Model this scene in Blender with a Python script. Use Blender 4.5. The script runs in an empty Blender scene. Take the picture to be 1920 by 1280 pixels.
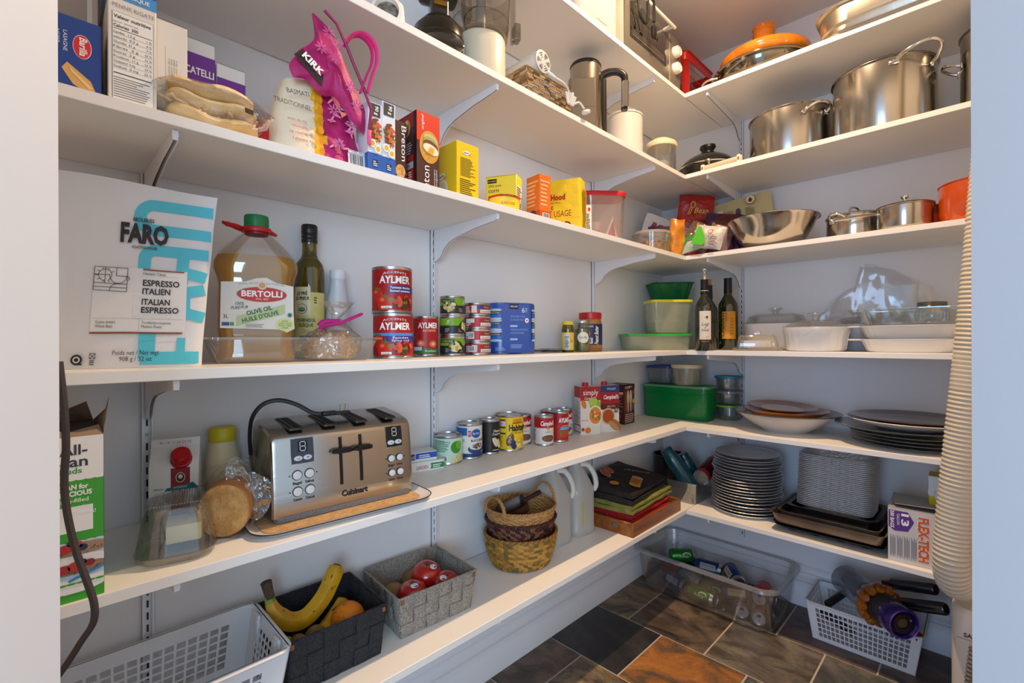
import bpy, bmesh, math, random
from mathutils import Vector, Matrix, noise

SC = bpy.context.scene
COL = SC.collection
PI = math.pi

# ---------------------------------------------------------------- camera, world, lights, exposure
SHELF_Z = dict(A=2.259, B=1.904, C=1.550, D=1.137, E=0.805, F=0.441)   # tops of the boards
LEN, LD, BD, CEIL = 2.413, 0.320, 0.414, 2.616      # back wall y, left board depth, back board depth

def make_camera():
    cam = bpy.data.cameras.new('camera'); ob = bpy.data.objects.new('camera', cam); COL.objects.link(ob)
    cam.sensor_width = 36.0; cam.lens = 36.0 * 889.3 / 1920.0; cam.clip_start = 0.02
    yaw, pit, rol = PI / 4 + .0005, -.0007, -.0033
    f = Vector((-math.sin(yaw) * math.cos(pit), math.cos(yaw) * math.cos(pit), math.sin(pit)))
    r = Vector((math.cos(yaw), math.sin(yaw), 0)); u = r.cross(f)
    R = r * math.cos(rol) + u * math.sin(rol); U = -r * math.sin(rol) + u * math.cos(rol)
    ob.matrix_world = Matrix(((R.x, U.x, -f.x, 1.25), (R.y, U.y, -f.y, 0.0), (R.z, U.z, -f.z, 1.18), (0, 0, 0, 1)))
    SC.camera = ob
make_camera()

W = bpy.data.worlds.new('daylight'); SC.world = W; W.use_nodes = True
bg = W.node_tree.nodes['Background']; bg.inputs[0].default_value = (.62, .80, 1.0, 1); bg.inputs[1].default_value = 1.1

def lamp(name, kind, loc, energy, col, size=.05, aim=None, sy=None):
    L = bpy.data.lights.new(name, kind); o = bpy.data.objects.new(name, L); COL.objects.link(o)
    o.location = loc; L.energy = energy; L.color = col
    if kind == 'AREA':
        L.size = size
        if sy: L.shape = 'RECTANGLE'; L.size_y = sy
        o.rotation_euler = (Vector(aim) - Vector(loc)).to_track_quat('-Z', 'Y').to_euler()
    else: L.shadow_soft_size = size
    return o
bulb = lamp('ceiling_downlight', 'SPOT', (.69, 1.45, 2.60), 64, (1.0, .69, .41), .018)
bulb.data.spot_size = math.radians(172); bulb.data.spot_blend = .35
bulb.data.use_nodes = True; _nt = bulb.data.node_tree; _em = _nt.nodes['Emission']; _fo = _nt.nodes.new('ShaderNodeLightFalloff'); _fo.inputs['Strength'].default_value = 1.0
_nt.links.new(_fo.outputs['Linear'], _em.inputs['Strength'])
lamp('assumed_daylight', 'AREA', (3.6, -2.0, 1.55), 84, (.54, .76, 1.0), 1.8, (.4, 1.0, .9), 1.6)  # unseen area light added for assumed daylight through the doorway; no window modelled
lamp('added_blue_daylight', 'AREA', (1.45, -2.9, 1.05), 54, (.40, .63, 1.0), 1.3, (1.0, 2.2, .6), 1.7)  # added unseen area light, turns the back wall and floor bluer
vs = SC.view_settings; vs.view_transform = 'Standard'; vs.look = 'None'; vs.gamma = 1; vs.use_curve_mapping = False
vs.exposure = 0.0
SC.cycles.transparent_max_bounces = 40; SC.cycles.max_bounces = 14; SC.cycles.diffuse_bounces = 6

# ---------------------------------------------------------------- materials
def lin(c):
    if isinstance(c, str):
        c = [int(c[i:i + 2], 16) / 255 for i in (0, 2, 4)]
        return tuple(x / 12.92 if x <= .04045 else ((x + .055) / 1.055) ** 2.4 for x in c)
    return tuple(c[:3])
MATS = {}
def M(col, rough=.5, metal=0., spec=.5, bump=None, var=None, coat=0, sss=0):
    """principled; bump=(scale,strength[,stretch xyz]); var=(scale,col2[,stretch])"""
    key = (col, rough, metal, spec, bump, var, coat, sss)
    if key in MATS: return MATS[key]
    m = bpy.data.materials.new('m_%03d' % len(MATS)); m.use_nodes = True
    nt = m.node_tree; p = nt.nodes['Principled BSDF']
    p.inputs['Base Color'].default_value = (*lin(col), 1); p.inputs['Roughness'].default_value = rough
    p.inputs['Metallic'].default_value = metal; p.inputs['Specular IOR Level'].default_value = spec
    p.inputs['Coat Weight'].default_value = coat; p.inputs['Coat Roughness'].default_value = .1
    if sss: p.inputs['Subsurface Weight'].default_value = sss; p.inputs['Subsurface Radius'].default_value = (.01, .006, .004)
    def tex(scale, stretch):
        tc = nt.nodes.new('ShaderNodeTexCoord'); mp = nt.nodes.new('ShaderNodeMapping'); n = nt.nodes.new('ShaderNodeTexNoise')
        nt.links.new(tc.outputs['Object'], mp.inputs[0]); nt.links.new(mp.outputs[0], n.inputs[0])
        mp.inputs['Scale'].default_value = stretch; n.inputs['Scale'].default_value = scale; n.inputs['Detail'].default_value = 4
        return n
    if bump:
        n = tex(bump[0], bump[2] if len(bump) > 2 else (1, 1, 1)); b = nt.nodes.new('ShaderNodeBump')
        b.inputs['Strength'].default_value = bump[1]; b.inputs['Distance'].default_value = .01
        nt.links.new(n.outputs[0], b.inputs['Height']); nt.links.new(b.outputs[0], p.inputs['Normal'])
    if var:
        n = tex(var[0], var[2] if len(var) > 2 else (1, 1, 1)); r = nt.nodes.new('ShaderNodeValToRGB')
        r.color_ramp.elements[0].position = .38; r.color_ramp.elements[1].position = .62
        r.color_ramp.elements[0].color = (*lin(col), 1); r.color_ramp.elements[1].color = (*lin(var[1]), 1)
        nt.links.new(n.outputs[0], r.inputs[0]); nt.links.new(r.outputs[0], p.inputs['Base Color'])
    MATS[key] = m
    return m
def CLEAR(tint='FFFFFF', gloss=.10, rough=.03, haze=0., hazecol='FFFFFF', bump=None):
    """thin clear plastic or glass wall: see-through, with fresnel reflections and some haze"""
    tl_ = lin(tint); tl_ = tuple(1 - (1 - x) * .35 for x in tl_) if min(tl_) > .6 else tl_
    key = ('clear', tint, gloss, rough, haze, hazecol, bump)
    if key in MATS: return MATS[key]
    m = bpy.data.materials.new('clear_%03d' % len(MATS)); m.use_nodes = True; nt = m.node_tree
    nt.nodes.clear(); out = nt.nodes.new('ShaderNodeOutputMaterial')
    tr = nt.nodes.new('ShaderNodeBsdfTransparent'); tr.inputs[0].default_value = (*tl_, 1)
    gl = nt.nodes.new('ShaderNodeBsdfGlossy'); gl.inputs['Roughness'].default_value = rough
    df = nt.nodes.new('ShaderNodeBsdfDiffuse'); df.inputs[0].default_value = (*lin(hazecol), 1)
    tl = nt.nodes.new('ShaderNodeBsdfTranslucent'); tl.inputs[0].default_value = (*lin(hazecol), 1)
    dt = nt.nodes.new('ShaderNodeMixShader'); dt.inputs[0].default_value = .4
    nt.links.new(df.outputs[0], dt.inputs[1]); nt.links.new(tl.outputs[0], dt.inputs[2])
    lw = nt.nodes.new('ShaderNodeLayerWeight'); lw.inputs[0].default_value = .35 if gloss < .12 else .48
    ma = nt.nodes.new('ShaderNodeMath'); ma.operation = 'MULTIPLY_ADD'; ma.inputs[1].default_value = .42; ma.inputs[2].default_value = gloss * .38
    nt.links.new(lw.outputs['Fresnel'], ma.inputs[0])
    m1 = nt.nodes.new('ShaderNodeMixShader'); m1.inputs[0].default_value = haze
    m2 = nt.nodes.new('ShaderNodeMixShader')
    nt.links.new(tr.outputs[0], m1.inputs[1]); nt.links.new(dt.outputs[0], m1.inputs[2])
    nt.links.new(ma.outputs[0], m2.inputs[0]); nt.links.new(m1.outputs[0], m2.inputs[1]); nt.links.new(gl.outputs[0], m2.inputs[2])
    nt.links.new(m2.outputs[0], out.inputs[0])
    if bump:
        tc = nt.nodes.new('ShaderNodeTexCoord'); n = nt.nodes.new('ShaderNodeTexNoise'); n.inputs['Scale'].default_value = bump[0]
        b = nt.nodes.new('ShaderNodeBump'); b.inputs['Strength'].default_value = bump[1]; b.inputs['Distance'].default_value = .02
        nt.links.new(tc.outputs['Object'], n.inputs[0]); nt.links.new(n.outputs[0], b.inputs['Height'])
        for s in (gl, df, lw): nt.links.new(b.outputs[0], s.inputs['Normal'])
    MATS[key] = m
    return m

WHITE = M('F2F2F0', .5); BLACK = M('17171A', .45); INK = M('26262A', .5); GREYINK = M('8A8A8E', .6)
STEEL = M('B9B4AC', .2, 1., bump=(60, .04, (1, 1, .05))); BRUSHED = M('C4BFB8', .3, 1., bump=(90, .06, (.04, 1, 1)))
CHROME = M('D8D6D2', .1, 1.); TIN = M('B8BABD', .28, 1.); FOIL = M('EEEFF1', .36, .78, bump=(120, .3))
MELAMINE = M('E9E7E4', .38, spec=.4); PAINT = M('E4E4E6', .75, spec=.3, bump=(220, .03)); BRACKET = M('E6E6EA', .35)

# ---------------------------------------------------------------- mesh builder
_TXT = {}
def glyphs(s, bold=0, ital=0):
    k = (s, bold, ital)
    if k in _TXT: return _TXT[k]
    c = bpy.data.curves.new('t', 'FONT'); c.body = s; c.size = 1; c.resolution_u = 2; c.offset = bold; c.shear = ital
    c.fill_mode = 'FRONT'
    o = bpy.data.objects.new('t', c); COL.objects.link(o)
    dg = bpy.context.evaluated_depsgraph_get(); me = bpy.data.meshes.new_from_object(o.evaluated_get(dg))
    vs_ = [(v.co.x, v.co.y) for v in me.vertices]; fs = [tuple(p.vertices) for p in me.polygons]
    bpy.data.objects.remove(o); bpy.data.meshes.remove(me); bpy.data.curves.remove(c)
    _TXT[k] = (vs_, fs)
    return _TXT[k]
def flat(o, ux, uy):
    o, ux, uy = Vector(o), Vector(ux).normalized(), Vector(uy).normalized(); n = ux.cross(uy)
    return lambda x, y, k=0: o + ux * x + uy * y + n * k
def cyl(r, ang=-90, z0=0, c=(0, 0), r2=None, h=1):
    a0 = math.radians(ang)
    def f(x, y, k=0):
        rr = r if r2 is None else r + (r2 - r) * y / h
        a = a0 + x / rr
        return Vector((c[0] + (rr + k) * math.cos(a), c[1] + (rr + k) * math.sin(a), z0 + y))
    f.curved = True
    return f
def rring(w, d, r, z, n=5, c=(0, 0)):
    """rounded rectangle ring"""
    r = max(min(r, w / 2 - 1e-5, d / 2 - 1e-5), 1e-5); P = []
    for qx, qy, a0 in ((1, 1, 0), (-1, 1, 90), (-1, -1, 180), (1, -1, 270)):
        for i in range(n + 1):
            a = math.radians(a0 + 90 * i / n)
            P.append((c[0] + qx * (w / 2 - r) + r * math.cos(a), c[1] + qy * (d / 2 - r) + r * math.sin(a), z))
    return P
class MB:
    def __init__(s): s.v = []; s.f = []; s.m = []; s.mats = []; s.X = Matrix(); s.stack = []
    def push(s, loc=(0, 0, 0), rot=(0, 0, 0), sc=(1, 1, 1)):
        s.stack.append(s.X.copy())
        R = Matrix.Rotation(math.radians(rot[2]), 4, 'Z') @ Matrix.Rotation(math.radians(rot[1]), 4, 'Y') @ Matrix.Rotation(math.radians(rot[0]), 4, 'X')
        s.X = s.X @ Matrix.Translation(loc) @ R @ Matrix.Diagonal((*sc, 1)); return s
    def pop(s): s.X = s.stack.pop(); return s
    def mi(s, m):
        if m not in s.mats: s.mats.append(m)
        return s.mats.index(m)
    def add(s, vs_, fs, m):
        n = len(s.v); X = s.X
        s.v += [tuple(X @ Vector(v)) for v in vs_]; s.f += [tuple(i + n for i in f) for f in fs]
        k = s.mi(m); s.m += [k] * len(fs); return s
    def box(s, c, sz, m, bev=0, seg=2):
        x, y, z = sz[0] / 2, sz[1] / 2, sz[2] / 2
        if not bev:
            V = [(c[0] + a * x, c[1] + b * y, c[2] + d * z) for d in (-1, 1) for b in (-1, 1) for a in (-1, 1)]
            return s.add(V, [(0, 2, 3, 1), (4, 5, 7, 6), (0, 1, 5, 4), (1, 3, 7, 5), (3, 2, 6, 7), (2, 0, 4, 6)], m)
        b = bmesh.new(); bmesh.ops.create_cube(b, size=1)
        for v in b.verts: v.co = Vector((v.co.x * sz[0], v.co.y * sz[1], v.co.z * sz[2])) + Vector(c)
        bmesh.ops.bevel(b, geom=b.edges[:], offset=bev, segments=seg, affect='EDGES', profile=.5)
        b.verts.index_update(); s.add([v.co[:] for v in b.verts], [tuple(v.index for v in f.verts) for f in b.faces], m); b.free(); return s
    def loft(s, rings, m, cap0=True, cap1=True, closed=True):
        n = len(rings[0]); V = [p for r in rings for p in r]; F = []
        for i in range(len(rings) - 1):
            for j in range(n if closed else n - 1):
                k = (j + 1) % n; F.append((i * n + j, i * n + k, (i + 1) * n + k, (i + 1) * n + j))
        if cap0: F.append(tuple(range(n - 1, -1, -1)))
        if cap1: F.append(tuple((len(rings) - 1) * n + j for j in range(n)))
        return s.add(V, F, m)
    def lathe(s, prof, m, seg=40, c=(0, 0, 0), sx=1, sy=1, cap0=True, cap1=True):
        R = [[(c[0] + r * sx * math.cos(2 * PI * j / seg), c[1] + r * sy * math.sin(2 * PI * j / seg), c[2] + z) for j in range(seg)] for r, z in prof]
        return s.loft(R, m, cap0 and prof[0][0] > 1e-6, cap1 and prof[-1][0] > 1e-6)
    def rloft(s, secs, m, cap0=True, cap1=True, n=5):
        """secs: (w, d, r, z) rounded rectangles"""
        return s.loft([rring(*q, n=n) for q in secs], m, cap0, cap1)
    def tube(s, pts, r, m, seg=8, closed=False, cap=True, flatness=1):
        P = [Vector(p) for p in pts]; n = len(P); R = []; up = None
        for i, p in enumerate(P):
            a = P[(i - 1) % n] if (i or closed) else P[0]; b = P[(i + 1) % n] if (i < n - 1 or closed) else P[-1]
            t = (b - a).normalized()
            if up is None: up = t.orthogonal().normalized()
            up = (up - t * up.dot(t)); up = up.normalized() if up.length > 1e-6 else t.orthogonal().normalized()
            w = t.cross(up); rr = r[i] if isinstance(r, (list, tuple)) else r
            R.append([p + (up * math.cos(2 * PI * j / seg) + w * flatness * math.sin(2 * PI * j / seg)) * rr for j in range(seg)])
        if closed: R.append(R[0])
        return s.loft(R, m, cap and not closed, cap and not closed)
    def grid(s, fn, nu, nv, m, wrap=False):
        V = [fn(i / nu, j / nv) for j in range(nv + 1) for i in range(nu + (0 if wrap else 1))]; w = nu + (0 if wrap else 1); F = []
        for j in range(nv):
            for i in range(nu): F.append((j * w + i, j * w + (i + 1) % w, (j + 1) * w + (i + 1) % w, (j + 1) * w + i))
        return s.add(V, F, m)
    # printing on a face map
    def rect(s, fm, x0, y0, x1, y1, m, o=.0004):
        n = max(1, int(abs(x1 - x0) / .006)) if hasattr(fm, 'curved') else 1
        V = []; F = []
        for i in range(n + 1):
            x = x0 + (x1 - x0) * i / n; V += [fm(x, y0, o), fm(x, y1, o)]
        for i in range(n): F.append((2 * i, 2 * i + 2, 2 * i + 3, 2 * i + 1))
        return s.add(V, F, m)
    def poly(s, fm, pts, m, o=.0005): return s.add([fm(x, y, o) for x, y in pts], [tuple(range(len(pts)))], m)
    def disc(s, fm, cx, cy, rx, ry, m, o=.0006, seg=24, rot=0, a0=0, a1=360):
        V = [fm(cx, cy, o)]; F = []; K = 3; c_, s_ = math.cos(math.radians(rot)), math.sin(math.radians(rot)); full = a1 - a0 >= 360
        N = seg if full else seg + 1
        for k in range(1, K + 1):
            for j in range(N):
                a = math.radians(a0 + (a1 - a0) * j / seg); x, y = rx * k / K * math.cos(a), ry * k / K * math.sin(a)
                V.append(fm(cx + x * c_ - y * s_, cy + x * s_ + y * c_, o))
        for j in range(seg):
            j2 = (j + 1) % N; F.append((0, 1 + j, 1 + j2))
            for k in range(K - 1): F.append((1 + k * N + j, 1 + (k + 1) * N + j, 1 + (k + 1) * N + j2, 1 + k * N + j2))
        return s.add(V, F, m)
    def text(s, fm, t, x, y, h, m, w=None, al='C', rot=0, bold=.0, ital=0, o=.0009, arc=0):
        V, F = glyphs(t, bold, ital)
        if not V: return s
        x0, x1 = min(v[0] for v in V), max(v[0] for v in V); k = h / .69
        kx = w / (x1 - x0) if w else k; W_ = (x1 - x0) * kx
        ox = {'C': -W_ / 2, 'L': 0, 'R': -W_}[al]; c_, s_ = math.cos(math.radians(rot)), math.sin(math.radians(rot)); P = []
        for a, b in V:
            px, py = ox + (a - x0) * kx, b * k
            if arc: py += arc * (1 - (2 * px / W_) ** 2)
            P.append(fm(x + px * c_ - py * s_, y + px * s_ + py * c_, o))
        return s.add(P, F, m)
    def lines(s, fm, x0, y0, x1, y1, n, m, seed=1, o=.0007, fill=.45):
        R = random.Random(seed); dy = (y1 - y0) / n
        for i in range(n):
            e = x0 + (x1 - x0) * R.uniform(.6, 1); s.rect(fm, x0, y0 + i * dy, e, y0 + i * dy + dy * fill, m, o)
        return s
    def barcode(s, fm, x0, y0, x1, y1, seed=3):
        s.rect(fm, x0, y0, x1, y1, WHITE, .0007); R = random.Random(seed); x = x0 + .08 * (x1 - x0)
        while x < x1 - .08 * (x1 - x0):
            w = (x1 - x0) * R.choice((.012, .02, .03)); s.rect(fm, x, y0 + .15 * (y1 - y0), x + w, y1 - .05 * (y1 - y0), INK, .0011); x += w + (x1 - x0) * R.choice((.015, .025, .035))
        return s
    def build(s, name, parent=None, smooth=True, loc=None, rz=0, shade=.7):
        me = bpy.data.meshes.new(name); me.from_pydata(s.v, [], s.f); me.polygons.foreach_set('material_index', s.m)
        for m in s.mats: me.materials.append(m)
        if smooth: me.polygons.foreach_set('use_smooth', [True] * len(s.f)); me.set_sharp_from_angle(angle=shade)
        me.update(); o = bpy.data.objects.new(name, me); COL.objects.link(o)
        if parent: o.parent = parent
        if loc: o.location = loc; o.rotation_euler = (0, 0, math.radians(rz))
        return o
def tag(o, label, cat, group=None):
    o['label'] = label; o['category'] = cat
    if group: o['group'] = group
    return o
def thing(name, label, cat, loc=(0, 0, 0), rz=0, group=None, rot=None):
    o = bpy.data.objects.new(name, None); COL.objects.link(o); o.empty_display_size = .05
    o.location = loc; o.rotation_euler = [math.radians(a) for a in rot] if rot else (0, 0, math.radians(rz))
    return tag(o, label, cat, group)
def solo(mb, name, label, cat, loc, rz=0, group=None): return tag(mb.build(name, None, loc=loc, rz=rz), label, cat, group)
def struct(mb, name):
    o = mb.build(name); o['kind'] = 'structure'; return o
def dup(root, loc, rz, label, group=None):
    def cp(o, par):
        c = o.copy(); COL.objects.link(c)
        if par: c.parent = par
        for ch in list(o.children): cp(ch, c)
        return c
    r = cp(root, None); r.location = loc; r.rotation_euler = (0, 0, math.radians(rz)); r['label'] = label
    if group: r['group'] = group
    return r
def faces(w, d, h):
    """front, left, right, top maps of a carton standing on its base centre; x from -w/2, y from 0"""
    return dict(F=flat((0, -d / 2, 0), (1, 0, 0), (0, 0, 1)), L=flat((-w / 2, 0, 0), (0, -1, 0), (0, 0, 1)),
                R=flat((w / 2, 0, 0), (0, 1, 0), (0, 0, 1)), T=flat((0, 0, h), (1, 0, 0), (0, 1, 0)))
def P(col): return M(col, .42, spec=.4)
def arcpts(c, r, a0, a1, n, plane='xz', k=1.):
    o = []
    for i in range(n + 1):
        a = math.radians(a0 + (a1 - a0) * i / n); x, y = r * math.cos(a), r * k * math.sin(a)
        o.append({'xz': (c[0] + x, c[1], c[2] + y), 'yz': (c[0], c[1] + x, c[2] + y), 'xy': (c[0] + x, c[1] + y, c[2])}[plane])
    return o
def spline(pts, n=6):
    """catmull-rom through the points"""
    Q = [Vector(p) for p in pts]; Q = [Q[0] * 2 - Q[1]] + Q + [Q[-1] * 2 - Q[-2]]; out = []
    for i in range(1, len(Q) - 2):
        for j in range(n):
            t = j / n; a, b, c, d = Q[i - 1:i + 3]
            out.append(.5 * ((2 * b) + (c - a) * t + (2 * a - 5 * b + 4 * c - d) * t * t + (3 * b - a - 3 * c + d) * t ** 3))
    out.append(Q[-2]); return out
# ---------------------------------------------------------------- the room
def slab(name, x0, x1, y0, y1, z0, z1, m):
    b = MB(); b.box(((x0 + x1) / 2, (y0 + y1) / 2, (z0 + z1) / 2), (x1 - x0, y1 - y0, z1 - z0), m); return struct(b, name)
XR = 1.75
slab('wall_left', -.1, 0, -.8, LEN + .1, 0, CEIL, PAINT)
slab('wall_back', 0, XR, LEN, LEN + .1, 0, CEIL, PAINT)
slab('wall_right', XR, XR + .1, .9, LEN + .1, 0, CEIL, PAINT)
slab('ceiling', -.1, XR + .1, -.9, LEN + .1, CEIL, CEIL + .1, M('DEDBD8', .8, spec=.2, bump=(180, .05)))

# slate floor, every tile a face patch with its own stone, grout below
def slate(a, b, c, seed):
    m = bpy.data.materials.new('slate_%d' % seed); m.use_nodes = True; nt = m.node_tree; p = nt.nodes['Principled BSDF']
    tc = nt.nodes.new('ShaderNodeTexCoord'); mp = nt.nodes.new('ShaderNodeMapping'); mp.inputs['Location'].default_value = (seed * 3.1, seed * 1.7, 0)
    mp.inputs['Rotation'].default_value = (0, 0, seed * .9); mp.inputs['Scale'].default_value = (1, 1.7, 1)
    n = nt.nodes.new('ShaderNodeTexNoise'); n.inputs['Scale'].default_value = 5.5; n.inputs['Detail'].default_value = 9; n.inputs['Roughness'].default_value = .62; n.inputs['Distortion'].default_value = 1.1
    r = nt.nodes.new('ShaderNodeValToRGB'); E = r.color_ramp.elements
    E[0].position = .36; E[0].color = (*lin(a), 1); E[1].position = .66; E[1].color = (*lin(c), 1); e = E.new(.5); e.color = (*lin(b), 1)
    n2 = nt.nodes.new('ShaderNodeTexNoise'); n2.inputs['Scale'].default_value = 90; n2.inputs['Detail'].default_value = 5
    mx = nt.nodes.new('ShaderNodeMixRGB'); mx.blend_type = 'OVERLAY'; mx.inputs[0].default_value = .55
    ad = nt.nodes.new('ShaderNodeMath'); ad.operation = 'ADD'; bp = nt.nodes.new('ShaderNodeBump'); bp.inputs['Strength'].default_value = .35; bp.inputs['Distance'].default_value = .008
    for x, y in ((tc.outputs['Object'], mp.inputs[0]), (mp.outputs[0], n.inputs[0]), (mp.outputs[0], n2.inputs[0]), (n.outputs[0], r.inputs[0]), (r.outputs[0], mx.inputs[1]),
                 (n2.outputs['Color'], mx.inputs[2]), (mx.outputs[0], p.inputs['Base Color']), (n.outputs[0], ad.inputs[0]), (n2.outputs[0], ad.inputs[1]), (ad.outputs[0], bp.inputs['Height']), (bp.outputs[0], p.inputs['Normal'])): nt.links.new(x, y)
    p.inputs['Roughness'].default_value = .42
    return m
fl = MB(); fl.box(((XR) / 2, .8, -.03), (XR + 3.4, 5.2, .054), M('B9AFA3', .8))
STONE = dict(d=slate('1D1B1E', '2B2829', '3B3735', 1), n=slate('4A4238', '6A6257', '857B6C', 2), o=slate('5A4A38', '9A6430', 'B57838', 3),
             g=slate('3E3F40', '54524E', '8A7F6A', 4), b=slate('2A2522', '56473A', '776654', 5), t=slate('3F3931', '75654E', '96815F', 6), r=slate('3B3330', '5D4A42', '6E5C50', 7))
T = .3245; rows = {1: ['d', 'o', 'g', 'n', 'b', 't'], 2: ['b', 'n', 'g', 'r', 'd', 't'], 0: ['t', 'g', 'n', 'd', 'o', 'b'], 3: ['n', 'b', 'r', 'r', 'g', 'd']}
for j in range(-5, 4):
    y0 = 1.4435 + (j - 1) * T; x0 = (.325 if j % 2 else .494) - 2 * T
    for i in range(-1, 8):
        k = rows.get(j, None); kk = k[(i - 1) % 6] if k else 'dnogbtr'[(i * 3 + j * 5) % 7]
        xa, xb, ya, yb = x0 + i * T + .003, x0 + (i + 1) * T - .003, y0 + .003, y0 + T - .003
        fl.add([(xa, ya, -.003), (xb, ya, -.003), (xb, yb, -.003), (xa, yb, -.003), (xa + .002, ya + .002, 0), (xb - .002, ya + .002, 0), (xb - .002, yb - .002, 0), (xa + .002, yb - .002, 0)],
               [(4, 5, 6, 7), (0, 1, 5, 4), (1, 2, 6, 5), (2, 3, 7, 6), (3, 0, 4, 7)], STONE[kk])
struct(fl, 'floor')

# baseboards: tall moulded profile
BBP = [(0, 0), (.020, 0), (.020, .076), (.017, .080), (.017, .108), (.023, .115), (.023, .123), (.011, .134), (.011, .148), (.018, .155), (.016, .166), (.006, .178), (0, .182)]
def baseboard(name, horizontal, a0, a1):
    b = MB(); R = []
    for t in (a0, a1): R.append([((d, t, z) if not horizontal else (t, LEN - d, z)) for d, z in BBP])
    b.loft(R, M('E2E2E6', .45)); return struct(b, name)
baseboard('baseboard_left', False, -.8, LEN); baseboard('baseboard_back', True, 0, XR)

# angled front wall with the doorway the photograph looks through
FW = Vector((-math.sqrt(.5), math.sqrt(.5), 0)); RT = Vector((math.sqrt(.5), math.sqrt(.5), 0)); C0 = Vector((1.25, 0, 0))
def slanted(name, l0, l1, d0, d1, z0, z1, m, kind=True):
    b = MB(); V = []
    for z in (z0, z1):
        for l, d in ((l0, d0), (l1, d0), (l1, d1), (l0, d1)): V.append(tuple(C0 + RT * l + FW * d + Vector((0, 0, z))))
    b.add(V, [(3, 2, 1, 0), (4, 5, 6, 7), (0, 1, 5, 4), (1, 2, 6, 5), (2, 3, 7, 6), (3, 0, 4, 7)], m)
    o = b.build(name); o['kind'] = 'structure'; return o
JL, JR, DF, DN = -.4015, .4065, .42, .26
JAMB = M('DCDCDE', .6)
slanted('wall_front_left', -1.35, JL - .02, DN + .01, DF - .01, 0, CEIL, PAINT); slanted('wall_front_right', JR + .02, 1.3, DN + .01, DF - .01, 0, CEIL, PAINT)
slanted('wall_front_top', JL - .02, JR + .02, DN + .01, DF - .01, 2.3, CEIL, PAINT)
slanted('trim_1', JL - .02, JL, DN, DF, 0, 2.28, JAMB); slanted('trim_2', JR, JR + .02, DN, DF, 0, 2.28, JAMB); slanted('trim_3', JL - .02, JR + .02, DN, DF, 2.28, 2.3, JAMB)

# ---------------------------------------------------------------- shelf boards, rails, brackets
CARRY_L = dict(A='white toaster oven', B='food processor and steel kettle', C='pasta boxes and rice bag', D='coffee bag and cooking oil', E='steel toaster and soup cans', F='fruit baskets and wicker baskets')
CARRY_B = dict(A='orange tagine lid and roasting pan', B='large steel stock pots', C='steel mixing bowl and orange pots', D='white casseroles and glass dishes', E='brown platters and white bowl', F='foil pans and trash bag box')
for k, z in SHELF_Z.items():
    b = MB(); b.box((LD / 2 + .003, 1.003, z - .0095), (LD - .006, 2.82, .019), MELAMINE, .0012, 1)
    if k == 'C':
        fm = flat((.2, .93, z - .019), (0, 1, 0), (1, 0, 0)); b.text(fm, 'N 75C 25', 0, 0, .008, GREYINK); b.lines(fm, -.02, -.014, .02, -.004, 2, GREYINK)
    solo(b, 'shelf_board', 'white left wall shelf board carrying the ' + CARRY_L[k], 'shelf', (0, 0, 0), group='white shelf boards')
    b = MB(); b.box((.32 + (XR - .324) / 2 + .001, LEN - BD / 2 - .001, z - .0095), (XR - .326, BD - .006, .019), MELAMINE, .0012, 1)
    solo(b, 'shelf_board', 'white back wall shelf board carrying the ' + CARRY_B[k], 'shelf', (0, 0, 0), group='white shelf boards')
SLOT_SHADE = M('2B2B30', .7)  # slots are not cut; dark bars paint the shade inside them
def rail(label, loc, rz):
    b = MB(); z0, z1 = .23, 2.5
    b.box((0, -.0015, (z0 + z1) / 2), (.019, .003, z1 - z0), BRACKET); b.box((-.008, -.006, (z0 + z1) / 2), (.003, .012, z1 - z0), BRACKET); b.box((.008, -.006, (z0 + z1) / 2), (.003, .012, z1 - z0), BRACKET)
    z = z0 + .02; i = 0
    while z < z1 - .02:
        if i % 6 == 5: b.lathe([(.0035, 0), (.003, .0015), (0, .002)], GREYINK, 10, c=(0, 0, 0)) if False else b.box((0, -.0034, z), (.006, .001, .006), M('9A9AA0', .3, 1.), .0003, 1)
        else: b.box((0, -.0032, z), (.0036, .0006, .015), SLOT_SHADE)
        z += .0254; i += 1
    return solo(b, 'shelf_rail', label, 'rail', loc, rz, 'slotted shelf rails')
RAILY = (.161, .891, 1.760); RNAME = ('rail beside the coffee bag', 'middle left wall rail', 'rail nearest the corner')
for y, n in zip(RAILY, ('white slotted rail on left wall behind the coffee bag', 'white slotted rail on left wall behind the green bean cans', 'white slotted rail on left wall nearest the corner')): rail(n, (0.0005, y, 0), 90)
rail('white slotted rail on back wall right of the wine bottles', (.412, LEN - .0005, 0), 0)
def bracket(label, loc, rz, L, top):
    """arm under a board: deep at the wall, concave sweep to a thin tip"""
    b = MB(); pts = [(.013, 0), (L, 0), (L, -.012), (L - .008, -.019), (L - .1, -.026), (.115, -.040), (.085, -.050), (.062, -.066), (.045, -.088), (.030, -.096), (.013, -.100)]
    for sx in (-.0042, .003): b.loft([[(sx, -u, w) for u, w in pts], [(sx + .0014, -u, w) for u, w in pts]], BRACKET)
    b.box((0, -L / 2, -.0012), (.0085, L - .03, .0014), BRACKET)
    b.box((0, -L + .002, -.009), (.009, .0035, .017), BRACKET, .0012, 1)
    return solo(b, 'shelf_bracket', label, 'bracket', (loc[0], loc[1], top), rz, 'white shelf brackets')
def where(k, s): return {'A': 'tagine', 'B': 'kettle', 'C': 'pasta and rice', 'D': 'coffee and oil', 'E': 'toaster', 'F': 'wicker basket'}[k]
for y, n, ks in zip(RAILY, ('at left, nearest the doorway,', 'at middle of left wall', 'at left wall just before the corner'), ('BCDEF', 'ABCDEF', 'ABCDEF')):
    for k in ks: bracket('white bracket %s under the %s shelf' % (n, where(k, 0)), (.001, y, 0), 90, .305, SHELF_Z[k] - .0192)
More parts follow.
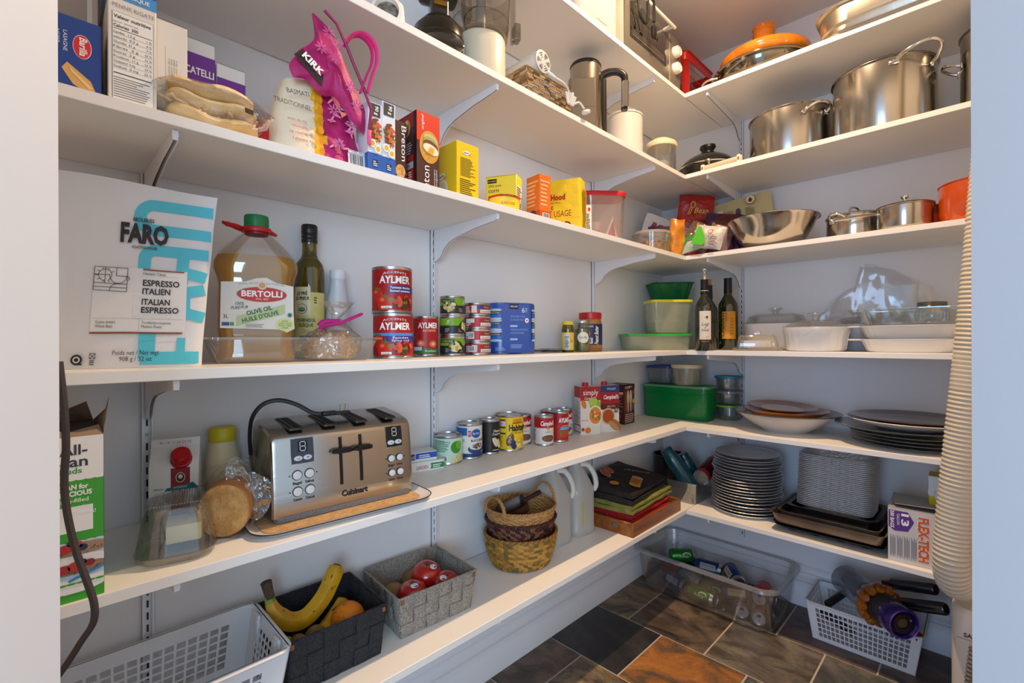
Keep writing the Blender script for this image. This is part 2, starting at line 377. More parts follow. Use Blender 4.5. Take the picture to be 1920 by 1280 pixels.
for k in 'ABCDEF': bracket('white bracket on back wall at %s shelf height' % where(k, 0), (.412, LEN - .001, 0), 0, .398, SHELF_Z[k] - .0192)
# ---------------------------------------------------------------- shared builders
R0 = random.Random(7)
def carton(name, label, cat, loc, rz, w, d, h, m, deco=None, group=None, bev=.0012, top=None):
    b = MB(); b.box((0, 0, h / 2), (w, d, h), m, bev, 1)
    if deco: deco(b, faces(w, d, h), w, d, h)
    return solo(b, name, label, cat, loc, rz, group)
def tin(label, loc, face, r, h, base, deco=None, group=None, name='tin_can', cat='can', pull=False):
    """steel can: body with rims, paper sleeve, recessed lid"""
    t = thing(name, label, cat, loc, face + 90, group); b = MB()
    b.lathe([(r * .97, 0), (r, .0015), (r, .004), (r * .975, .0055), (r * .975, h - .0055), (r, h - .004), (r, h - .0008), (r * .985, h), (r * .95, h - .0005), (r * .94, h - .004), (r * .945, h - .0042)], TIN, 40, cap1=False)
    b.build('body', t)
    b = MB(); b.lathe([(r * .945, h - .0042), (r * .8, h - .0042), (r * .78, h - .0034), (r * .6, h - .0034), (r * .58, h - .0042), (0, h - .0042)], TIN, 40, cap0=False)
    if pull: b.tube([(x, y - r * .45, h - .0015) for x, y, z in arcpts((0, 0, 0), r * .25, 0, 360, 14, 'xy')], .0012, TIN, 6)
    b.build('lid', t)
    b = MB(); lo, hi = .007, h - .007; rl = r * .985
    b.lathe([(rl, lo), (rl, hi)], base, 48, cap0=False, cap1=False)
    fm = cyl(rl, -90, lo)
    if deco: deco(b, fm, rl, hi - lo)
    b.build('paper_label', t)
    return t
def tomato_art(b, fm, x, y, r, o=.0012):
    b.disc(fm, x, y, r, r * .95, P('C8261E'), o); b.disc(fm, x - r * .3, y + r * .35, r * .3, r * .22, P('E8604A'), o + .0003)
    for k in range(5): b.disc(fm, x + r * .3 * math.cos(k * 1.26), y + r * .8 + r * .18 * math.sin(k * 1.26), r * .3, r * .07, P('4C7A2C'), o + .0006, 8, k * 72)
def food_art(b, fm, cx, cy, rx, ry, cols, n=22, s=.2, seed=1, o=.0012):
    R = random.Random(seed)
    for k in range(n):
        a, q = R.uniform(0, 2 * PI), math.sqrt(R.random()) * .85
        b.disc(fm, cx + rx * q * math.cos(a), cy + ry * q * math.sin(a), rx * s * R.uniform(.7, 1.3), ry * s * R.uniform(.7, 1.3), P(R.choice(cols)), o + .00004 * k, 9, R.uniform(0, 180))
def crumple(p, amp, sc, seed=0):
    v = noise.noise_vector(Vector(p) * sc + Vector((seed * 3.7, seed * 1.3, seed))); return Vector(p) + Vector(v) * amp
def pillow(b, w, h, t, m, nu=14, nv=14, amp=.004, sc=22, seed=0, edge=.5, org=(0, 0, 0), z0=0, bend=None, mfun=None):
    """closed bag of two bulging sheets in the xz plane, seams round the rim"""
    def sheet(sgn):
        def fn(u, v):
            x = (u - .5) * w; z = v * h; g = (max(0, math.sin(PI * u)) * max(0, math.sin(PI * min(1, v * .96 + .02)))) ** edge
            p = Vector((x, sgn * t / 2 * g, z)); k = min(1, g * 2)
            p = crumple(p, amp * (.35 + .65 * k), sc, seed + (0 if k < .2 else sgn))
            if bend: p = Vector(bend(p))
            return p + Vector(org)
        return fn
    b.grid(sheet(-1), nu, nv, m); b.grid(sheet(1), nu, nv, m); return b
def woven_wall(b, ring, z0, z1, rows, mats, amp=.002, n=60, lean=1.0, prof=None):
    """over-under woven cylinder-like wall: ring(t)->(x,y) unit outline scaled by prof(v)"""
    def fn(u, v):
        x, y = ring(u); k = 1 + (lean - 1) * v if prof is None else prof(v)
        a = math.sin(PI * u * n) * math.cos(PI * (int(v * rows * 1.0001) % 2)) ; q = math.sin(PI * ((v * rows) % 1)) if 0 < v < 1 else 0
        s = 1 + (amp * a * q) / .1
        return (x * k * s, y * k * s, z0 + (z1 - z0) * v)
    V = 4 * rows; U = n * 2
    cells = {}
    pts = [[fn(i / U, j / V) for i in range(U)] for j in range(V + 1)]
    base = len(mats)
    for mi, m in enumerate(mats):
        F = []; VV = [p for r in pts for p in r]
        for j in range(V):
            for i in range(U):
                if ((i // 2) * 7 + (j // 4) * 3 + ((i // 2) * (j // 4)) % 5) % base == mi: F.append((j * U + i, j * U + (i + 1) % U, (j + 1) * U + (i + 1) % U, (j + 1) * U + i))
        b.add(VV, F, m)
def open_box(b, secs, t, m, n=5):
    """thin-walled tub: outer sections (w,d,r,z) bottom to rim, inner wall offset t"""
    out = [rring(*q, n=n) for q in secs]; inn = [rring(q[0] - 2 * t, q[1] - 2 * t, max(q[2] - t, .001), max(q[3], secs[0][3] + t), n=n) for q in reversed(secs)]
    b.loft(out + inn, m, True, True); return b
GLASS = CLEAR('F6F9F9', .22, .02, .03, 'DDE6E6'); FILM = CLEAR('FAFAFA', .26, .09, .07, 'FFFFFF', (26, 1.0)); TUBW = CLEAR('F6F8F8', .08, .15, .16, 'F4F6F6')
# ---------------------------------------------------------------- shelf C, left wall: pasta, rice, crackers, baking
zC = SHELF_Z['C'] + .0003
def d_lasagne(b, f, w, d, h):
    F = f['F']; x1 = w / 2
    for fm, a, c in ((F, -w / 2, w / 2), (f['R'], -d / 2, d / 2)): b.rect(fm, a, 0, c, h, P('23408E'), .0004)
    b.disc(F, x1 - .0215, h - .040, .0105, .0175, P('F4F4F4'), .0006, 30); b.disc(F, x1 - .0215, h - .040, .0098, .0168, P('D2232A'), .0009, 30)
    b.text(F, 'Barilla', x1 - .0245, h - .040, .0085, WHITE, .027, rot=-90, bold=.02, ital=.15, o=.0013)
    b.text(F, 'LASAGNE', x1 - .042, h - .038, .0044, P('DCE4F4'), .030, rot=-90, o=.0009); b.text(F, 'N°397', x1 - .0500, h - .034, .004, P('DCE4F4'), .019, rot=-90, o=.0009)
    b.poly(F, [(x1 - .006, .004), (x1 - .012, .020), (x1 - .038, .040), (x1 - .044, .030), (x1 - .032, .010), (x1 - .014, .001)], P('D8A95E'), .0007)
    b.poly(F, [(x1 - .010, .010), (x1 - .016, .016), (x1 - .036, .034), (x1 - .034, .028), (x1 - .014, .008)], P('EBC987'), .0010)
carton('pasta_box', 'blue lasagne box lying on its side at the far left, red oval logo', 'box', (.281, -.010, zC), 90, .158, .040, .108, P('2A4690'), d_lasagne)
carton('cardboard_box', 'plain grey cardboard box standing behind the blue lasagne box', 'box', (.185, .020, zC), 90, .085, .11, .20, M('A79C92', .7), lambda b, f, w, d, h: (b.rect(f['F'], -w / 2, 0, -w / 2 + .02, h, P('EDEDEB')), b.rect(f['F'], w / 2 - .006, 0, w / 2, h, P('D8D6D2')), b.text(f['F'], 'PASTA', w / 2 - .003, h * .6, .0028, GREYINK, .03, rot=-90)))
def d_penne(b, f, w, d, h):
    for fm, a, c in ((f['F'], -w / 2, w / 2), (f['L'], -d / 2, d / 2)):
        b.rect(fm, a, .178, c, h, P('1D5FB4') if fm is f['F'] else P('1B2F66')); b.rect(fm, a, .160, c, .178, P('4A97DA') if fm is f['F'] else P('2A5596'))
    F = f['F']; b.text(F, 'CATELLI', .003, .188, .013, WHITE, .048, bold=.03); b.text(F, 'CLASSIQUE', 0, .1655, .0058, WHITE, .042, bold=.02)
    b.text(F, 'PENNE RIGATE', .001, .146, .006, GREYINK, .052)
    b.rect(F, -.025, .004, .026, .139, INK, .0004); b.rect(F, -.0245, .0045, .0255, .1385, P('F3F2EE'), .0006)
    b.text(F, 'Valeur nutritive', -.0235, .1295, .0052, INK, .046, al='L', bold=.02); b.text(F, 'pour environ', -.0235, .1225, .0034, GREYINK, .030, al='L'); b.text(F, 'Calories  300', -.0235, .1155, .0046, INK, .030, al='L', bold=.02)
    b.rect(F, -.0235, .1125, .024, .1133, INK, .0009)
    for k, t in enumerate(('Lipides  1,5 g', 'saturés  0,3 g', 'Glucides  61 g', 'Fibres  3 g', 'Sucres  2 g', 'Protéines  11 g', 'Cholestérol  0 mg', 'Sodium  0 mg')):
        b.text(F, t, -.0235, .106 - k * .0075, .0036, INK, .030 if k % 2 else .026, al='L'); b.rect(F, -.0235, .1045 - k * .0075, .024, .1049 - k * .0075, GREYINK, .0009); b.text(F, '%d %%' % (k * 3 + 1), .0235, .106 - k * .0075, .0034, INK, al='R')
    b.rect(F, -.0235, .044, .024, .0454, INK, .0009); b.lines(F, -.0235, .008, .022, .041, 9, GREYINK, 5)
carton('pasta_box', 'tall white and blue penne box with a nutrition table, standing at the shelf edge', 'box', (.222, .1065, zC), 90, .060, .165, .285, P('E6E3DD'), d_penne)
def d_grey(b, f, w, d, h):
    F = f['F']; b.rect(F, -.010, 0, -.0096, h * .76, GREYINK); 
    for k in range(4): b.text(F, 'cuire les pates dans', -.004 + k * .0036, h * .52, .0026, GREYINK, .05, rot=90)
    b.rect(F, -w / 2, h - .0015, w / 2, h, P('6E665E')); b.disc(F, .004, .075, .004, .005, GREYINK, .0006); b.disc(F, .004, .075, .003, .004, P('DEDEDC'), .0009)
carton('pasta_box', 'pale grey box turned back to front, right of the tall penne box', 'box', (.155, .1665, zC), 90, .0440, .19, .185, P('D9D9D7'), d_grey)
def d_smart(b, f, w, d, h, full=True):
    F = f['F']; b.rect(F, -w / 2, .05, w / 2, h - .027, P('6B2D91')); b.rect(F, -w / 2, .05, w / 2, h - .084, P('9C6FBF'), .0006)
    b.text(F, 'CATELLI', .001, h - .066, .013, WHITE, .047, bold=.02); b.text(F, 'SMART', .003, h - .091, .0065, WHITE, .030, bold=.02); b.rect(F, -w / 2, h - .0012, w / 2, h, P('8A8177'))
carton('pasta_box', 'taller purple banded pasta box beside the pale grey box', 'box', (.1175, .2160, zC), 90, .0535, .165, .199, P('DCDCDA'), d_smart, 'purple pasta boxes')
carton('pasta_box', 'shorter purple banded pasta box behind the wrapped noodles, nearest the rice', 'box', (.1175, .2705, zC), 90, .0500, .165, .170, P('DCDCDA'), d_smart, 'purple pasta boxes')

def noodle_bag():
    t = thing('noodle_bag', 'clear bag of folded pale flatbread lying in front of the purple boxes', 'bag', (.268, .222, zC), 90)
    for k, (z, s) in enumerate(((.018, 1.0), (.045, .97), (.070, .9))):
        b = MB(); m = M('E9D3A6', .8, bump=(60, .4), var=(25, 'DDBb80'.upper()))
        def fn(u, v, z=z, s=s, k=k):
            a = 2 * PI * v; x = (u - .5) * .150 * s; e = (1 - (2 * u - 1) ** 6) ** .5 if 0 < u < 1 else 0
            return crumple((x, .041 * s * e * math.cos(a), z + .014 * e * math.sin(a) + .004 * math.sin(9 * u + k)), .003, 30, k)
        b.grid(fn, 18, 14, m); b.build('flatbread', t)
    b = MB(); pillow(b, .186, .118, .110, FILM, 18, 12, .007, 34, 3, .45, (0, 0, .042), bend=lambda p: (p.x, (p.z - .055) * .82, max(-.040, p.y * .80 + .003)))
    b.rect(flat((.046, -.047, .040), (1, 0, -.1), (0, .2, 1)), -.007, -.004, .007, .006, P('33302E'), .004); b.text(flat((.059, -.047, .038), (1, 0, -.1), (0, .2, 1)), 'IV', 0, 0, .004, WHITE, o=.004)
    b.build('film', t)
noodle_bag()
b = MB(); pillow(b, .05, .072, .024, P('C8202E'), 10, 12, .005, 40, 5, .5)
fm = flat((0, -.0125, 0), (1, 0, .25), (0, 0, 1)); b.poly(fm, [(-.026, .001), (.024, .001), (.026, .020), (-.022, .013)], P('2A4C9B'), .003); b.poly(fm, [(-.022, .013), (.026, .020), (.026, .024), (-.021, .016)], WHITE, .003); b.text(fm, 'BRILLANT', .002, .006, .005, WHITE, .034, o=.004)
solo(b, 'snack_packet', 'small crumpled red and blue packet end beside the rice bag', 'packet', (.225, .322, zC), 80)

# rice sack: standing cream, yellow and pink sack with its zipped top flopped over
def rice():
    t = thing('rice_bag', 'cream and pink basmati rice sack with zipped top folded over', 'bag', (.222, .418, zC), 90)
    CR, YE, PK = M('EADFC6', .6, bump=(35, .25)), M('EFB71E', .55, bump=(35, .25)), M('A3105A', .55, bump=(45, .3), var=(38, 'BE1C74'))
    b = MB(); NU = 64; N = 17
    def ring(v):
        w = .192 - .055 * v ** 1.5; d = .135 - .05 * v; cx = .004 * v; out = []
        for i in range(NU):
            a = 2 * PI * i / NU; c, s = math.cos(a), math.sin(a); k = (abs(c) ** 3.2 + abs(s) ** 3.2) ** (-1 / 3.2)
            p = Vector((cx + w / 2 * c * k, d / 2 * s * k, .165 * v))
            out.append(crumple(p, .004 * min(1, v * 5), 26, 8) if v > 0 else p)
        return out
    Rg = [ring(j / N) for j in range(N + 1)]; V = [p for r in Rg for p in r]
    grp = {0: [], 1: [], 2: []}
    for j in range(N):
        for i in range(NU):
            k = (i + 1) % NU; x = sum(Rg[j][q].x for q in (i, k)) / 2 ; y = Rg[j][i].y
            c = 0 if x < -.018 else (1 if x < .004 else 2)
            grp[c].append((j * NU + i, j * NU + k, (j + 1) * NU + k, (j + 1) * NU + i))
    for c, m in enumerate((CR, YE, PK)): b.add(V, grp[c], m)
    b.add(Rg[0], [tuple(range(NU - 1, -1, -1))], CR)
    F = flat((0, -.0695, 0), (1, 0, 0), (0, .10, 1)); o = .003
    b.text(F, 'BASMATI', -.050, .122, .0095, INK, .044, rot=8, o=o); b.text(F, 'TRADITIONNEL', -.061, .095, .0095, INK, .072, rot=3, o=o)
    for k, (tx, w) in enumerate((('avec du riz', .038), ('refermable', .032), ('zip réutilisable', .045), ('à glissière ou', .040))): b.text(F, tx, -.054 + k * .003, .066 - k * .0125, .006, P('C0392B'), w, ital=.2, rot=3, o=o)
    for k in range(7): b.disc(F, -.007, .018 + k * .022, .006, .008, P('D98F12'), o, 10); b.poly(F, [(-.0185, .01 + k * .022), (-.024, .016 + k * .022), (-.0185, .022 + k * .022)], YE, o)
    for k in range(16): b.disc(F, R0.uniform(.012, .085), R0.uniform(.03, .15), .010, .0022, P('E888B8'), o, 8, R0.uniform(0, 180))
    for px, py in ((.03, .045), (.062, .10), (.022, .115)):
        for k in range(8): b.disc(F, px + .008 * math.cos(k * .785), py + .008 * math.sin(k * .785), .006, .0018, P('D070A6'), o + .0004, 8, k * 45)
    b.rect(F, .036, .118, .048, .149, P('241A20'), o + .0006); b.text(F, 'KIRK', .0445, .121, .0075, WHITE, .026, al='L', rot=90, bold=.03, o=o + .001)
    b.barcode(F, .050, .004, .088, .034); b.text(F, 'ITM./ART. 965131', .069, .0355, .0035, INK, .036, o=o + .001); b.rect(F, .050, .034, .088, .040, WHITE, .0026)
    b.build('sack', t)
    # folded over top
    b = MB(); OUT = [(-.062, .150), (-.068, .172), (-.052, .205), (-.028, .232), (-.016, .256), (-.020, .300), (-.006, .300), (.020, .278), (.037, .246), (.052, .212), (.076, .165), (.090, .128), (.086, .082), (.062, .098), (.040, .120), (.020, .140), (-.006, .134), (-.034, .152)]
    cxx = sum(p[0] for p in OUT) / len(OUT); czz = sum(p[1] for p in OUT) / len(OUT); OUT = [(p.x, p.y) for p in [Vector((q[0], q[1], 0)) for q in OUT]]
    SP = spline([(x, z, 0) for x, z in OUT + OUT[:1]], 3)[:-1]; n = len(SP)
    for sg in (-1, 1):
        V = []; F_ = []; K = 7
        for k in range(K + 1):
            q = k / K
            for p in SP:
                bul = math.sqrt(max(0, 1 - q ** 2.2)); y = -.052 - .010 * bul * (1 if sg < 0 else -1) - .018 * (1 - q * .3) + .012 * ((p.y - .16) / .15)
                V.append(crumple((cxx + (p.x - cxx) * q, y, czz + (p.y - czz) * q), .0065 * (1 - q * .6), 30, 4))
        for k in range(K):
            for j in range(n): F_.append((k * n + j, k * n + (j + 1) % n, (k + 1) * n + (j + 1) % n, (k + 1) * n + j))
        b.add(V, F_, PK)
    f2 = flat((0, -.078, 0), (1, -.05, 0), (0, .03, 1)); b.poly(f2, [(-.064, .190), (-.047, .208), (-.005, .176), (-.012, .146)], P('2A1A22'), .006); b.text(f2, 'KIRK', -.031, .179, .013, WHITE, .046, rot=-36, bold=.04, o=.008)
    for px, py in ((.005, .262), (-.010, .225), (.018, .215), (.050, .165), (.062, .130), (.025, .245)):
        for k in range(8): b.disc(f2, px + .008 * math.cos(k * .785), py + .008 * math.sin(k * .785), .0058, .0017, P('D45C9C'), .0075, 8, k * 45)
    b.build('folded_top', t)
    b = MB(); b.tube([(-.004, -.078, .303), (.018, -.086, .282), (.036, -.088, .248), (.052, -.090, .212), (.074, -.092, .168), (.090, -.094, .128), (.087, -.090, .086)], .0032, P('8E0F4D'), 6); b.box((.086, -.092, .068), (.009, .004, .032), P('F0568F'), .0015); b.build('zipper', t)
    b = MB(); hp = spline([(.036, -.086, .250), (.048, -.098, .268), (.070, -.104, .276), (.093, -.106, .262), (.097, -.106, .230), (.088, -.102, .196), (.080, -.096, .160)], 5); b.tube(hp, .0075, P('F0478F'), 8, flatness=.25); b.tube([(p.x - .014 * (i / len(hp)), p.y + .006, p.z - .004) for i, p in enumerate(hp)], .0065, P('D92C80'), 8, flatness=.25); b.build('handle', t)
rice()

def d_egg(b, f, w, d, h):
    for fm, a, c in ((f['F'], -w / 2, w / 2), (f['L'], -d / 2, d / 2)): b.rect(fm, a, .0, c, .042, P('1E5DB0')); b.rect(fm, a, h - .012, c, h, P('C9D2E6'))
    F = f['F']; food_art(b, F, .001, .092, .012, .030, ['B8402C', 'D2603A', '7C3A26', 'C98B4A', '5B6A2C'], 40, .24, 3)
    for x, y in ((-.007, .062), (.006, .052)): b.disc(F, x, y, .0085, .0095, P('F6F1E4'), .0026); b.disc(F, x, y, .005, .0055, P('EDB52A'), .003)
    b.rect(F, -.006, .012, .006, .028, P('1B2B4C'), .0008); b.lines(F, -.005, .014, .005, .027, 3, WHITE, 2, .0012)
    b.rect(F, -w / 2 + .004, h - .030, w / 2 - .004, h - .002, P('3A3A3E'), .0008); b.text(F, '90 g', 0, h - .016, .008, WHITE, .020, rot=-90, bold=.02)
carton('sauce_mix_box', 'blue and white box with fried egg picture, half behind the pink zipper', 'box', (.276, .5235, zC), 90, .033, .055, .152, P('DFE4EE'), d_egg, 'blue egg picture boxes')
carton('sauce_mix_box', 'blue and white box with fried egg picture, touching the dark brown cracker box', 'box', (.274, .5585, zC), 90, .034, .055, .165, P('DFE4EE'), d_egg, 'blue egg picture boxes')
BR = '3E1E1C'
def d_bret1(b, f, w, d, h): F = f['F']; b.text(F, 'Breton', .004, h * .64, .013, WHITE, .082, rot=-90); b.disc(F, .001, .025, .013, .016, P('D9A35A')); food_art(b, F, .001, .025, .012, .014, ['C78A3E', 'E3B56C'], 16, .2, 4)
carton('cracker_box', 'slim dark brown cracker box with vertical white lettering between blue and red boxes', 'box', (.250, .5955, zC), 90, .0355, .075, .142, P(BR), d_bret1)
def d_bret2(b, f, w, d, h):
    F, L = f['F'], f['L']; b.rect(F, -w / 2, .108, w / 2, h, P('E0341C')); b.rect(L, -d / 2, h * .8, d / 2, h, P('8E1D1B')); b.rect(L, d / 2 - .012, 0, d / 2, h, P('2A1514'), .0006)
    b.text(F, 'original', -.014, h - .024, .0072, WHITE, .036, rot=90, ital=.2); b.text(F, 'Breton', .0, .004, .020, WHITE, .115, rot=90, al='R') if False else b.text(F, 'eton', .002, .025, .019, WHITE, .055, rot=90)
    b.disc(F, .003, .098, .0285, .039, P('D79A3C'), .0008, 30)
    for k in range(18): b.disc(F, .003 + .021 * math.cos(k * 2.4) * (k / 18), .098 + .032 * math.sin(k * 2.4) * (k / 18), .0012, .0012, P('7A4A18'), .0012, 6)
    for k, (y, c) in enumerate(((.117, 'C9C088'), (.110, 'A9AE62'), (.102, '7A3E28'), (.093, 'F2E6C8'))): b.disc(F, .006, y, .020 + .001 * k, .012, P(c), .0014 + .0003 * k, 20, -14)
    b.poly(F, [(-.006, .082), (.012, .082), (.016, .096), (.004, .099)], P('F0A83A'), .003)
    for k in range(2): b.text(F, 'craquelins', .019 + .006 * k, .028, .004, WHITE, .04, rot=90)
    b.disc(L, -.001, h - .034, .017, .022, P('B98042'), .0008)
    for k, (y, c) in enumerate(((h - .026, 'C9C088'), (h - .034, '6E7A3A'), (h - .042, '7A3E28'))): b.disc(L, -.002, y, .012, .007, P(c), .0014 + .0003 * k, 16, 60)
    b.text(L, '5', -.004, .016, .020, WHITE, bold=.02); b.rect(L, -d / 2, .008, d / 2 - .014, .042, P('C0211E'), .0006); b.rect(L, -d / 2, .044, d / 2 - .014, .060, P('B9B2AE'), .0006); b.rect(L, -d / 2, .062, d / 2 - .014, .076, P('C0211E'), .0006); b.lines(L, -d / 2 + .004, .046, d / 2 - .018, .058, 3, INK, 3); b.lines(L, .006, .012, d / 2 - .016, .040, 5, WHITE, 4, .0009); b.lines(L, -d / 2 + .004, .080, d / 2 - .018, .110, 5, P('C9BDB8'), 5, .0009)
carton('cracker_box', 'tall red topped cracker box with loaded cracker picture', 'box', (.258, .667, zC), 90, .066, .082, .178, P('4A2422'), d_bret2)
YEL = 'F2C813'
def sel(b, fm, x, y, s): b.disc(fm, x, y, s, s * .42, WHITE, .0008, 20, 8); b.text(fm, 'Selection', x, y - s * .14, s * .36, INK, s * 1.5, bold=.02, ital=.15, rot=6, o=.0012); b.poly(fm, [(x + s * .75, y - s * .2), (x + s * .9, y - s * .55), (x + s * 1.35, y + s * .5), (x + s * .92, y - s * .25)], P('C8262C'), .0014)
def d_yel(b, f, w, d, h):
    F, L = f['F'], f['L']; sel(b, F, -.005, h - .026, .012); b.lines(F, -w / 2 + .012, .055, w / 2 - .012, h - .038, 13, P('6A5A14'), 8); b.lines(F, -w / 2 + .010, .008, w / 2 - .010, .050, 8, P('5A4C14'), 9)
    sel(b, L, -.012, .062, .018); b.disc(L, -.030, .038, .018, .019, P('E2D3AE'), .0008); b.disc(L, -.004, .030, .021, .022, P('EBDDBE'), .0012); b.disc(L, -.004, .030, .014, .015, P('DCCBA2'), .0016); b.text(L, '6', -d / 2 + .006, .078, .018, P('27408F'), bold=.03); b.poly(L, [(-d / 2 + .001, h), (-d / 2 + .001, h - .02), (-d / 2 + .03, h)], P('D9B010'), .0006)
carton('baking_box', 'plain yellow baking mix box alone between crackers and corn starch', 'box', (.247, .790, zC), 90, .074, .105, .142, P(YEL), d_yel)
def d_corn(b, f, w, d, h):
    F, R_ = f['F'], f['R']; b.rect(F, -w / 2 + .006, h - .022, -w / 2 + .036, h - .009, P('2A2A22')); b.text(F, 'no name', -w / 2 + .021, h - .018, .006, P('F4E04A'), .025)
    b.text(F, '100% pure', -w / 2 + .009, h - .034, .0075, INK, .042, al='L'); b.text(F, 'corn', -w / 2 + .009, h - .051, .0135, INK, .034, al='L'); b.text(F, 'starch', -w / 2 + .009, h - .069, .0135, INK, .047, al='L')
    b.rect(R_, -d / 2 + .004, .02, d / 2 - .004, h - .03, P('EFEBD8')); b.lines(R_, -d / 2 + .006, .024, d / 2 - .008, h - .034, 12, INK, 3, .0009); b.rect(F, -w / 2, h - .003, w / 2, h - .001, P('B9A40C'))
carton('baking_box', 'yellow corn starch box behind the red lidded cocoa tin', 'box', (.186, 1.030, zC), 26, .100, .055, .138, P('EFE045'), d_corn)
def cocoa():
    t = thing('cocoa_tin', 'short yellow cocoa tin with red plastic lid at the shelf edge', 'can', (.268, .950, zC), 60); t.scale = (1, 1, .68); b = MB(); r = .0445
    b.lathe([(r, 0), (r, .050)], P('F3D93C'), 44); fm = cyl(r, -90, 0); b.text(fm, 'cocoa', .002, .018, .015, P('D4421E'), .040); b.lines(fm, -.028, .004, -.006, .012, 2, INK, 2); b.build('body', t)
    b = MB(); b.lathe([(r + .0015, .050), (r + .0015, .058), (r - .002, .060), (r - .004, .0575), (0, .0575)], P('D1321F'), 44); b.rect(cyl(r + .0015, -90, .05), -.020, .001, .024, .007, P('8E1A14'), .0006); b.text(cyl(r + .0015, -90, .05), 'no name', .002, .0025, .003, P('F0D040'), .03, o=.001); b.build('lid', t)
cocoa()
def d_soda(b, f, w, d, h):
    F, L = f['F'], f['L']
    for fm, ww in ((F, w), (L, d)):
        b.lines(fm, -ww / 2 + .004, .05, ww / 2 - .004, h - .012, 7, P('F2B27A'), 4); b.rect(fm, -ww / 2, .002, ww / 2, .034, P('C94E1A'), .0004)
    b.disc(L, .0, .026, .016, .012, P('3A3F6A')); b.disc(L, -.016, .012, .010, .007, P('EAD6B8'), .0009); b.barcode(F, -.012, .006, .016, .028)
carton('baking_box', 'slim orange baking soda box between corn starch and flour', 'box', (.250, 1.120, zC), 84, .048, .062, .146, P('E0701F'), d_soda)
def flour():
    b = MB(); m = M(YEL, .6, bump=(30, .3)); w, d, h = .162, .085, .182
    R = []
    for k in range(11):
        v = k / 10; R.append([crumple(p, .003 if 0 < k < 10 else 0, 22, 6) for p in rring(w * (1 - .04 * v), d * (1 - .12 * v ** 3), .012, h * v, 4)])
    b.loft(R, m); b.box((0, 0, h + .002), (w * .9, d * .55, .008), m, .003)
    f = faces(w * .985, d * .96, h); F, R_ = f['F'], f['R']; o = .0035
    b.text(F, 'Robin Hood', -.030, .112, .019, P('B3221E'), .110, bold=.04, o=o); b.text(F, '· RED MILL ·', -.012, .100, .005, INK, .05, o=o); b.text(F, 'FARINE', -.046, .080, .012, INK, .060, o=o, al='C'); b.text(F, 'TOUT USAGE', -.015, .054, .021, P('8C3A1C'), .122, o=o); b.rect(F, -w / 2, .047, w / 2, .0475, P('B89A10'), o - .001)
    b.text(F, 'ORIGINAL', -.018, .026, .012, INK, .078, o=o); b.disc(F, .030, .0205, .016, .016, P('5A2418'), o, 24); b.disc(F, .030, .0205, .011, .011, P('E9D9B0'), o + .0004, 20); b.disc(F, -.06, .138, .022, .008, P('2A2A2A'), o, 14, 15)
    b.rect(R_, -d / 2 + .016, .012, d / 2 - .012, .150, P('E6BC10'), o - .001); b.lines(R_, -d / 2 + .018, .014, d / 2 - .014, .148, 26, P('6A5A14'), 6, o)
    solo(b, 'flour_bag', 'large yellow flour bag with red lettering, left of the red lidded tub', 'bag', (.196, 1.300, zC), 24)
flour()
carton('yeast_packet', 'narrow white printed packet squeezed between flour bag and red lidded tub', 'packet', (.216, 1.408, zC), 62, .032, .05, .118, P('E4DFD6'), lambda b, f, w, d, h: (b.lines(f['F'], -w / 2 + .003, .01, w / 2 - .003, h - .03, 14, INK, 2), b.disc(f['F'], .006, h - .016, .005, .007, P('C0392B'))))
def redtub():
    t = thing('storage_tub', 'tall clear tub with red lid holding pink cupcake liners', 'container', (.172, 1.582, zC), 50); t.scale = (1.08, 1.05, 1.05); b = MB()
    m = CLEAR('F1E9E7', .1, .12, .14, 'EAD9D4'); open_box(b, [(.135, .095, .022, 0), (.150, .106, .026, .165), (.156, .112, .028, .186)], .0016, m, 6); b.build('tub', t)
    b = MB(); b.rloft([(.160, .116, .03, .180), (.162, .118, .03, .192), (.156, .112, .03, .197), (.12, .08, .02, .198)], P('C41E2A'), n=6); b.build('lid', t)
    for k, (x, y, z, r, c) in enumerate(((-.032, .0, .003, .026, 'D9849A'), (-.030, .0, .034, .022, 'E2A0AE'), (-.024, .0, .062, .024, 'F0DCC8'))):
        b = MB(); b.lathe([(r * .7, 0), (r, .028), (r * .9, .028), (r * .6, .004)], P(c), 24, (x, y, z)); b.build('cupcake_liner', t)
    b = MB(); b.add([(.0, -.02, .003), (.05, -.025, .003), (.045, .02, .003), (.035, -.02, .095), (.02, .0, .06)], [(0, 1, 3), (1, 2, 3), (2, 4, 3), (4, 0, 3), (0, 4, 2, 1)], P('C94A72')); b.tube([(-.004, -.03, .004), (.034, -.028, .105), (.048, -.03, .02)], .006, P('F2E4D0'), 6); b.build('paper_cone', t)
redtub()
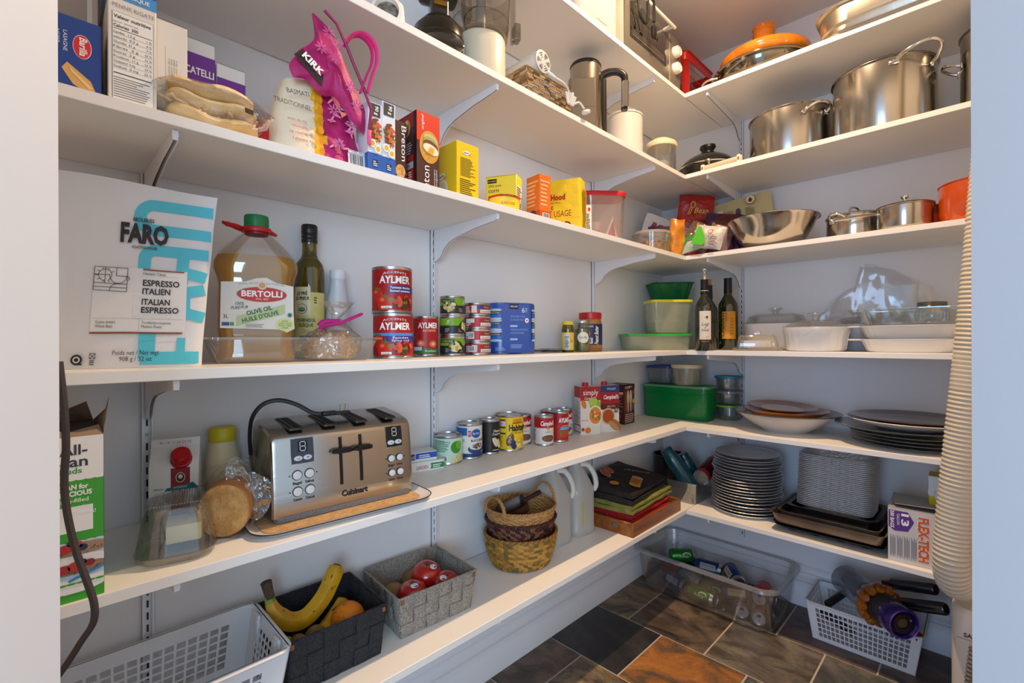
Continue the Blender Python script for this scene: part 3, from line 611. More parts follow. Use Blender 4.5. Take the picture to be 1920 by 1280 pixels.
# ---------------------------------------------------------------- shelf C corner and back wall
def granola():
    t = thing('granola_tub', 'round clear tub half full of granola at the shelf corner', 'container', (.226, 1.878, zC), 45); b = MB(); r = .080
    b.lathe([(r * .90, 0), (r * .98, .075), (r, .085), (r - .0015, .085), (r * .965, .072), (r * .89, .0015), (0, .0015)], CLEAR('F6F6F4', .1, .06, .05, 'EEEEEE'), 40); b.build('tub', t)
    b = MB(); b.lathe([(r + .002, .083), (r + .002, .090), (r - .003, .094), (r - .006, .092), (0, .092)], CLEAR('F4F3EE', .12, .2, .35, 'F2EEE4'), 40, cap0=False); b.build('lid', t)
    b = MB(); R = random.Random(4); cs = [P(c) for c in ('C69A55', 'A8793A', 'DDB873', '8A5C2C', '6E5A3A')]; b.lathe([(r * .86, .003), (r * .91, .040), (r * .5, .050), (0, .046)], cs[1], 24)
    for k in range(230):
        a, q = R.uniform(0, 2 * PI), math.sqrt(R.random()) * r * .84; z = .048 if R.random() < .5 else R.uniform(.006, .046); q = q if z > .047 else r * .875
        b.push((q * math.cos(a), q * math.sin(a), z), (R.uniform(0, 90), R.uniform(0, 90), R.uniform(0, 90))); b.box((0, 0, 0), (R.uniform(.006, .013), .006, .004), R.choice(cs)); b.pop()
    o = b.build('granola', t); o['kind'] = 'stuff'
granola()
def foilbag(name, label, cat, loc, rz, w, h, th, m, deco=None, tilt=(0, 0), seed=1, amp=.007, edge=.55, sc=20):
    b = MB(); loc = (loc[0], loc[1], loc[2] + abs(w / 2 * math.sin(math.radians(tilt[1]))) * .95 + amp * .6); pillow(b, w, h, th, m, 16, 16, amp, sc, seed, edge)
    if deco: deco(b, flat((0, -th * .47, 0), (1, 0, 0), (0, 0, 1)), flat((0, th * .47, 0), (-1, 0, 0), (0, 0, 1)))
    o = solo(b, name, label, cat, loc, rz); o.rotation_euler = (math.radians(tilt[0]), math.radians(tilt[1]), math.radians(rz)); return o
FO = lambda c, c2=None: M(c, .28, spec=.6, bump=(45, .5), var=(9, c2 or c))
foilbag('snack_bag', 'white leaning bag with red lettering, behind the granola tub', 'bag', (.105, 2.105, zC + .006), 48, .18, .20, .035, M('DCDAD8', .4, bump=(30, .4)), lambda b, f, g: (b.text(f, 'ROSA', .0, .120, .030, P('B0242C'), .12, ital=.2, bold=.05, o=.012), b.rect(f, -.05, .085, .06, .108, P('1F2B5E'), .012), b.lines(f, -.04, .088, .04, .104, 2, WHITE, 3, .014), b.rect(f, -.07, .06, -.03, .08, P('24449A'), .012)), (-6, 20), 5)
foilbag('snack_bag', 'dark red foil bag with gold emblem, tallest in the corner', 'bag', (.235, 2.218, zC + .004), 36, .16, .305, .05, FO('8E1414', 'B02020'), lambda b, f, g: (b.text(f, 'JJ Bean', .005, .215, .026, P('D8B25A'), .095, ital=.25, o=.014), b.disc(f, -.02, .252, .012, .016, P('C79A46'), .014), b.disc(f, -.02, .252, .007, .011, P('8E1414'), .0145)), (4, 7), 9, .009)
def ziploc():
    t = thing('zip_bag', 'clear zip bag with blue seal and green contents, behind the granola tub', 'bag', (.232, 2.042, zC + .008), 42); t.rotation_euler = (math.radians(-14), 0, math.radians(42)); b = MB(); pillow(b, .185, .155, .03, CLEAR('F4F6F6', .14, .1, .10, 'FFFFFF', (26, 1.)), 14, 12, .006, 22, 6); b.build('film', t)
    b = MB(); b.box((0, 0, .148), (.185, .006, .014), CLEAR('8FA0E0', .1, .2, .7, '3C4FA8'), .001); b.box((0, -.001, .140), (.185, .005, .003), P('C04A4A')); b.build('zip_seal', t)
    b = MB(); b.lathe([(0, .01), (.05, .02), (.06, .05), (.04, .08), (0, .09)], M('6E8C5A', .8, bump=(40, .8)), 16, sx=1, sy=.15, c=(-.03, 0, 0)); b.build('contents', t)
ziploc()
foilbag('chip_bag', 'bright orange foil packet standing upright at the very shelf corner', 'bag', (.288, 1.985, zC + .0005), 45, .064, .155, .034, FO('B86A10', 'E09A2A'), None, (0, 2), 12, .012, .4, 26)
foilbag('snack_bag', 'clear bag of brown crisps beside the orange packet', 'bag', (.322, 2.062, zC + .005), 30, .11, .125, .04, CLEAR('E8E2D6', .2, .1, .25, 'B99A6A', (26, 1.)), None, (-8, 28), 14, .008)
b = MB(); R = random.Random(2)
for k in range(16): b.push((R.uniform(-.03, .03), R.uniform(-.01, .01), R.uniform(.012, .06)), (R.uniform(0, 180), R.uniform(0, 180), 0)); b.lathe([(.017, 0), (.012, .004), (0, .005)], P(R.choice(['A9743A', 'C08A48', '8E5C2A'])), 10); b.pop()
o = b.build('crisps', bpy.data.objects['snack_bag.002']); o['kind'] = 'stuff'
foilbag('chip_bag', 'small green and silver packet lying right of the orange packet', 'bag', (.355, 2.008, zC + .003), 8, .110, .070, .03, FO('CFCFC8', '3F9A2E'), lambda b, f, g: b.poly(f, [(-.04, .02), (-.02, .062), (.03, .062), (.05, .03), (.03, .05), (-.012, .05)], P('2F8A2A'), .008), (-12, -12), 15, .006)
foilbag('chip_bag', 'green and white candy bag with red lettering next to the steel bowl', 'bag', (.405, 2.006, zC + .003), 4, .125, .098, .04, M('B9B4B0', .35, bump=(40, .5)), lambda b, f, g: (b.poly(f, [(-.055, .006), (-.045, .086), (-.028, .078), (-.008, .045), (.004, .014), (-.01, .004)], P('4FB52E'), .010), b.text(f, 'O', .012, .056, .020, P('C0242C'), ital=.2, o=.012), b.lines(f, .015, .012, .05, .05, 5, P('6A5A5E'), 3, .012)), (-10, 14), 17, .006)
foilbag('chip_bag', 'grey and red crumpled wrapper leaning on the left side of the steel bowl', 'bag', (.412, 2.100, zC + .004), 25, .085, .11, .035, FO('8E8C90', '7A3A34'), None, (-6, 22), 18, .008)
foilbag('snack_bag', 'dark red and purple foil wrapper in front of the beige bag', 'bag', (.385, 2.205, zC + .003), 22, .17, .185, .05, FO('5A1418', '2E1A56'), lambda b, f, g: b.disc(f, -.045, .125, .008, .010, P('C99A4A'), .016), (0, 10), 19, .009)
foilbag('snack_bag', 'beige paper bag with maple leaf circle, leaning behind the steel bowl', 'bag', (.475, 2.315, zC + .002), 6, .25, .27, .045, M('C2B684', .6, bump=(25, .4)), lambda b, f, g: (b.disc(f, .045, .245, .021, .021, P('7A2A24'), .010), b.disc(f, .045, .245, .019, .019, P('D9CFA4'), .0105), b.poly(f, [(.036, .238), (.045, .232), (.054, .238), (.052, .246), (.045, .256), (.038, .246)], P('5A1C18'), .012), b.disc(f, -.01, .20, .011, .018, P('3A4048'), .015), b.lines(f, -.07, .165, -.03, .215, 8, P('6A6244'), 4, .015), b.lines(f, .02, .165, .06, .215, 7, P('6A6244'), 5, .015), b.rect(f, -.10, .20, -.075, .228, P('C9CDD8'), .012)), (0, -7), 21, .007)
# steel bowl and pots on C
def vessel(name, label, cat, loc, r, h, m, wall=.002, lid=None, loops=0, rz=0, inner=None, rim=.004, knob=None, group=None, curve=.012, hz=.8, hm=None, lidm=None):
    t = thing(name, label, cat, loc, rz, group); b = MB(); c = curve
    b.lathe([(r * .90, 0), (r - c * .3, c * .3), (r, c), (r, h - .004), (r + rim, h - .002), (r + rim, h), (r - wall, h)], m, 56, cap1=False); b.build('body', t)
    b = MB(); b.lathe([(r - wall, h), (r - wall, c), (r - c, wall + .001), (0, wall + .001)], inner or m, 48, cap0=False); b.build('inside', t)
    for k in range(loops):
        s = -1 if k else 1; b = MB(); z = h * hz; q = r * .30
        b.tube(spline([(s * (r - .001), -q, z), (s * (r + .022), -q * .95, z + .010), (s * (r + .040), -q * .5, z + .018), (s * (r + .043), 0, z + .019), (s * (r + .040), q * .5, z + .018), (s * (r + .022), q * .95, z + .010), (s * (r - .001), q, z)], 5), .0048, hm or CHROME, 8)
        for y in (-q, q):
            b.box((s * (r + .0015), y, z), (.004, .020, .018), hm or CHROME, .0015)
            for yy in (-.004, .004): b.lathe([(.0028, 0), (.002, .0015), (0, .002)], CHROME, 8, c=(0, 0, 0)) if False else b.box((s * (r + .004), y + yy, z), (.002, .004, .004), CHROME, .0008, 1)
        b.build('handle', t)
    if lid:
        b = MB(); b.lathe([(r + rim * .5, h + .0005), (r + rim, h + .002), (r * .95, h + .006), (r * .5, h + lid * .75), (0, h + lid)], lidm or m, 48); o = b.build('lid', t)
        b = MB()
        if knob == 'loop': b.tube(spline([(-.028, 0, h + lid - .004), (-.026, 0, h + lid + .018), (-.012, 0, h + lid + .026), (.012, 0, h + lid + .026), (.026, 0, h + lid + .018), (.028, 0, h + lid - .004)], 5), .004, CHROME, 8)
        else: b.lathe([(.006, h + lid - .003), (.005, h + lid + .010), (.011, h + lid + .016), (.011, h + lid + .021), (0, h + lid + .024)], CHROME, 16)
        b.build('lid_knob', o)
    return t
def bowl():
    t = thing('mixing_bowl', 'wide polished steel mixing bowl at the shelf edge', 'bowl', (.626, 2.140, zC)); t.scale = (.95, .95, 1); b = MB()
    pr = [(.075, 0), (.088, .002), (.105, .016), (.130, .042), (.152, .078), (.166, .112), (.176, .122), (.179, .122), (.179, .120)]
    b.lathe(pr, M('BDB8B2', .16, 1., bump=(70, .03, (1, 1, .1))), 64, cap1=False); b.build('body', t)
    b = MB(); b.lathe([(.179, .1225), (.166, .1225)] + [(max(0, r - .002), z + .001) for r, z in reversed(pr[1:6])] + [(0, .004)], STEEL, 64, cap0=False); b.build('inside', t)
bowl()
vessel('saucepan', 'small steel pot with looped lid handle, right of the mixing bowl', 'pot', (.893, 2.212, zC), .090, .098, STEEL, lid=.012, knob='loop', loops=2, rz=70)
def longpan():
    t = vessel('saucepan', 'steel saucepan with long handle pointing left and a lid knob', 'pot', (1.052, 2.10, zC), .076, .084, STEEL, lid=.016, rz=0)
    b = MB(); b.tube([(-.070, -.028, .068), (-.10, -.042, .066), (-.16, -.075, .060), (-.185, -.088, .056)], [.006, .009, .010, .007], CHROME, 10, flatness=.45); b.build('handle', t)
longpan()
ORA = M('C24A0E', .18, spec=.6, coat=.6); DRED = M('8A2A10', .2, spec=.6, coat=.5)
vessel('enamel_pot', 'dark rust red enamel pot behind the long handled saucepan', 'pot', (1.112, 2.280, zC), .074, .100, DRED, inner=M('C9B9A0', .4))
vessel('enamel_pot', 'bright orange enamel pot with dark rim beside the ribbed hose', 'pot', (1.250, 2.108, zC), .112, .125, ORA, inner=M('2A201C', .4), rim=.003, curve=.03)

# ---------------------------------------------------------------- shelf B, left wall: appliances
zB = SHELF_Z['B'] + .0003
DK = M('2A2825', .22, spec=.6, coat=.5); GUN = M('4A463F', .26, 1.)
def slicer():
    t = thing('kitchen_appliance', 'white ringed appliance with dark patterned middle, cut off by top edge of photo', 'appliance', (.228, .600, zB), 55); b = MB()
    b.push((0, -.02, .055), (78, 0, 0)); b.lathe([(.032, -.012), (.045, -.010), (.050, 0), (.045, .010), (.036, .012), (.034, 0), (.032, -.012)], P('EDEBE6'), 32, sx=.8, cap0=False, cap1=False); b.lathe([(.034, .0), (0, .002)], M('35322F', .5, var=(60, '8A857C')), 28, sx=.8); b.pop(); b.build('ring', t)
    b = MB(); b.rloft([(.08, .09, .02, 0), (.085, .095, .03, .05), (.07, .08, .03, .13)], P('E6E4E0')); b.push((0, .07, 0)); b.pop(); b.build('body', t).location = (0, .075, 0)
slicer()
def waffle():
    t = thing('waffle_maker', 'round dark metal waffle maker beside the food processor', 'appliance', (.205, .768, zB), 65); b = MB(); r = .073
    b.lathe([(r * .8, 0), (r * .95, .010), (r, .035), (r * .99, .060), (r * .92, .078), (r * .94, .080), (r * .90, .110), (r * .6, .135), (0, .142)], M('3E3A33', .25, .8), 48); b.build('body', t)
    b = MB(); fm = cyl(r * 1.0, -90, 0); V = []
    b.push((0, -r * .90, .040), (80, 0, 0)); b.lathe([(.050, -.004), (.052, .008), (.046, .012), (0, .014)], M('0E0E10', .08, spec=.8, coat=1), 36, sy=.5); b.pop(); b.box((.030, -r - .003, .028), (.005, .004, .005), CHROME, .001); b.build('front_panel', t)
    b = MB(); b.rloft([(.05, .05, .01, .142), (.05, .05, .01, .19), (.10, .08, .02, .20), (.10, .08, .02, .25)], DK); b.box((0, -.028, .17), (.036, .006, .012), M('B08A3A', .3, 1.)); b.build('top_knob', t)
waffle()
def processor():
    t = thing('food_processor', 'food processor with smoky clear bowl on a cream base', 'appliance', (.196, .928, zB), 62); b = MB(); r = .070
    b.rloft([(.136, .136, .06, 0), (.140, .140, .062, .010), (.138, .138, .06, .148), (.130, .130, .058, .158)], M('D6CDB6', .35), n=8); b.tube([(.052, -.047, .02), (.045, -.052, .15)], .0006, GREYINK, 4); b.build('base', t)
    SM = CLEAR('D9D4CE', .14, .04, .06, 'B9B2A8')
    b = MB(); b.lathe([(.060, .160), (.078, .164), (.082, .19), (.088, .30), (.090, .318), (.0885, .318), (.080, .19), (.075, .167), (0, .167)], SM, 44)
    for z in (.205, .275): b.lathe([(.0845, z), (.0855, z + .001), (.0845, z + .002)], M('6A645C', .4), 44, cap0=False, cap1=False)
    b.build('bowl', t)
    b = MB(); b.box((.095, -.012, .235), (.010, .028, .14), SM, .003); b.box((.106, -.012, .195), (.020, .030, .050), CLEAR('C9C4BE', .14, .1, .2, 'A9A29A'), .004); b.build('bowl_handle', t)
    b = MB(); b.lathe([(.016, .168), (.014, .29), (0, .295)], M('9A948A', .3), 20); b.tube([(.05 * math.cos(k / 3), .05 * math.sin(k / 3), .18 + k * .004) for k in range(14)], .002, GUN, 6); b.build('blade', t)
processor()
CANE = M('8A6A3E', .6, bump=(90, .4), var=(60, '6A4C28')); CANE2 = M('A98A58', .6, bump=(90, .4), var=(50, '8E6E40'))
def wbasket():
    t = thing('wicker_basket', 'low rectangular wicker basket holding the hand mixer motor', 'basket', (.238, 1.125, zB), 90); b = MB(); w, d, h = .215, .115, .082
    n = 8
    for i in range(n):
        z = .006 + i * h / n; s = .92 + .08 * i / n
        for sx, L in ((1, w), (0, d)):
            for sg in (-1, 1):
                k = int(L / .024)
                for j in range(k):
                    x = -L / 2 + (j + .5) * L / k; m = CANE if (i + j) % 3 else CANE2; off = .0025 if (i + j) % 2 else -.001
                    if sx: b.box((x * s, sg * (d / 2 * s + off * 1), z), (L / k * .97, .003, h / n * .82), m, .001, 1)
                    else: b.box((sg * (w / 2 * s + off), x * s, z), (.003, L / k * .97, h / n * .82), m, .001, 1)
    b.box((0, 0, .002), (w * .9, d * .9, .004), CANE); b.build('weave', t)
    b = MB(); b.loft([rring(w + .004, d + .004, .008, h - .002), rring(w + .012, d + .012, .01, h + .002), rring(w + .004, d + .004, .008, h + .006), rring(w - .006, d - .006, .006, h + .002), rring(w + .004, d + .004, .008, h - .002)], CANE2, False, False); b.build('rim', t)
wbasket()
def motor():
    t = thing('hand_mixer_motor', 'white cylindrical mixer motor with slotted end cap and coiled cord', 'appliance', (.262, 1.086, zB + .0885 + .034), 0); WM = M('D9D7D2', .3)
    b = MB(); b.push((0, 0, 0), (0, 90, 0)); b.lathe([(.028, -.125), (.034, -.11), (.034, .030), (.032, .036)], WM, 40); b.pop(); b.build('housing', t)
    b = MB(); f = flat((.0362, 0, 0), (0, 1, 0), (0, 0, 1))
    b.push((.036, 0, 0), (0, 90, 0)); b.lathe([(.0335, -.002), (.0335, .003), (.029, .004), (0, .0035)], M('C9C7C4', .28), 40); b.pop()
    for k in range(6):
        for rr in (.012, .018, .0235):
            a = math.radians(k * 60); pts = [(rr * math.cos(a + q * .1), rr * math.sin(a + q * .1)) for q in range(-3, 4)]
            b.poly(f, [(x, y) for x, y in pts] + [(x * 1.16, y * 1.16) for x, y in reversed(pts)], P('5A5854'), .0048)
    b.build('end_cap', t)
    b = MB(); CW = P('DAD7D2')
    b.tube([(.034, .020, -.020), (.046, .032, -.032), (.054, .040, -.040)], [.007, .006, .004], CW, 8); b.tube(spline([(.054, .040, -.040), (.060, .070, -.046), (.054, .100, -.052), (.050, .112, -.075), (.058, .120, -.092), (.060, .118, -.060), (.056, .128, -.088), (.060, .150, -.078), (.064, .172, -.092)], 6), .0032, CW, 8)
    for k in range(4): b.tube(spline([(.050 + .003 * k, .095 + k * .006, -.060), (.056, .100 + k * .007, -.098), (.062, .112 + k * .006, -.070)], 5), .0034, CW, 6)
    b.push((.066, .180, -.101), (30, 20, 0)); b.box((0, 0, 0), (.018, .026, .014), CW, .004); b.box((0, .019, -.004), (.006, .014, .0015), CHROME); b.box((0, .019, .004), (.006, .014, .0015), CHROME); b.pop(); b.build('cord', t)
motor()
def kettle():
    t = thing('steel_kettle', 'tall brushed steel jug with black lid rim and upright looped handle', 'kettle', (.205, 1.432, zB), 45); b = MB(); r = .058; KS = M('B9B0A2', .24, 1., bump=(90, .05, (1, 1, .04)))
    b.lathe([(r * 1.14, 0), (r * 1.14, .02), (r * 1.05, .06), (r, .14), (r * .98, .275)], KS, 48); b.build('body', t)
    b = MB(); b.lathe([(r * .99, .275), (r * 1.0, .283), (r * .93, .290), (0, .292)], M('1E1C1A', .4), 40); b.build('lid', t)
    b = MB(); b.rloft([(.10, .075, .01, 0), (.098, .072, .01, .185), (.09, .06, .01, .192)], KS); b.rect(flat((0, -.0375, 0), (1, 0, 0), (0, 0, 1)), -.05, .088, .05, .0888, M('5A554E', .5), .001); o = b.build('front_housing', t); o.location = (-.025, -.072, 0)
    b = MB(); b.tube(spline([(.050, .0, .235), (.060, .0, .252), (.085, -.005, .262), (.115, -.010, .262), (.136, -.012, .250), (.142, -.012, .225), (.140, -.012, .12)], 5), [.014] * 12 + [.013] * 12 + [.0125] * 7, M('2A2724', .35, .3), 12); hb = b.build('handle_bar', t)
    b = MB(); b.tube([(.143, -.0145, .222), (.141, -.0145, .128)], .0145, CHROME, 16); b.tube([(.064, -.004, .235), (.066, -.004, .02)], .012, M('3A3631', .3, .6), 12); b.build('grip', hb)
kettle()
def canister():
    t = thing('white_canister', 'white enamel canister with loop on its lid, right of the steel kettle', 'canister', (.190, 1.722, zB), 45); b = MB(); r = .073; ENW = M('D2CDC6', .3, coat=.3)
    b.lathe([(r, 0), (r, .19), (r + .003, .193), (r + .003, .198), (r - .002, .200), (r * .5, .212), (0, .214)], ENW, 48); b.build('body', t)
    b = MB(); b.push((.02, 0, .224), (70, 0, 0)); b.lathe([(.020, -.004), (.026, 0), (.020, .004), (.014, 0), (.020, -.004)], ENW, 28, sx=1.2, cap0=False, cap1=False); b.pop(); b.box((.02, 0, .209), (.016, .012, .010), ENW, .003); b.build('lid_loop', t)
canister()
def jar():
    t = thing('glass_jar', 'clear glass jar with domed cream lid at the end of the appliance shelf', 'jar', (.248, 1.925, zB), 45); b = MB(); r = .062
    b.lathe([(r * .95, 0), (r, .01), (r, .105), (r * .97, .112), (r * .94, .112), (r * .96, .01), (0, .006)], GLASS, 40); b.build('glass', t)
    b = MB(); b.lathe([(r * 1.08, .110), (r * 1.1, .118), (r * 1.02, .132), (r * .6, .148), (0, .154)], M('D9C7A8', .4), 40); b.build('lid', t)
    b = MB(); b.lathe([(.03, .008), (.032, .05), (0, .056)], P('B9B4AE'), 20); b.box((-.02, -.02, .028), (.02, .02, .036), P('B4503A'), .003); b.build('contents', t)
jar()
def wok():
    t = thing('black_wok', 'black pan with domed black lid and knob in the shelf corner', 'pan', (.318, 2.245, zB), 0); b = MB(); r = .132; BK = M('161615', .25, spec=.5)
    b.lathe([(.075, 0), (.10, .012), (.122, .050), (r, .080), (r + .004, .084), (r - .002, .086)], BK, 48); b.lathe([(r + .003, .080), (r + .005, .083), (r + .003, .086)], CHROME, 48, cap0=False, cap1=False); b.build('pan', t)
    b = MB(); b.lathe([(r - .002, .086), (r * .98, .094), (r * .75, .125), (r * .45, .148), (.03, .158), (0, .159)], M('0F0F0F', .12, spec=.7, coat=.6), 48); ld = b.build('lid', t)
    b = MB(); b.lathe([(.022, .158), (.020, .168), (.030, .185), (.028, .196), (0, .200)], M('121212', .3), 24, sx=1.25); b.build('lid_knob', ld)
    b = MB(); b.box((.06, -.125, .068), (.012, .03, .014), CHROME, .004); b.tube([(-.04, -.135, .075), (.0, -.160, .070), (.06, -.150, .066)], .004, BK, 8); b.build('side_handle', t)
wok()
def rolled():
    t = thing('rolled_packet', 'thin cream cardboard roll lying along the shelf edge before the black pan', 'roll', (.462, 2.030, zB + .0155), -4); b = MB()
    b.push((0, 0, 0), (0, 90, 0)); b.lathe([(.013, -.075), (.013, .075)], M('CDBDA4', .6), 20); b.pop(); b.build('roll', t)
    for x in (-.075, .078): b = MB(); b.box((x, 0, .001), (.014, .026, .030), P('E6DCCB'), .002); b.rect(flat((x, -.0135, 0), (1, 0, 0), (0, 0, 1)), -.004, -.006, .004, .006, P('8E6E62')); b.build('end_cap', t)
rolled()
# B back wall: stock pots
vessel('stock_pot', 'wide brushed steel pot, lowest of the stock pots, left on its shelf', 'pot', (.668, 2.232, zB), .150, .202, STEEL, loops=2, rz=-40, rim=.006)
def bigpot():
    t = vessel('stock_pot', 'tall steel stock pot in the middle with arched handle at its rim', 'pot', (.985, 2.170, zB), .150, .228, STEEL, loops=0, rz=0, rim=.006, lid=.018, knob='loop')
    b = MB(); z = .215
    b.tube(spline([(.050, -.145, z - .008), (.072, -.160, z + .002), (.112, -.168, z + .014), (.145, -.160, z + .018), (.165, -.130, z + .010), (.155, -.095, z - .012), (.138, -.070, z - .024)], 5), .0058, CHROME, 10); b.box((.048, -.146, z - .012), (.030, .006, .016), CHROME, .003); b.box((.140, -.068, z - .028), (.010, .026, .014), CHROME, .003); b.build('handle', t)
bigpot()
vessel('stock_pot', 'tallest stock pot at the right, cut by the door frame, dark glass lid', 'pot', (1.302, 2.165, zB), .113, .258, STEEL, loops=2, rz=8, lid=.03, lidm=M('1E2022', .1, spec=.7), hz=.62)

# ---------------------------------------------------------------- shelf A
zA = SHELF_Z['A'] + .0003
def whitebox():
    t = thing('bread_maker', 'large rounded white appliance left of the toaster oven on the top shelf', 'appliance', (.192, 1.380, zA), 90); b = MB(); EN = M('CFCBC4', .22, coat=.5)
    b.rloft([(.255, .230, .05, 0), (.262, .238, .055, .010), (.262, .238, .055, .20), (.25, .225, .06, .235), (.2, .18, .06, .25)], EN, n=8); b.rect(flat((-.03, -.1195, 0), (1, 0, 0), (0, 0, 1)), .0, .022, .06, .0235, P('4A4A4A'), .0006); b.build('body', t)
    b = MB(); b.box((0, .02, .262), (.12, .10, .02), P('D9D4CC'), .006); b.build('lid', t)
whitebox()
def oven():
    w, d, h = .355, .235, .205; t = thing('toaster_oven', 'grey toaster oven with white handle and two white knobs on the top shelf', 'oven', (.1825, 1.770, zA), 90); b = MB(); OM = M('A59D90', .35, .7); F = -d / 2
    t.scale = (1.26, 1, 1.08)
    for x in (-.15, .15):
        for y in (-.09, .09): b.lathe([(.010, 0), (.012, .010)], M('1C1C1C', .5), 12, c=(x, y, 0))
    b.box((0, 0, .010 + h / 2), (w, d, h), M('C9C0B2', .4), .008); b.build('body', t)
    b = MB(); f = flat((0, F - .002, 0), (1, 0, 0), (0, 0, 1)); b.box((.140, F, .010 + h / 2), (.074, .004, h - .010), M('8C857A', .35, .5), .001); b.box((-.040, F, .010 + h / 2), (.275, .006, h - .012), M('8E887C', .3, .6), .002); b.build('front_panel', t)
    b = MB(); b.box((-.040, F - .004, .125), (.225, .003, .125), M('24231F', .06, spec=.9, coat=1.), .001)
    for k in range(4): b.tube([(-.14, F - .0062, .075 + k * .006), (.055, F - .0062, .075 + k * .006)], .0012, M('B9B2A4', .3, .8), 6)
    dg = b.build('door_glass', t)
    b = MB(); b.tube([(-.155, F - .042, .196), (.075, F - .042, .196)], .0065, P('E9E2D6'), 10); 
    for x in (-.140, .060): b.box((x, F - .022, .196), (.012, .042, .012), P('E2DBCF'), .003)
    b.build('door_handle', dg)
    for z in (.150, .085):
        b = MB(); b.push((.140, F - .002, z), (90, 0, 0)); b.lathe([(.021, 0), (.020, .018), (.017, .022), (.016, .019), (0, .019)], P('EDE7DC'), 28); b.box((0, 0, .021), (.006, .028, .005), P('C9C2B4'), .001); b.pop(); b.build('knob', t)
    b = MB(); CB = M('14130F', .5); b.tube(spline([(-.125, F - .030, .215), (-.150, F - .038, .185), (-.150, F - .040, .135), (-.118, F - .040, .110), (-.098, F - .040, .140), (-.105, F - .046, .200), (-.088, F - .052, .212), (-.072, F - .048, .185), (-.066, F - .044, .140)], 6), .0052, CB, 8); b.box((-.062, F - .040, .108), (.020, .016, .040), CB, .005)
    for x in (-.056, -.046): b.box((x, F - .044, .085), (.0015, .006, .014), CHROME)
    b.build('power_cord', t)
oven()
def redbasket():
    t = thing('red_basket', 'red plastic slatted basket in the top shelf corner', 'basket', (.232, 2.195, zA), 90); t.scale = (1, 1, 1.1); b = MB(); RD = M('B4140F', .35, spec=.5); w, d, h = .290, .150, .200
    for z0, z1 in ((0, .018), (.165, h)):
        a, c = .86 + .14 * z0 / h, .86 + .14 * z1 / h; b.loft([rring(w * a, d * a, .02, z0), rring(w * c, d * c, .022, z1), rring(w * c - .005, d * c - .005, .02, z1), rring(w * a - .005, d * a - .005, .018, z0)], RD, z0 == 0, False)
    for i in range(84):
        u = i / 84; A = rring(w * .875, d * .875, .02, .016, 10); B_ = rring(w * .975, d * .975, .022, .167, 10); n = len(A); k = int(u * n); b.tube([A[k], B_[k]], .0034, RD, 5)
    for z, s in ((.045, .897), (.075, .92), (.106, .945), (.14, .96)): b.tube([p for p in rring(w * s, d * s, .02, z)], .0016, RD, 5, closed=True)
    b.box((0, 0, .002), (w * .82, d * .8, .004), RD); b.loft([rring(w + .002, d + .002, .024, h - .004), rring(w + .010, d + .010, .026, h), rring(w - .004, d - .004, .02, h + .002), rring(w - .004, d - .004, .02, h - .004)], RD, False, False); b.build('frame', t)
redbasket()
t = thing('zip_bag', 'clear zip bag with dark blue seal sticking out of the red basket', 'bag', (.232, 2.20, zA + .006), 90); b = MB(); pillow(b, .200, .285, .03, CLEAR('ECEAF2', .14, .1, .10, 'D9D4E6', (26, 1.)), 14, 14, .007, 20, 23); b.build('film', t)
b = MB(); b.tube([(-.098, -.004, .280), (0, -.006, .286), (.098, -.004, .276)], .007, CLEAR('5A62C0', .1, .2, .8, '2A3290'), 8, flatness=.5); b.build('zip_seal', t)
def tagine():
    t = thing('tagine_lid', 'orange glazed conical tagine lid on top of the steel pan', 'lid', (.582, 2.190, zA + .0735), 0); t.scale = (1, 1, .98); b = MB(); TG = M('C96A0C', .14, spec=.6, coat=.8, var=(14, 'D98418'))
    b.lathe([(.140, 0), (.160, .006), (.171, .022), (.173, .040), (.168, .048), (.150, .054), (.120, .062), (.085, .080), (.060, .100), (.048, .118), (.042, .126), (.041, .168), (.046, .174), (.044, .180), (.030, .182), (.028, .172), (0, .170)], TG, 56)
    for z in (.134, .142, .150, .158): b.lathe([(.0415, z - .002), (.0435, z), (.0415, z + .002)], TG, 40, cap0=False, cap1=False)
    o = solo(b, 'x', 'x', 'x', (0, 0, 0)); o.name = o.data.name = 'dome'; o.parent = t
    for k in ('label', 'category'): del o[k]
tagine()
def fryer():
    t = thing('frying_pan', 'wide shallow polished steel pan with side loop handles under the orange lid', 'pan', (.570, 2.195, zA), 0); t.scale = (1, 1, .68); b = MB(); r = .190; PS = M('8C877C', .1, 1.)
    b.lathe([(.135, 0), (.150, .004), (.182, .055), (.186, .092), (.192, .096), (.192, .099), (.186, .099), (.178, .055), (.146, .008), (0, .006)], PS, 64); b.build('body', t)
    b = MB(); b.lathe([(.184, .0995), (.188, .101), (.150, .1045), (0, .107)], PS, 56); b.build('flat_lid', t)
    for s in (-1, 1): b = MB(); b.tube(spline([(s * .176, -.055, .070), (s * .215, -.052, .068), (s * .235, -.025, .066), (s * .236, .02, .066), (s * .215, .050, .068), (s * .176, .055, .070)], 6), .0065, CHROME, 10); b.build('handle', t)
    t.rotation_euler = (0, 0, math.radians(25))
fryer()
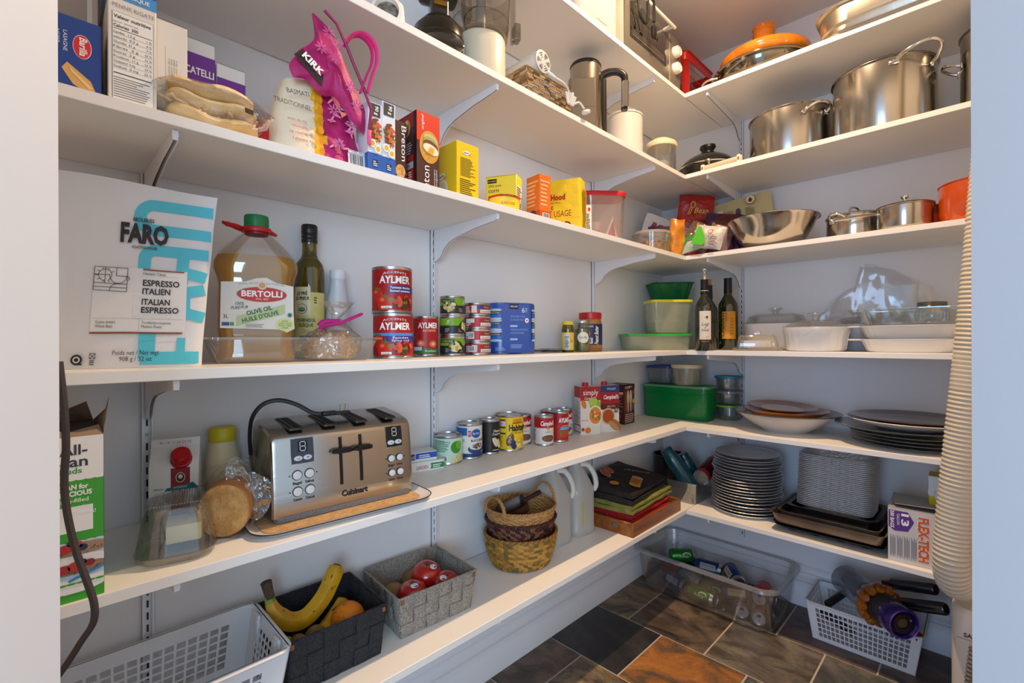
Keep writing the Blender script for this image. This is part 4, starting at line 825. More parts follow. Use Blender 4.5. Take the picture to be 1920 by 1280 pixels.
def roaster():
    t = thing('roasting_pan', 'oblong aluminium roasting pan overhanging the top shelf edge', 'pan', (1.106, 2.160, zA), 0); b = MB(); AL = M('C2B9A6', .26, .9, bump=(25, .06)); w, d = .60, .36
    b.rloft([(w * .93, d * .93, .09, 0), (w * .96, d * .96, .095, .006), (w * .985, d * .985, .1, .085), (w + .01, d + .01, .10, .088), (w + .014, d + .014, .10, .094), (w, d, .1, .098), (w - .01, d - .01, .1, .096)], AL, True, False, n=10)
    b.loft([rring(w - .01, d - .01, .1, .096, 10), rring(w * .92, d * .92, .09, .006, 10)], AL, False, True); b.build('body', t)
    b = MB(); R = [rring(w * .965, d * .965, .1, .018, 10), rring(w * .985, d * .985, .1, .026, 10), rring(w * .97, d * .97, .1, .034, 10)]; b.loft(R, AL, False, False); b.build('rolled_seam', t)
    b = MB(); b.box((.09, -d / 2 - .003, .072), (.16, .004, .034), AL, .002); b.tube(spline([(.02, -d / 2 - .004, .080), (.02, -d / 2 - .022, .062), (.16, -d / 2 - .022, .062), (.16, -d / 2 - .004, .080)], 5), .004, AL, 8); b.rect(flat((.09, -d / 2 - .005, .070), (1, 0, 0), (0, 0, 1)), -.03, -.010, .03, .010, P('6A645A'), .0006); b.build('handle', t)
roaster()
foilbag('snack_bag', 'brown net bag poking over the rim of the roasting pan', 'bag', (1.0, 2.13, zA + .012), 20, .16, .175, .06, M('5A3A22', .7, bump=(90, .8), var=(80, '8A6238')), None, (0, 0), 31, .008)
# ---------------------------------------------------------------- shelf D, left wall: coffee, oil, cans
zD = SHELF_Z['D'] + .0003
def coffee():
    t = thing('coffee_bag', 'large white coffee bag with cyan letters and black writing', 'bag', (.1995, .118, zD), 71.8); b = MB()
    WB = M('DDE0E6', .42, bump=(14, .25)); CY = M('4FC3DC', .42, bump=(14, .25)); H = .325
    def shape(u, v, s):
        xl, xr = -.150, .100 + .026 * v ** 1.2; x = xl + (xr - xl) * u; th = .085 * (1 - v) ** .8 * (math.sin(PI * min(1, max(0, u))) ** .35 if 0 < u < 1 else 0) + .001
        y = -th * .42 - .006 if s < 0 else th * .58 - .006
        z = H * v + (.004 * math.sin(u * 5) if v == 1 else 0) - .012 * v * u
        am = .0065 * math.sin(PI * v) ** .6 if 0 < v < 1 else 0
        p = crumple((x, y, z), am if s > 0 or u < .24 else am * .22, 15, 2 + s)
        return p
    for s in (-1, 1): b.grid(lambda u, v: shape(u, v, s), 40, 40, WB)
    b.build('pouch', t)
    b = MB()
    def fm(x, y, k=0):
        v = max(0, min(1, y / H)); x = .1 - (.1 - x) * .86 + .010 * v; u = (x + .150) / (.250 + .026 * v ** 1.2); p = shape(max(0, min(1, u)), v, -1); p.y -= .0006 + k; return p
    fm.curved = True
    # big cyan lettering reading upwards
    def band(pts, w, m, o):
        Q = [Vector((*pts[0], 0))]
        for p in pts[1:]:
            a = Q[-1]; c = Vector((*p, 0)); n = max(1, int((c - a).length / .006)); Q += [a + (c - a) * (j + 1) / n for j in range(n)]
        V = []
        for i, p in enumerate(Q):
            d1 = (Q[i] - Q[i - 1]).normalized() if i else (Q[1] - Q[0]).normalized(); d2 = (Q[i + 1] - Q[i]).normalized() if i < len(Q) - 1 else d1
            d = (d1 + d2).normalized(); k = 1 / max(.5, d.dot(d1)); q = Vector((-d.y, d.x, 0)) * w / 2 * k; V += [fm(p.x + q.x, p.y + q.y, o), fm(p.x - q.x, p.y - q.y, o)]
        b.add(V, [(2 * j, 2 * j + 1, 2 * j + 3, 2 * j + 2) for j in range(len(Q) - 1)], m)
    def bow(cx, cy, r, a0, a1, n=10, kx=1): return [(cx + r * kx * math.cos(math.radians(a0 + (a1 - a0) * i / n)), cy + r * math.sin(math.radians(a0 + (a1 - a0) * i / n))) for i in range(n + 1)]
    W_ = .0200
    band([(.112, .289)] + bow(.012, .2665, .0225, 90, 270, 12) + [(.110, .244)], W_, CY, .0004)                         # O
    band([(.106, .207)] + [(.055, .207)] + bow(.018, .191, .0160, 90, 180, 6, 1.1) + [(.0005, .165)], W_, CY, .0005); band([(.064, .206), (.064, .150)], .020, CY, .0006); band([(.064, .172), (.104, .164)], W_, CY, .0007)   # R
    band([(.102, .142), (.006, .120)], W_, CY, .0005); band([(.006, .112), (.102, .090)], W_, CY, .0005); band([(.070, .138), (.070, .094)], .018, CY, .0006)   # A
    band([(.096, .016), (.002, .016)], .022, CY, .0005); band([(.012, .016), (.012, .068)], .026, CY, .0006); band([(.066, .016), (.066, .052)], .014, CY, .0006)   # F
    LBL = M('E4E6EA', .5); o = .0012
    for i in range(14): b.rect(fm, -.076 + i * .0106, .062, -.0654 + i * .0106, .1725, LBL, o)
    o = .0032
    b.text(fm, 'BRÛLERIES', -.0035, .2560, .0065, INK, .034, bold=.02, o=o); b.text(fm, 'FARO', -.001, .2185, .032, M('222226', .5), .077, bold=.045, o=o); b.text(fm, 'ROASTING HOUSES', 0, .2075, .0046, INK, .040, bold=.02, o=o)
    RU = P('8A4A36'); b.rect(fm, .0, .1700, .068, .1722, RU, o); b.text(fm, 'Classique / Classic', .0, .1625, .0045, INK, .038, al='L', o=o)
    for k, tx in enumerate(('ESPRESSO', 'ITALIEN')): b.text(fm, tx, .001, .1435 - k * .0145, .0100, INK, .060 if k == 0 else .045, al='L', bold=.025, o=o)
    for k, tx in enumerate(('ITALIAN', 'ESPRESSO')): b.text(fm, tx, .001, .1105 - k * .0145, .0100, INK, .045 if k == 0 else .060, al='L', bold=.025, o=o)
    b.rect(fm, -.074, .0845, .068, .0849, GREYINK, o); b.rect(fm, -.0012, .064, -.0008, .0845, GREYINK, o)
    for x, l1, l2 in ((-.068, 'Grains entiers', 'Whole Bean'), (.003, 'Torréfaction moyenne', 'Medium Roast')): b.text(fm, l1, x, .0760, .0048, INK, .030 if x < 0 else .046, al='L', o=o); b.text(fm, l2, x, .0690, .0048, INK, .026 if x < 0 else .032, al='L', o=o)
    b.rect(fm, -.076, .0585, .068, .0612, RU, o)
    b.text(fm, 'Poids net / Net wgt', -.004, .0225, .0075, INK, .072, o=o); b.text(fm, '908 g / 32 oz', -.004, .0120, .0075, INK, .050, o=o)
    # sun and cup emblem
    x0, y0, x1, y1 = -.0745, .131, -.024, .171
    def ln(p, q, w=.0009): b.poly(fm, [(p[0] - (q[1] - p[1]) / max(1e-6, math.hypot(q[0] - p[0], q[1] - p[1])) * w / 2, p[1] + (q[0] - p[0]) / max(1e-6, math.hypot(q[0] - p[0], q[1] - p[1])) * w / 2), (p[0] + (q[1] - p[1]) / max(1e-6, math.hypot(q[0] - p[0], q[1] - p[1])) * w / 2, p[1] - (q[0] - p[0]) / max(1e-6, math.hypot(q[0] - p[0], q[1] - p[1])) * w / 2), (q[0] + (q[1] - p[1]) / max(1e-6, math.hypot(q[0] - p[0], q[1] - p[1])) * w / 2, q[1] - (q[0] - p[0]) / max(1e-6, math.hypot(q[0] - p[0], q[1] - p[1])) * w / 2), (q[0] - (q[1] - p[1]) / max(1e-6, math.hypot(q[0] - p[0], q[1] - p[1])) * w / 2, q[1] + (q[0] - p[0]) / max(1e-6, math.hypot(q[0] - p[0], q[1] - p[1])) * w / 2)], INK, o)
    for p, q in (((x0, y0), (x1, y0)), ((x0, y1), (x1, y1)), ((x0, y0), (x0, y1)), ((x1, y0), (x1, y1)), ((x0, .137), (x1, .137)), ((x0, .1435), (x1, .1435)), ((-.041, .157), (x1, .157)), ((-.041, .157), (-.041, y1)), ((-.058, .1435), (-.058, y1)), ((x0, .158), (-.050, .158))): ln(p, q)
    c = bow(-.058, .1575, .0100, -60, 270, 16); [ln(c[i], c[i + 1]) for i in range(16)]
    for k in range(8): a = math.radians(30 + k * 38); ln((-.058 + .0100 * math.cos(a), .1575 + .0100 * math.sin(a)), (-.058 + .0155 * math.cos(a), .1575 + .0130 * math.sin(a)))
    c = bow(-.038, .157, .0130, 180, 360, 10); [ln(c[i], c[i + 1]) for i in range(10)]; c = bow(-.024, .1535, .0035, -90, 90, 6); [ln(c[i], c[i + 1]) for i in range(6)]; c = bow(-.038, .131, .0125, 90, 180, 6); [ln(c[i], c[i + 1]) for i in range(6)]
    b.disc(fm, -.0925, .0150, .0085, .0085, INK, o); b.disc(fm, -.0925, .0150, .0052, .0052, WHITE, o + .0003); b.disc(fm, -.0925, .0150, .0034, .0034, INK, o + .0006); b.rect(fm, -.092, .0065, -.084, .009, INK, o)
    for k in range(3): b.rect(fm, -.0735, .0065 + k * .003, -.0665, .0080 + k * .003, INK, o)
    ln((-.0735, .0165), (-.0655, .0255)); ln((-.0735, .0255), (-.0655, .0165)); ln((-.0735, .0165), (-.0735, .0255)); ln((-.0655, .0165), (-.0655, .0255)); ln((-.0735, .0255), (-.0655, .0255)); ln((-.0735, .0165), (-.0655, .0165))
    b.build('print', t)
coffee()
def long_tray():
    t = thing('clear_tray', 'long clear ribbed plastic tray holding the oil jug and the noodle bag', 'tray', (.163, .402, zD), 82); b = MB(); w, d, h = .335, .150, .052
    CT = CLEAR('F8FAFA', .14, .05, .04, 'F2F4F4')
    def ring(a, c, z, amp):
        o = []; P4 = rring(a, c, .02, z, 6); n = len(P4)
        per = []
        for i in range(n):
            p, q = Vector(P4[i]), Vector(P4[(i + 1) % n]); k = max(1, int((q - p).length / .0025))
            for j in range(k): per.append(p + (q - p) * j / k)
        return per
    def ringN(a, c, z, amp, N=220):
        P4 = rring(a, c, .02, z, 6); n = len(P4); seg = [((Vector(P4[(i + 1) % n]) - Vector(P4[i])).length) for i in range(n)]; L = sum(seg); o = []
        for k in range(N):
            s = L * k / N; i = 0
            while s > seg[i] and i < n - 1: s -= seg[i]; i += 1
            p = Vector(P4[i]) + (Vector(P4[(i + 1) % n]) - Vector(P4[i])) * (s / max(seg[i], 1e-9)); r = Vector((p.x, p.y, 0)).normalized() * (amp if k % 2 else 0); o.append(p + r)
        return o
    b.loft([ringN(w * .88, d * .80, .0, 0), ringN(w * .90, d * .82, .004, .0012), ringN(w * .985, d * .96, h - .008, .0012), ringN(w, d * .98, h - .007, 0), ringN(w, d * .98, h, 0), ringN(w + .020, d + .016, h, 0), ringN(w + .020, d + .016, h - .004, 0)], CT, True, False); b.build('shell', t)
long_tray()
OIL = CLEAR('FFDC3C', .12, .05, .62, 'E0AC0A'); PET = CLEAR('FAFBFB', .14, .03, .02, 'EEEEEE')
def oiljug():
    t = thing('oil_jug', 'large yellow olive oil jug with green cap and red ring handle', 'bottle', (.157, .328, zD + .0045), 73); b = MB(); w, d = .158, .098
    def secs(s, top):
        L = [(w * .90, d * .88, .03, 0), (w * .93, d * .92, .03, .006), (w * .88, d * .86, .03, .020), (w * .87, d * .86, .03, .045), (w * .90, d * .9, .03, .060), (w * .88, d * .9, .03, .155), (w * .93, d * .93, .035, .172), (w * 1.0, d, .04, .188), (w * 1.0, d, .045, .203), (w * .93, d * .95, .045, .216), (w * .70, d * .80, .038, .238), (w * .44, d * .58, .026, .258), (w * .29, d * .47, .022, .268)]
        return [(a - 2 * s, c - 2 * s, max(.004, r - s), z + (s if z == 0 else 0)) for a, c, r, z in L if z <= top]
    b.rloft(secs(0, 1), PET, True, False, n=8); b.build('bottle', t)
    b = MB(); b.rloft(secs(.0022, .2161), OIL, n=8); b.build('oil', t)
    b = MB(); r = .0225
    b.push((0, 0, .268)); b.lathe([(r, -.004), (r * 1.02, 0), (r * 1.28, .001), (r * 1.32, .006), (r * 1.25, .010), (r * 1.0, .012)], M('B4161C', .35), 40, cap0=False, cap1=False); b.pop()
    b.tube(spline([(-.028, -.004, .274), (-.040, -.012, .277), (-.054, -.018, .279), (-.060, -.014, .282)], 4), [.005] * 5 + [.0042] * 4 + [.003] * 4, M('B4161C', .35), 8, flatness=1.3); b.tube([(.028, 0, .271), (.038, -.004, .266)], [.005, .003], M('B4161C', .35), 8); b.build('ring_handle', t)
    b = MB(); N = 60; cap = []
    for rr, z in ((r * 1.0, .278), (r * 1.02, .282), (r * 1.02, .299), (r * .97, .304)): cap.append([((rr + (.0006 if j % 2 else 0)) * math.cos(2 * PI * j / N), (rr + (.0006 if j % 2 else 0)) * math.sin(2 * PI * j / N), z) for j in range(N)])
    b.loft(cap, M('0E7440', .4)); b.build('cap', t)
    b = MB(); f = flat((0, -d * .455, 0), (1, 0, 0), (0, 0, 1)); o = .0015; WP = M('DAD7CF', .5, bump=(200, .08))
    out = [(-.064, .066), (-.062, .158), (-.020, .160), (.000, .168), (.018, .170), (.036, .160), (.068, .154), (.068, .100), (.070, .066), (.056, .058), (.040, .064)]; b.poly(f, out, WP, o)
    b.disc(f, .010, .1350, .0465, .0160, P('C9C2A8'), o + .0004, 40); b.disc(f, .010, .1350, .0450, .0150, P('B4231F'), o + .0008, 40); b.disc(f, .010, .1350, .0430, .0135, P('C02722'), o + .0010, 40)
    b.disc(f, .010, .1535, .0085, .0085, P('E3D2B4'), o + .0012); b.disc(f, .010, .1535, .0060, .0060, P('C79A6E'), o + .0015); b.text(f, 'BERTOLLI', .010, .1305, .0115, WHITE, .074, bold=.03, o=o + .0016); b.text(f, 'DAL 1865', .010, .1240, .0036, P('F3E4C0'), .022, o=o + .0016)
    b.text(f, 'DAL CUORE D ITALIA', .010, .1528, .0036, GREYINK, .082, arc=.0035, o=o + .0004); b.text(f, '100%', -.030, .1125, .0066, INK, .016, ital=.25, o=o + .0006); b.text(f, 'PURE/PUR', -.030, .1045, .0062, INK, .030, ital=.25, rot=6, o=o + .0006)
    b.poly(f, [(-.036, .070), (-.036, .090), (.052, .116), (.052, .096)], P('AFC48A'), o + .0006); b.text(f, 'OLIVE OIL', .006, .0985, .0085, P('2C4A2A'), .048, rot=16, bold=.02, o=o + .0010); b.text(f, "HUILE D'OLIVE", .008, .0860, .0085, P('2C4A2A'), .068, rot=16, bold=.02, o=o + .0010)
    b.text(f, '3L', -.054, .086, .0075, INK, .009, o=o + .0006); b.rect(f, -.061, .071, -.048, .078, P('2A4A8A'), o + .0006); b.rect(f, -.047, .071, -.040, .078, P('3A9A4A'), o + .0006)
    b.disc(f, .052, .074, .017, .013, P('C4CE86'), o + .0010); 
    for k, tx in enumerate(('EXTRA', 'LIGHT TASTE', 'GOÛT TRÈS', 'LÉGER')): b.text(f, tx, .052, .0795 - k * .0045, .0033, P('35502A'), .012 if k in (0, 3) else .024, o=o + .0014)
    b.disc(f, .061, .094, .006, .006, P('AAB4B4'), o + .0008); b.disc(f, .061, .094, .0035, .0038, P('2E5A34'), o + .0011); b.lines(f, -.020, .068, .024, .076, 3, GREYINK, 4, o + .0006); b.build('paper_label', t)
oiljug()
def sunflower():
    t = thing('oil_bottle', 'round olive green glass oil bottle with black cap and pale yellow label', 'bottle', (.040, .486, zD), 58); b = MB(); r = .0345
    pr = [(r * .95, 0), (r, .006), (r, .222), (r * .9, .238), (r * .60, .252), (r * .50, .262), (r * .47, .300), (r * .5, .306)]
    b.lathe(pr, CLEAR('B9AE3A', .16, .03, .35, '7A7010'), 44, cap1=False); b.build('bottle', t); b = MB(); b.lathe([(q * .88, z + .004) for q, z in pr[:6]] + [(0, .28)], M('6A5C0A', .15, spec=.6, var=(30, '8A7810')), 32); b.build('oil', t)
    b = MB(); b.lathe([(r * .53, .292), (r * .56, .295), (r * .56, .300), (r * .53, .302), (r * .56, .304), (r * .56, .310), (r * .53, .312), (r * .56, .314), (r * .56, .334), (r * .5, .337), (0, .337)], M('151517', .35), 36, cap0=False); b.build('cap', t)
    b = MB(); LB = M('DDD694', .5, var=(22, 'C9C46A')); fm = cyl(r * 1.008, -90, .0); b.lathe([(r * 1.008, .020), (r * 1.008, .165)], LB, 48, cap0=False, cap1=False)
    b.rect(fm, -.036, .108, .008, .178, P('E6E1B8'), .0006)
    for k, (tx, w, y) in enumerate((('LE PRÉ', .026, .158), ('DU PRIEUR', .036, .146))): b.text(fm, tx, -.012, y, .0078, P('2E4A36'), w, bold=.03, o=.0012)
    b.disc(fm, -.012, .124, .0125, .0125, P('3A5A46'), .0010); b.disc(fm, -.012, .124, .0112, .0112, P('E3E0BC'), .0013); b.disc(fm, -.012, .122, .009, .005, P('2A6A8A'), .0016, a0=180, a1=360); b.disc(fm, -.012, .123, .009, .005, P('5A9A4A'), .0016, a0=0, a1=180)
    for k, (tx, w, y) in enumerate((('TOURNESOL', .048, .092), ('OLÉIQUE', .036, .080), ('OLEIC', .028, .050), ('SUNFLOWER', .046, .038))): b.text(fm, tx, -.004, y, .0080, P('2E4A36'), w, bold=.02, o=.0012)
    b.text(fm, 'Organic', .006, .064, .0095, P('A9A85A'), .040, ital=.3, o=.0012); b.lines(fm, .016, .138, .026, .156, 3, INK, 4); b.disc(fm, -.010, .027, .005, .005, INK, .0010); b.disc(fm, .004, .027, .0045, .005, P('7A6A4A'), .0010); b.build('paper_label', t)
sunflower()
def whitebottle():
    t = thing('squeeze_bottle', 'plain translucent white bottle with white cap behind the noodle bag', 'bottle', (.038, .560, zD), 60); b = MB(); r = .031
    b.lathe([(r, 0), (r * 1.02, .01), (r * 1.0, .10), (r * .85, .15), (r * .66, .19), (r * .62, .206), (r * .66, .208)], M('D3D8DE', .3, sss=.1), 40); b.build('bottle', t)
    b = MB(); b.lathe([(r * .64, .206), (r * .66, .209), (r * .66, .228), (r * .6, .231), (0, .231)], M('E4E8EC', .35), 32); b.build('cap', t)
whitebottle()
def noodle():
    t = thing('noodle_bag', 'clear bag of beige dry flakes gathered by a magenta clip', 'bag', (.166, .482, zD + .0045), 80); t.scale = (1.2, 1, .92); R = random.Random(5)
    b = MB(); cs = [P(c) for c in ('D9B98C', 'C9A272', 'E3C9A0', 'B98E5E')]
    b.lathe([(.050, 0), (.056, .02), (.050, .05), (.02, .066), (0, .068)], cs[1], 20, sx=.82, sy=.68)
    for k in range(260):
        a = R.uniform(0, 2 * PI); z = R.uniform(.004, .066); q = math.sqrt(max(0, 1 - (z / .072) ** 3)) * .055
        b.push((q * .84 * math.cos(a), q * .70 * math.sin(a), z), (R.uniform(0, 180), R.uniform(0, 180), R.uniform(0, 180))); b.box((0, 0, 0), (.012, .005, .002), R.choice(cs)); b.pop()
    o = b.build('flakes', t); o['kind'] = 'stuff'
    b = MB()
    def fn(u, v):
        a = 2 * PI * u; z = .001 + .145 * v; k = 1.06 if v < .35 else max(.16, 1.06 - (v - .35) * 2.6) if v < .70 else .16 + (v - .70) * 1.5
        p = Vector((.058 * k * math.cos(a) * .9 + .020 * v, .058 * k * math.sin(a) * .76, z)); return crumple(p, .006 if 0 < v else 0, 34, 3)
    b.grid(fn, 30, 20, FILM, wrap=True); b.build('film', t)
    b = MB(); MG = M('C41E84', .35); b.push((.012, -.016, .088), (0, -18, 0)); b.tube(spline([(-.036, -.004, -.004), (-.028, -.010, .002), (0, -.012, .0), (.030, -.010, .006), (.050, -.004, .010)], 5), [.007] * 20 + [.006], MG, 10, flatness=.6); b.tube(spline([(-.034, .006, .004), (-.020, .006, .012), (.006, .004, .004)], 5), .0065, MG, 10, flatness=.6); b.pop(); b.build('clip', t)
noodle()
RED, DGR = P('A8161B'), P('2E7A3A')
def d_ayl(big):
    def f(b, fm, r, h):
        b.rect(fm, -r * 2.1, .006, -r * 1.22, h * .95, P('DCD8D0')); b.lines(fm, -r * 2.0, .012, -r * 1.3, h * .9, 14, GREYINK, 3)
        b.text(fm, 'AYLMER', r * .22, h * .66, h * .17, WHITE, r * 1.62, bold=.03, ital=.05); b.text(fm, 'ACCENTS', r * .2, h * .86, h * .05, WHITE, r * 1.2, arc=.004); b.text(fm, 'tomates', r * .2, h * .80, h * .04, P('E8B44A'), r * .7)
        if big: b.rect(fm, -r * .12, h * .42, r * 1.6, h * .60, P('3A2A86')); b.text(fm, 'Tomates étuvées', r * .50, h * .525, h * .055, WHITE, r * 1.1, bold=.02, o=.0014); b.text(fm, 'Stewed tomatoes', r * .50, h * .445, h * .055, WHITE, r * 1.1, bold=.02, o=.0014)
        else: b.rect(fm, -r * 1.2, h * .50, r * 1.6, h * .57, P('3F8FD0')); b.rect(fm, -r * .3, h * .34, r * 1.6, h * .50, P('3A2A86')); b.text(fm, 'Épicées', r * .5, h * .43, h * .055, WHITE, r * .8, o=.0014); b.text(fm, 'Spicy red', r * .5, h * .36, h * .055, WHITE, r * .9, o=.0014)
        tomato_art(b, fm, -r * .72, h * .38, r * .36); tomato_art(b, fm, -r * .30, h * .18, r * .42, .0020)
        food_art(b, fm, r * .55, h * .2, r * .62, h * .17, ['C83A22', 'D9553A', '4A3A22', '6A7A2E', '8A2218'], 26, .26, 5, .0026); b.rect(fm, -r * .45, .004, r * .05, h * .10, P('D8E4D8'), .0042); b.text(fm, 'USA', -r * .2, h * .03, h * .045, P('2A7A4A'), r * .3, o=.0046)
    return f
tin('red tomato can on top of the tall two can stack', (.160, .650, zD + .1142), -34, .0512, .1165, P('A8161B'), d_ayl(True), 'stacked tomato cans')
tin('red tomato can with purple band at the bottom of the two can stack', (.162, .652, zD), -38, .0512, .1138, P('A8161B'), d_ayl(False), 'stacked tomato cans')
def d_small(b, fm, r, h):
    b.rect(fm, -r * 2.2, .004, -r * .95, h * .95, P('5A5E62')); b.lines(fm, -r * 2.1, .01, -r * 1.0, h * .9, 16, WHITE, 3); b.text(fm, 'AYLMER', r * .3, h * .73, h * .15, WHITE, r * 1.65, bold=.03, ital=.05); b.text(fm, 'accents', r * .4, h * .63, h * .09, P('F0C8A0'), r * 1.1, ital=.3, o=.0012)
    b.rect(fm, -r * .95, h * .02, r * 1.6, h * .16, DGR); b.poly(fm, [(-r * .95, h * .50), (r * .2, h * .50), (r * 1.5, h * .60), (r * 1.5, h * .50), (r * .2, h * .38), (-r * .95, h * .44)], DGR, .0010)
    for x, y in ((-.3, .30), (.65, .28)): b.disc(fm, r * x, h * y, r * .48, h * .14, P('A8261A'), .0014); b.disc(fm, r * x, h * y, r * .3, h * .09, P('D8705A'), .0018); b.disc(fm, r * x, h * y, r * .12, h * .04, P('E8C08A'), .0022)
    b.rect(fm, -r * .9, h * .10, -r * .2, h * .20, P('BCD4E8'), .0024); b.text(fm, 'Italian', r * .5, h * .06, h * .06, WHITE, r * .9, o=.0014)
tin('slim red and green tomato can between the tall stack and green cans', (.096, .797, zD), -38, .0372, .115, P('A8161B'), d_small)
def d_green(k):
    def f(b, fm, r, h):
        b.rect(fm, -r * 2.2, h * .52, r * 2.2, h, P('6FA51E')); b.rect(fm, (-1.0 if k != 1 else 1.15) * r, h * .70, (.25 if k != 1 else 1.7) * r, h * .95, P('3A3A22'), .0007); b.text(fm, 'COOL BEANS'[:6] if False else 'CHICKPEAS'[:6], (-.35 if k != 1 else 1.4) * r, h * .75, h * .13, P('C9C49A'), r * .9 if k != 1 else r * .4, o=.0012)
        x = {0: -.15, 1: 1.25, 2: .35}[k]; b.disc(fm, r * x, h * .45, r * .62, h * .40, P('2A2A22'), .0014); food_art(b, fm, r * x, h * .45, r * .55, h * .34, ['D9C98A', 'E6DCA9', 'B9A45E', '7A8A2E'], 24, .26, k, .0018)
        x = {0: 1.1, 1: -.25, 2: 1.45}[k]; b.text(fm, 'S', r * x, h * .64, h * .24, WHITE, r * .3, ital=.4, o=.0014)
        for q in range(3): b.lines(fm, r * (-1.6 + q * 1.1), h * .10, r * (-1.2 + q * 1.1), h * .38, 3, P('9A9A9E'), q, .0010)
    return f
for k, (lab, dx) in enumerate((('top', .001), ('middle', -.001), ('bottom', 0))): tin('green and black bean can, %s of the three can stack' % lab, (.118 + dx, .878, zD + .0589 * (2 - k)), -42, .0372, .0586, P('26282C'), d_green(k), 'stacked green bean cans', pull=True)
def d_salmon(k):
    def f(b, fm, r, h):
        R = random.Random(k); b.rect(fm, -r * 2, .0, -r * .95, h, P('3A2A2A')); b.rect(fm, -r * .35, h * .08, r * .05, h * .92, P('D9D4CE'), .0007) if k in (0, 3) else b.rect(fm, -r * .9, h * .45, -r * .15, h * .92, P('D9D4CE'), .0007)
        b.rect(fm, r * .30, h * .06, r * 1.6, h * .45, P('E0DAD4'), .0007); b.text(fm, 'SOCKEYE', r * .8, h * .12, h * .18, P('A82228'), r * .8, o=.0012); b.rect(fm, r * .55, h * .52, r * 1.15, h * .92, P('5A3A2A'), .0009); b.text(fm, 'PINK', r * .85, h * .60, h * .22, P('D9B98A'), r * .5, o=.0013); b.lines(fm, -r * .9, h * .1, -r * .4, h * .9, 5, WHITE, k, .0010)
        if k == 0: b.rect(fm, r * .05, h * .55, r * .55, h * .95, P('2A3A8A'), .0010)
        if k in (2, 3): b.barcode(fm, -r * .62, h * .12, -r * .15, h * .8, k)
    return f
for k, lab in enumerate(('topmost', 'second from top', 'third from top', 'lowest')): tin('flat red salmon can, %s of the four can stack' % lab, (.108 + .0015 * (k % 2), .984, zD + .0406 * (3 - k)), -44, .0425, .0403, P('B3242A'), d_salmon(k), 'stacked salmon cans', pull=k == 0)
def tuna():
    t = thing('tuna_pack', 'blue shrink wrapped multipack of flat cans beside the red salmon stack', 'multipack', (.102, 1.143, zD), 66); r, h, n = .0415, .0423, 4; BL = M('1A4FA8', .3, spec=.6, coat=.3)
    b = MB(); N = 24
    def outline(q): return [(-r * .98 + (r + q) * math.cos(math.radians(90 + 180 * i / N)), (r + q) * math.sin(math.radians(90 + 180 * i / N))) for i in range(N + 1)] + [(r * .98 + (r + q) * math.cos(math.radians(-90 + 180 * i / N)), (r + q) * math.sin(math.radians(-90 + 180 * i / N))) for i in range(N + 1)]
    H = n * h; b.loft([[(x, y, z) for x, y in outline(q)] for q, z in ((-.010, .0005), (.0005, .004), (.001, .02), (.001, H - .006), (-.002, H + .001), (-.012, H + .0025))], BL, False, False); b.build('wrap', t)
    b = MB()
    for s in (-1, 1): b.lathe([(r * .97, 0), (r, .002), (r * .97, .004), (r * .97, H - .004), (r * .98, H - .001), (r * .9, H - .003), (0, H - .003)], TIN, 36, c=(s * r * .98, 0, 0)); 
    b.build('cans', t)
    b = MB(); F = flat((0, -r - .0012, 0), (1, 0, 0), (0, 0, 1)); fl = cyl(r + .0012, -90, 0, (-r * .98, 0)); fr = cyl(r + .0012, -90, 0, (r * .98, 0)); NB = P('16356E')
    for fm, x0, x1 in ((fl, -.060, -.008), (fr, .018, .06)):
        for k in range(3):
            z = .044 + k * .036; b.rect(fm, x0, z, x1, z + .030, P('0F3478'), .0006); b.disc(fm, (x0 + x1) / 2, z + .030, (x1 - x0) / 2, .0045, P('BCC8D2'), .0009); b.disc(fm, (x0 + x1) / 2, z + .001, (x1 - x0) / 2, .004, P('C4D0D8'), .0012); b.rect(fm, x0 + .003, z + .017, x1 - .003, z + .024, P('3A3A3A'), .0009); b.text(fm, 'KIRKLAND', (x0 + x1) / 2, z + .0185, .004, WHITE, (x1 - x0) * .7, o=.0013); b.rect(fm, x0 + .003, z + .004, x1 - .003, z + .016, P('2A6FC0'), .0009)
    b.rect(F, -.022, .150, .010, .165, P('20242C'), .0006); b.text(F, 'KIRKLAND', -.006, .155, .006, WHITE, .026, o=.001); b.text(F, '6', .027, .138, .017, WHITE, .009, o=.001); b.lines(F, .034, .140, .044, .156, 3, P('A9C4E8'), 3)
    for k, (tx, w) in enumerate((('SEASONED TUNA', .052), ('IN OLIVE OIL', .045), ('MORCEAUX DE THON', .060), ('ASSAISONNÉS', .048))): b.text(F, tx, -.018, .122 - k * .011 - (k > 1) * .022, .0062, P('8FB4E8'), w, al='L', o=.001)
    b.rect(F, -.020, .090, .006, .096, P('A9C4E8')); b.rect(F, -.020, .046, .006, .052, P('A9C4E8')); b.disc(F, .040, .112, .007, .008, WHITE); b.disc(F, .040, .112, .003, .003, P('C0392B'), .0009); b.lines(F, -.018, .020, .026, .034, 3, P('8FB4E8'), 5); b.lines(fl, -.03, .012, .005, .024, 3, P('8FB4E8'), 6); b.build('print', t)
tuna()
b = MB(); pillow(b, .17, .075, .010, FO('3A3A3C', 'C9CACC'), 14, 8, .006, 30, 3, .6)
o = solo(b, 'foil_sachet', 'flattened silver and black foil sachet lying beside the blue multipack', 'packet', (.150, 1.36, zD + .008), 75); o.rotation_euler = (math.radians(-90), 0, math.radians(75)); o.location = (.120, 1.372, zD + .009)
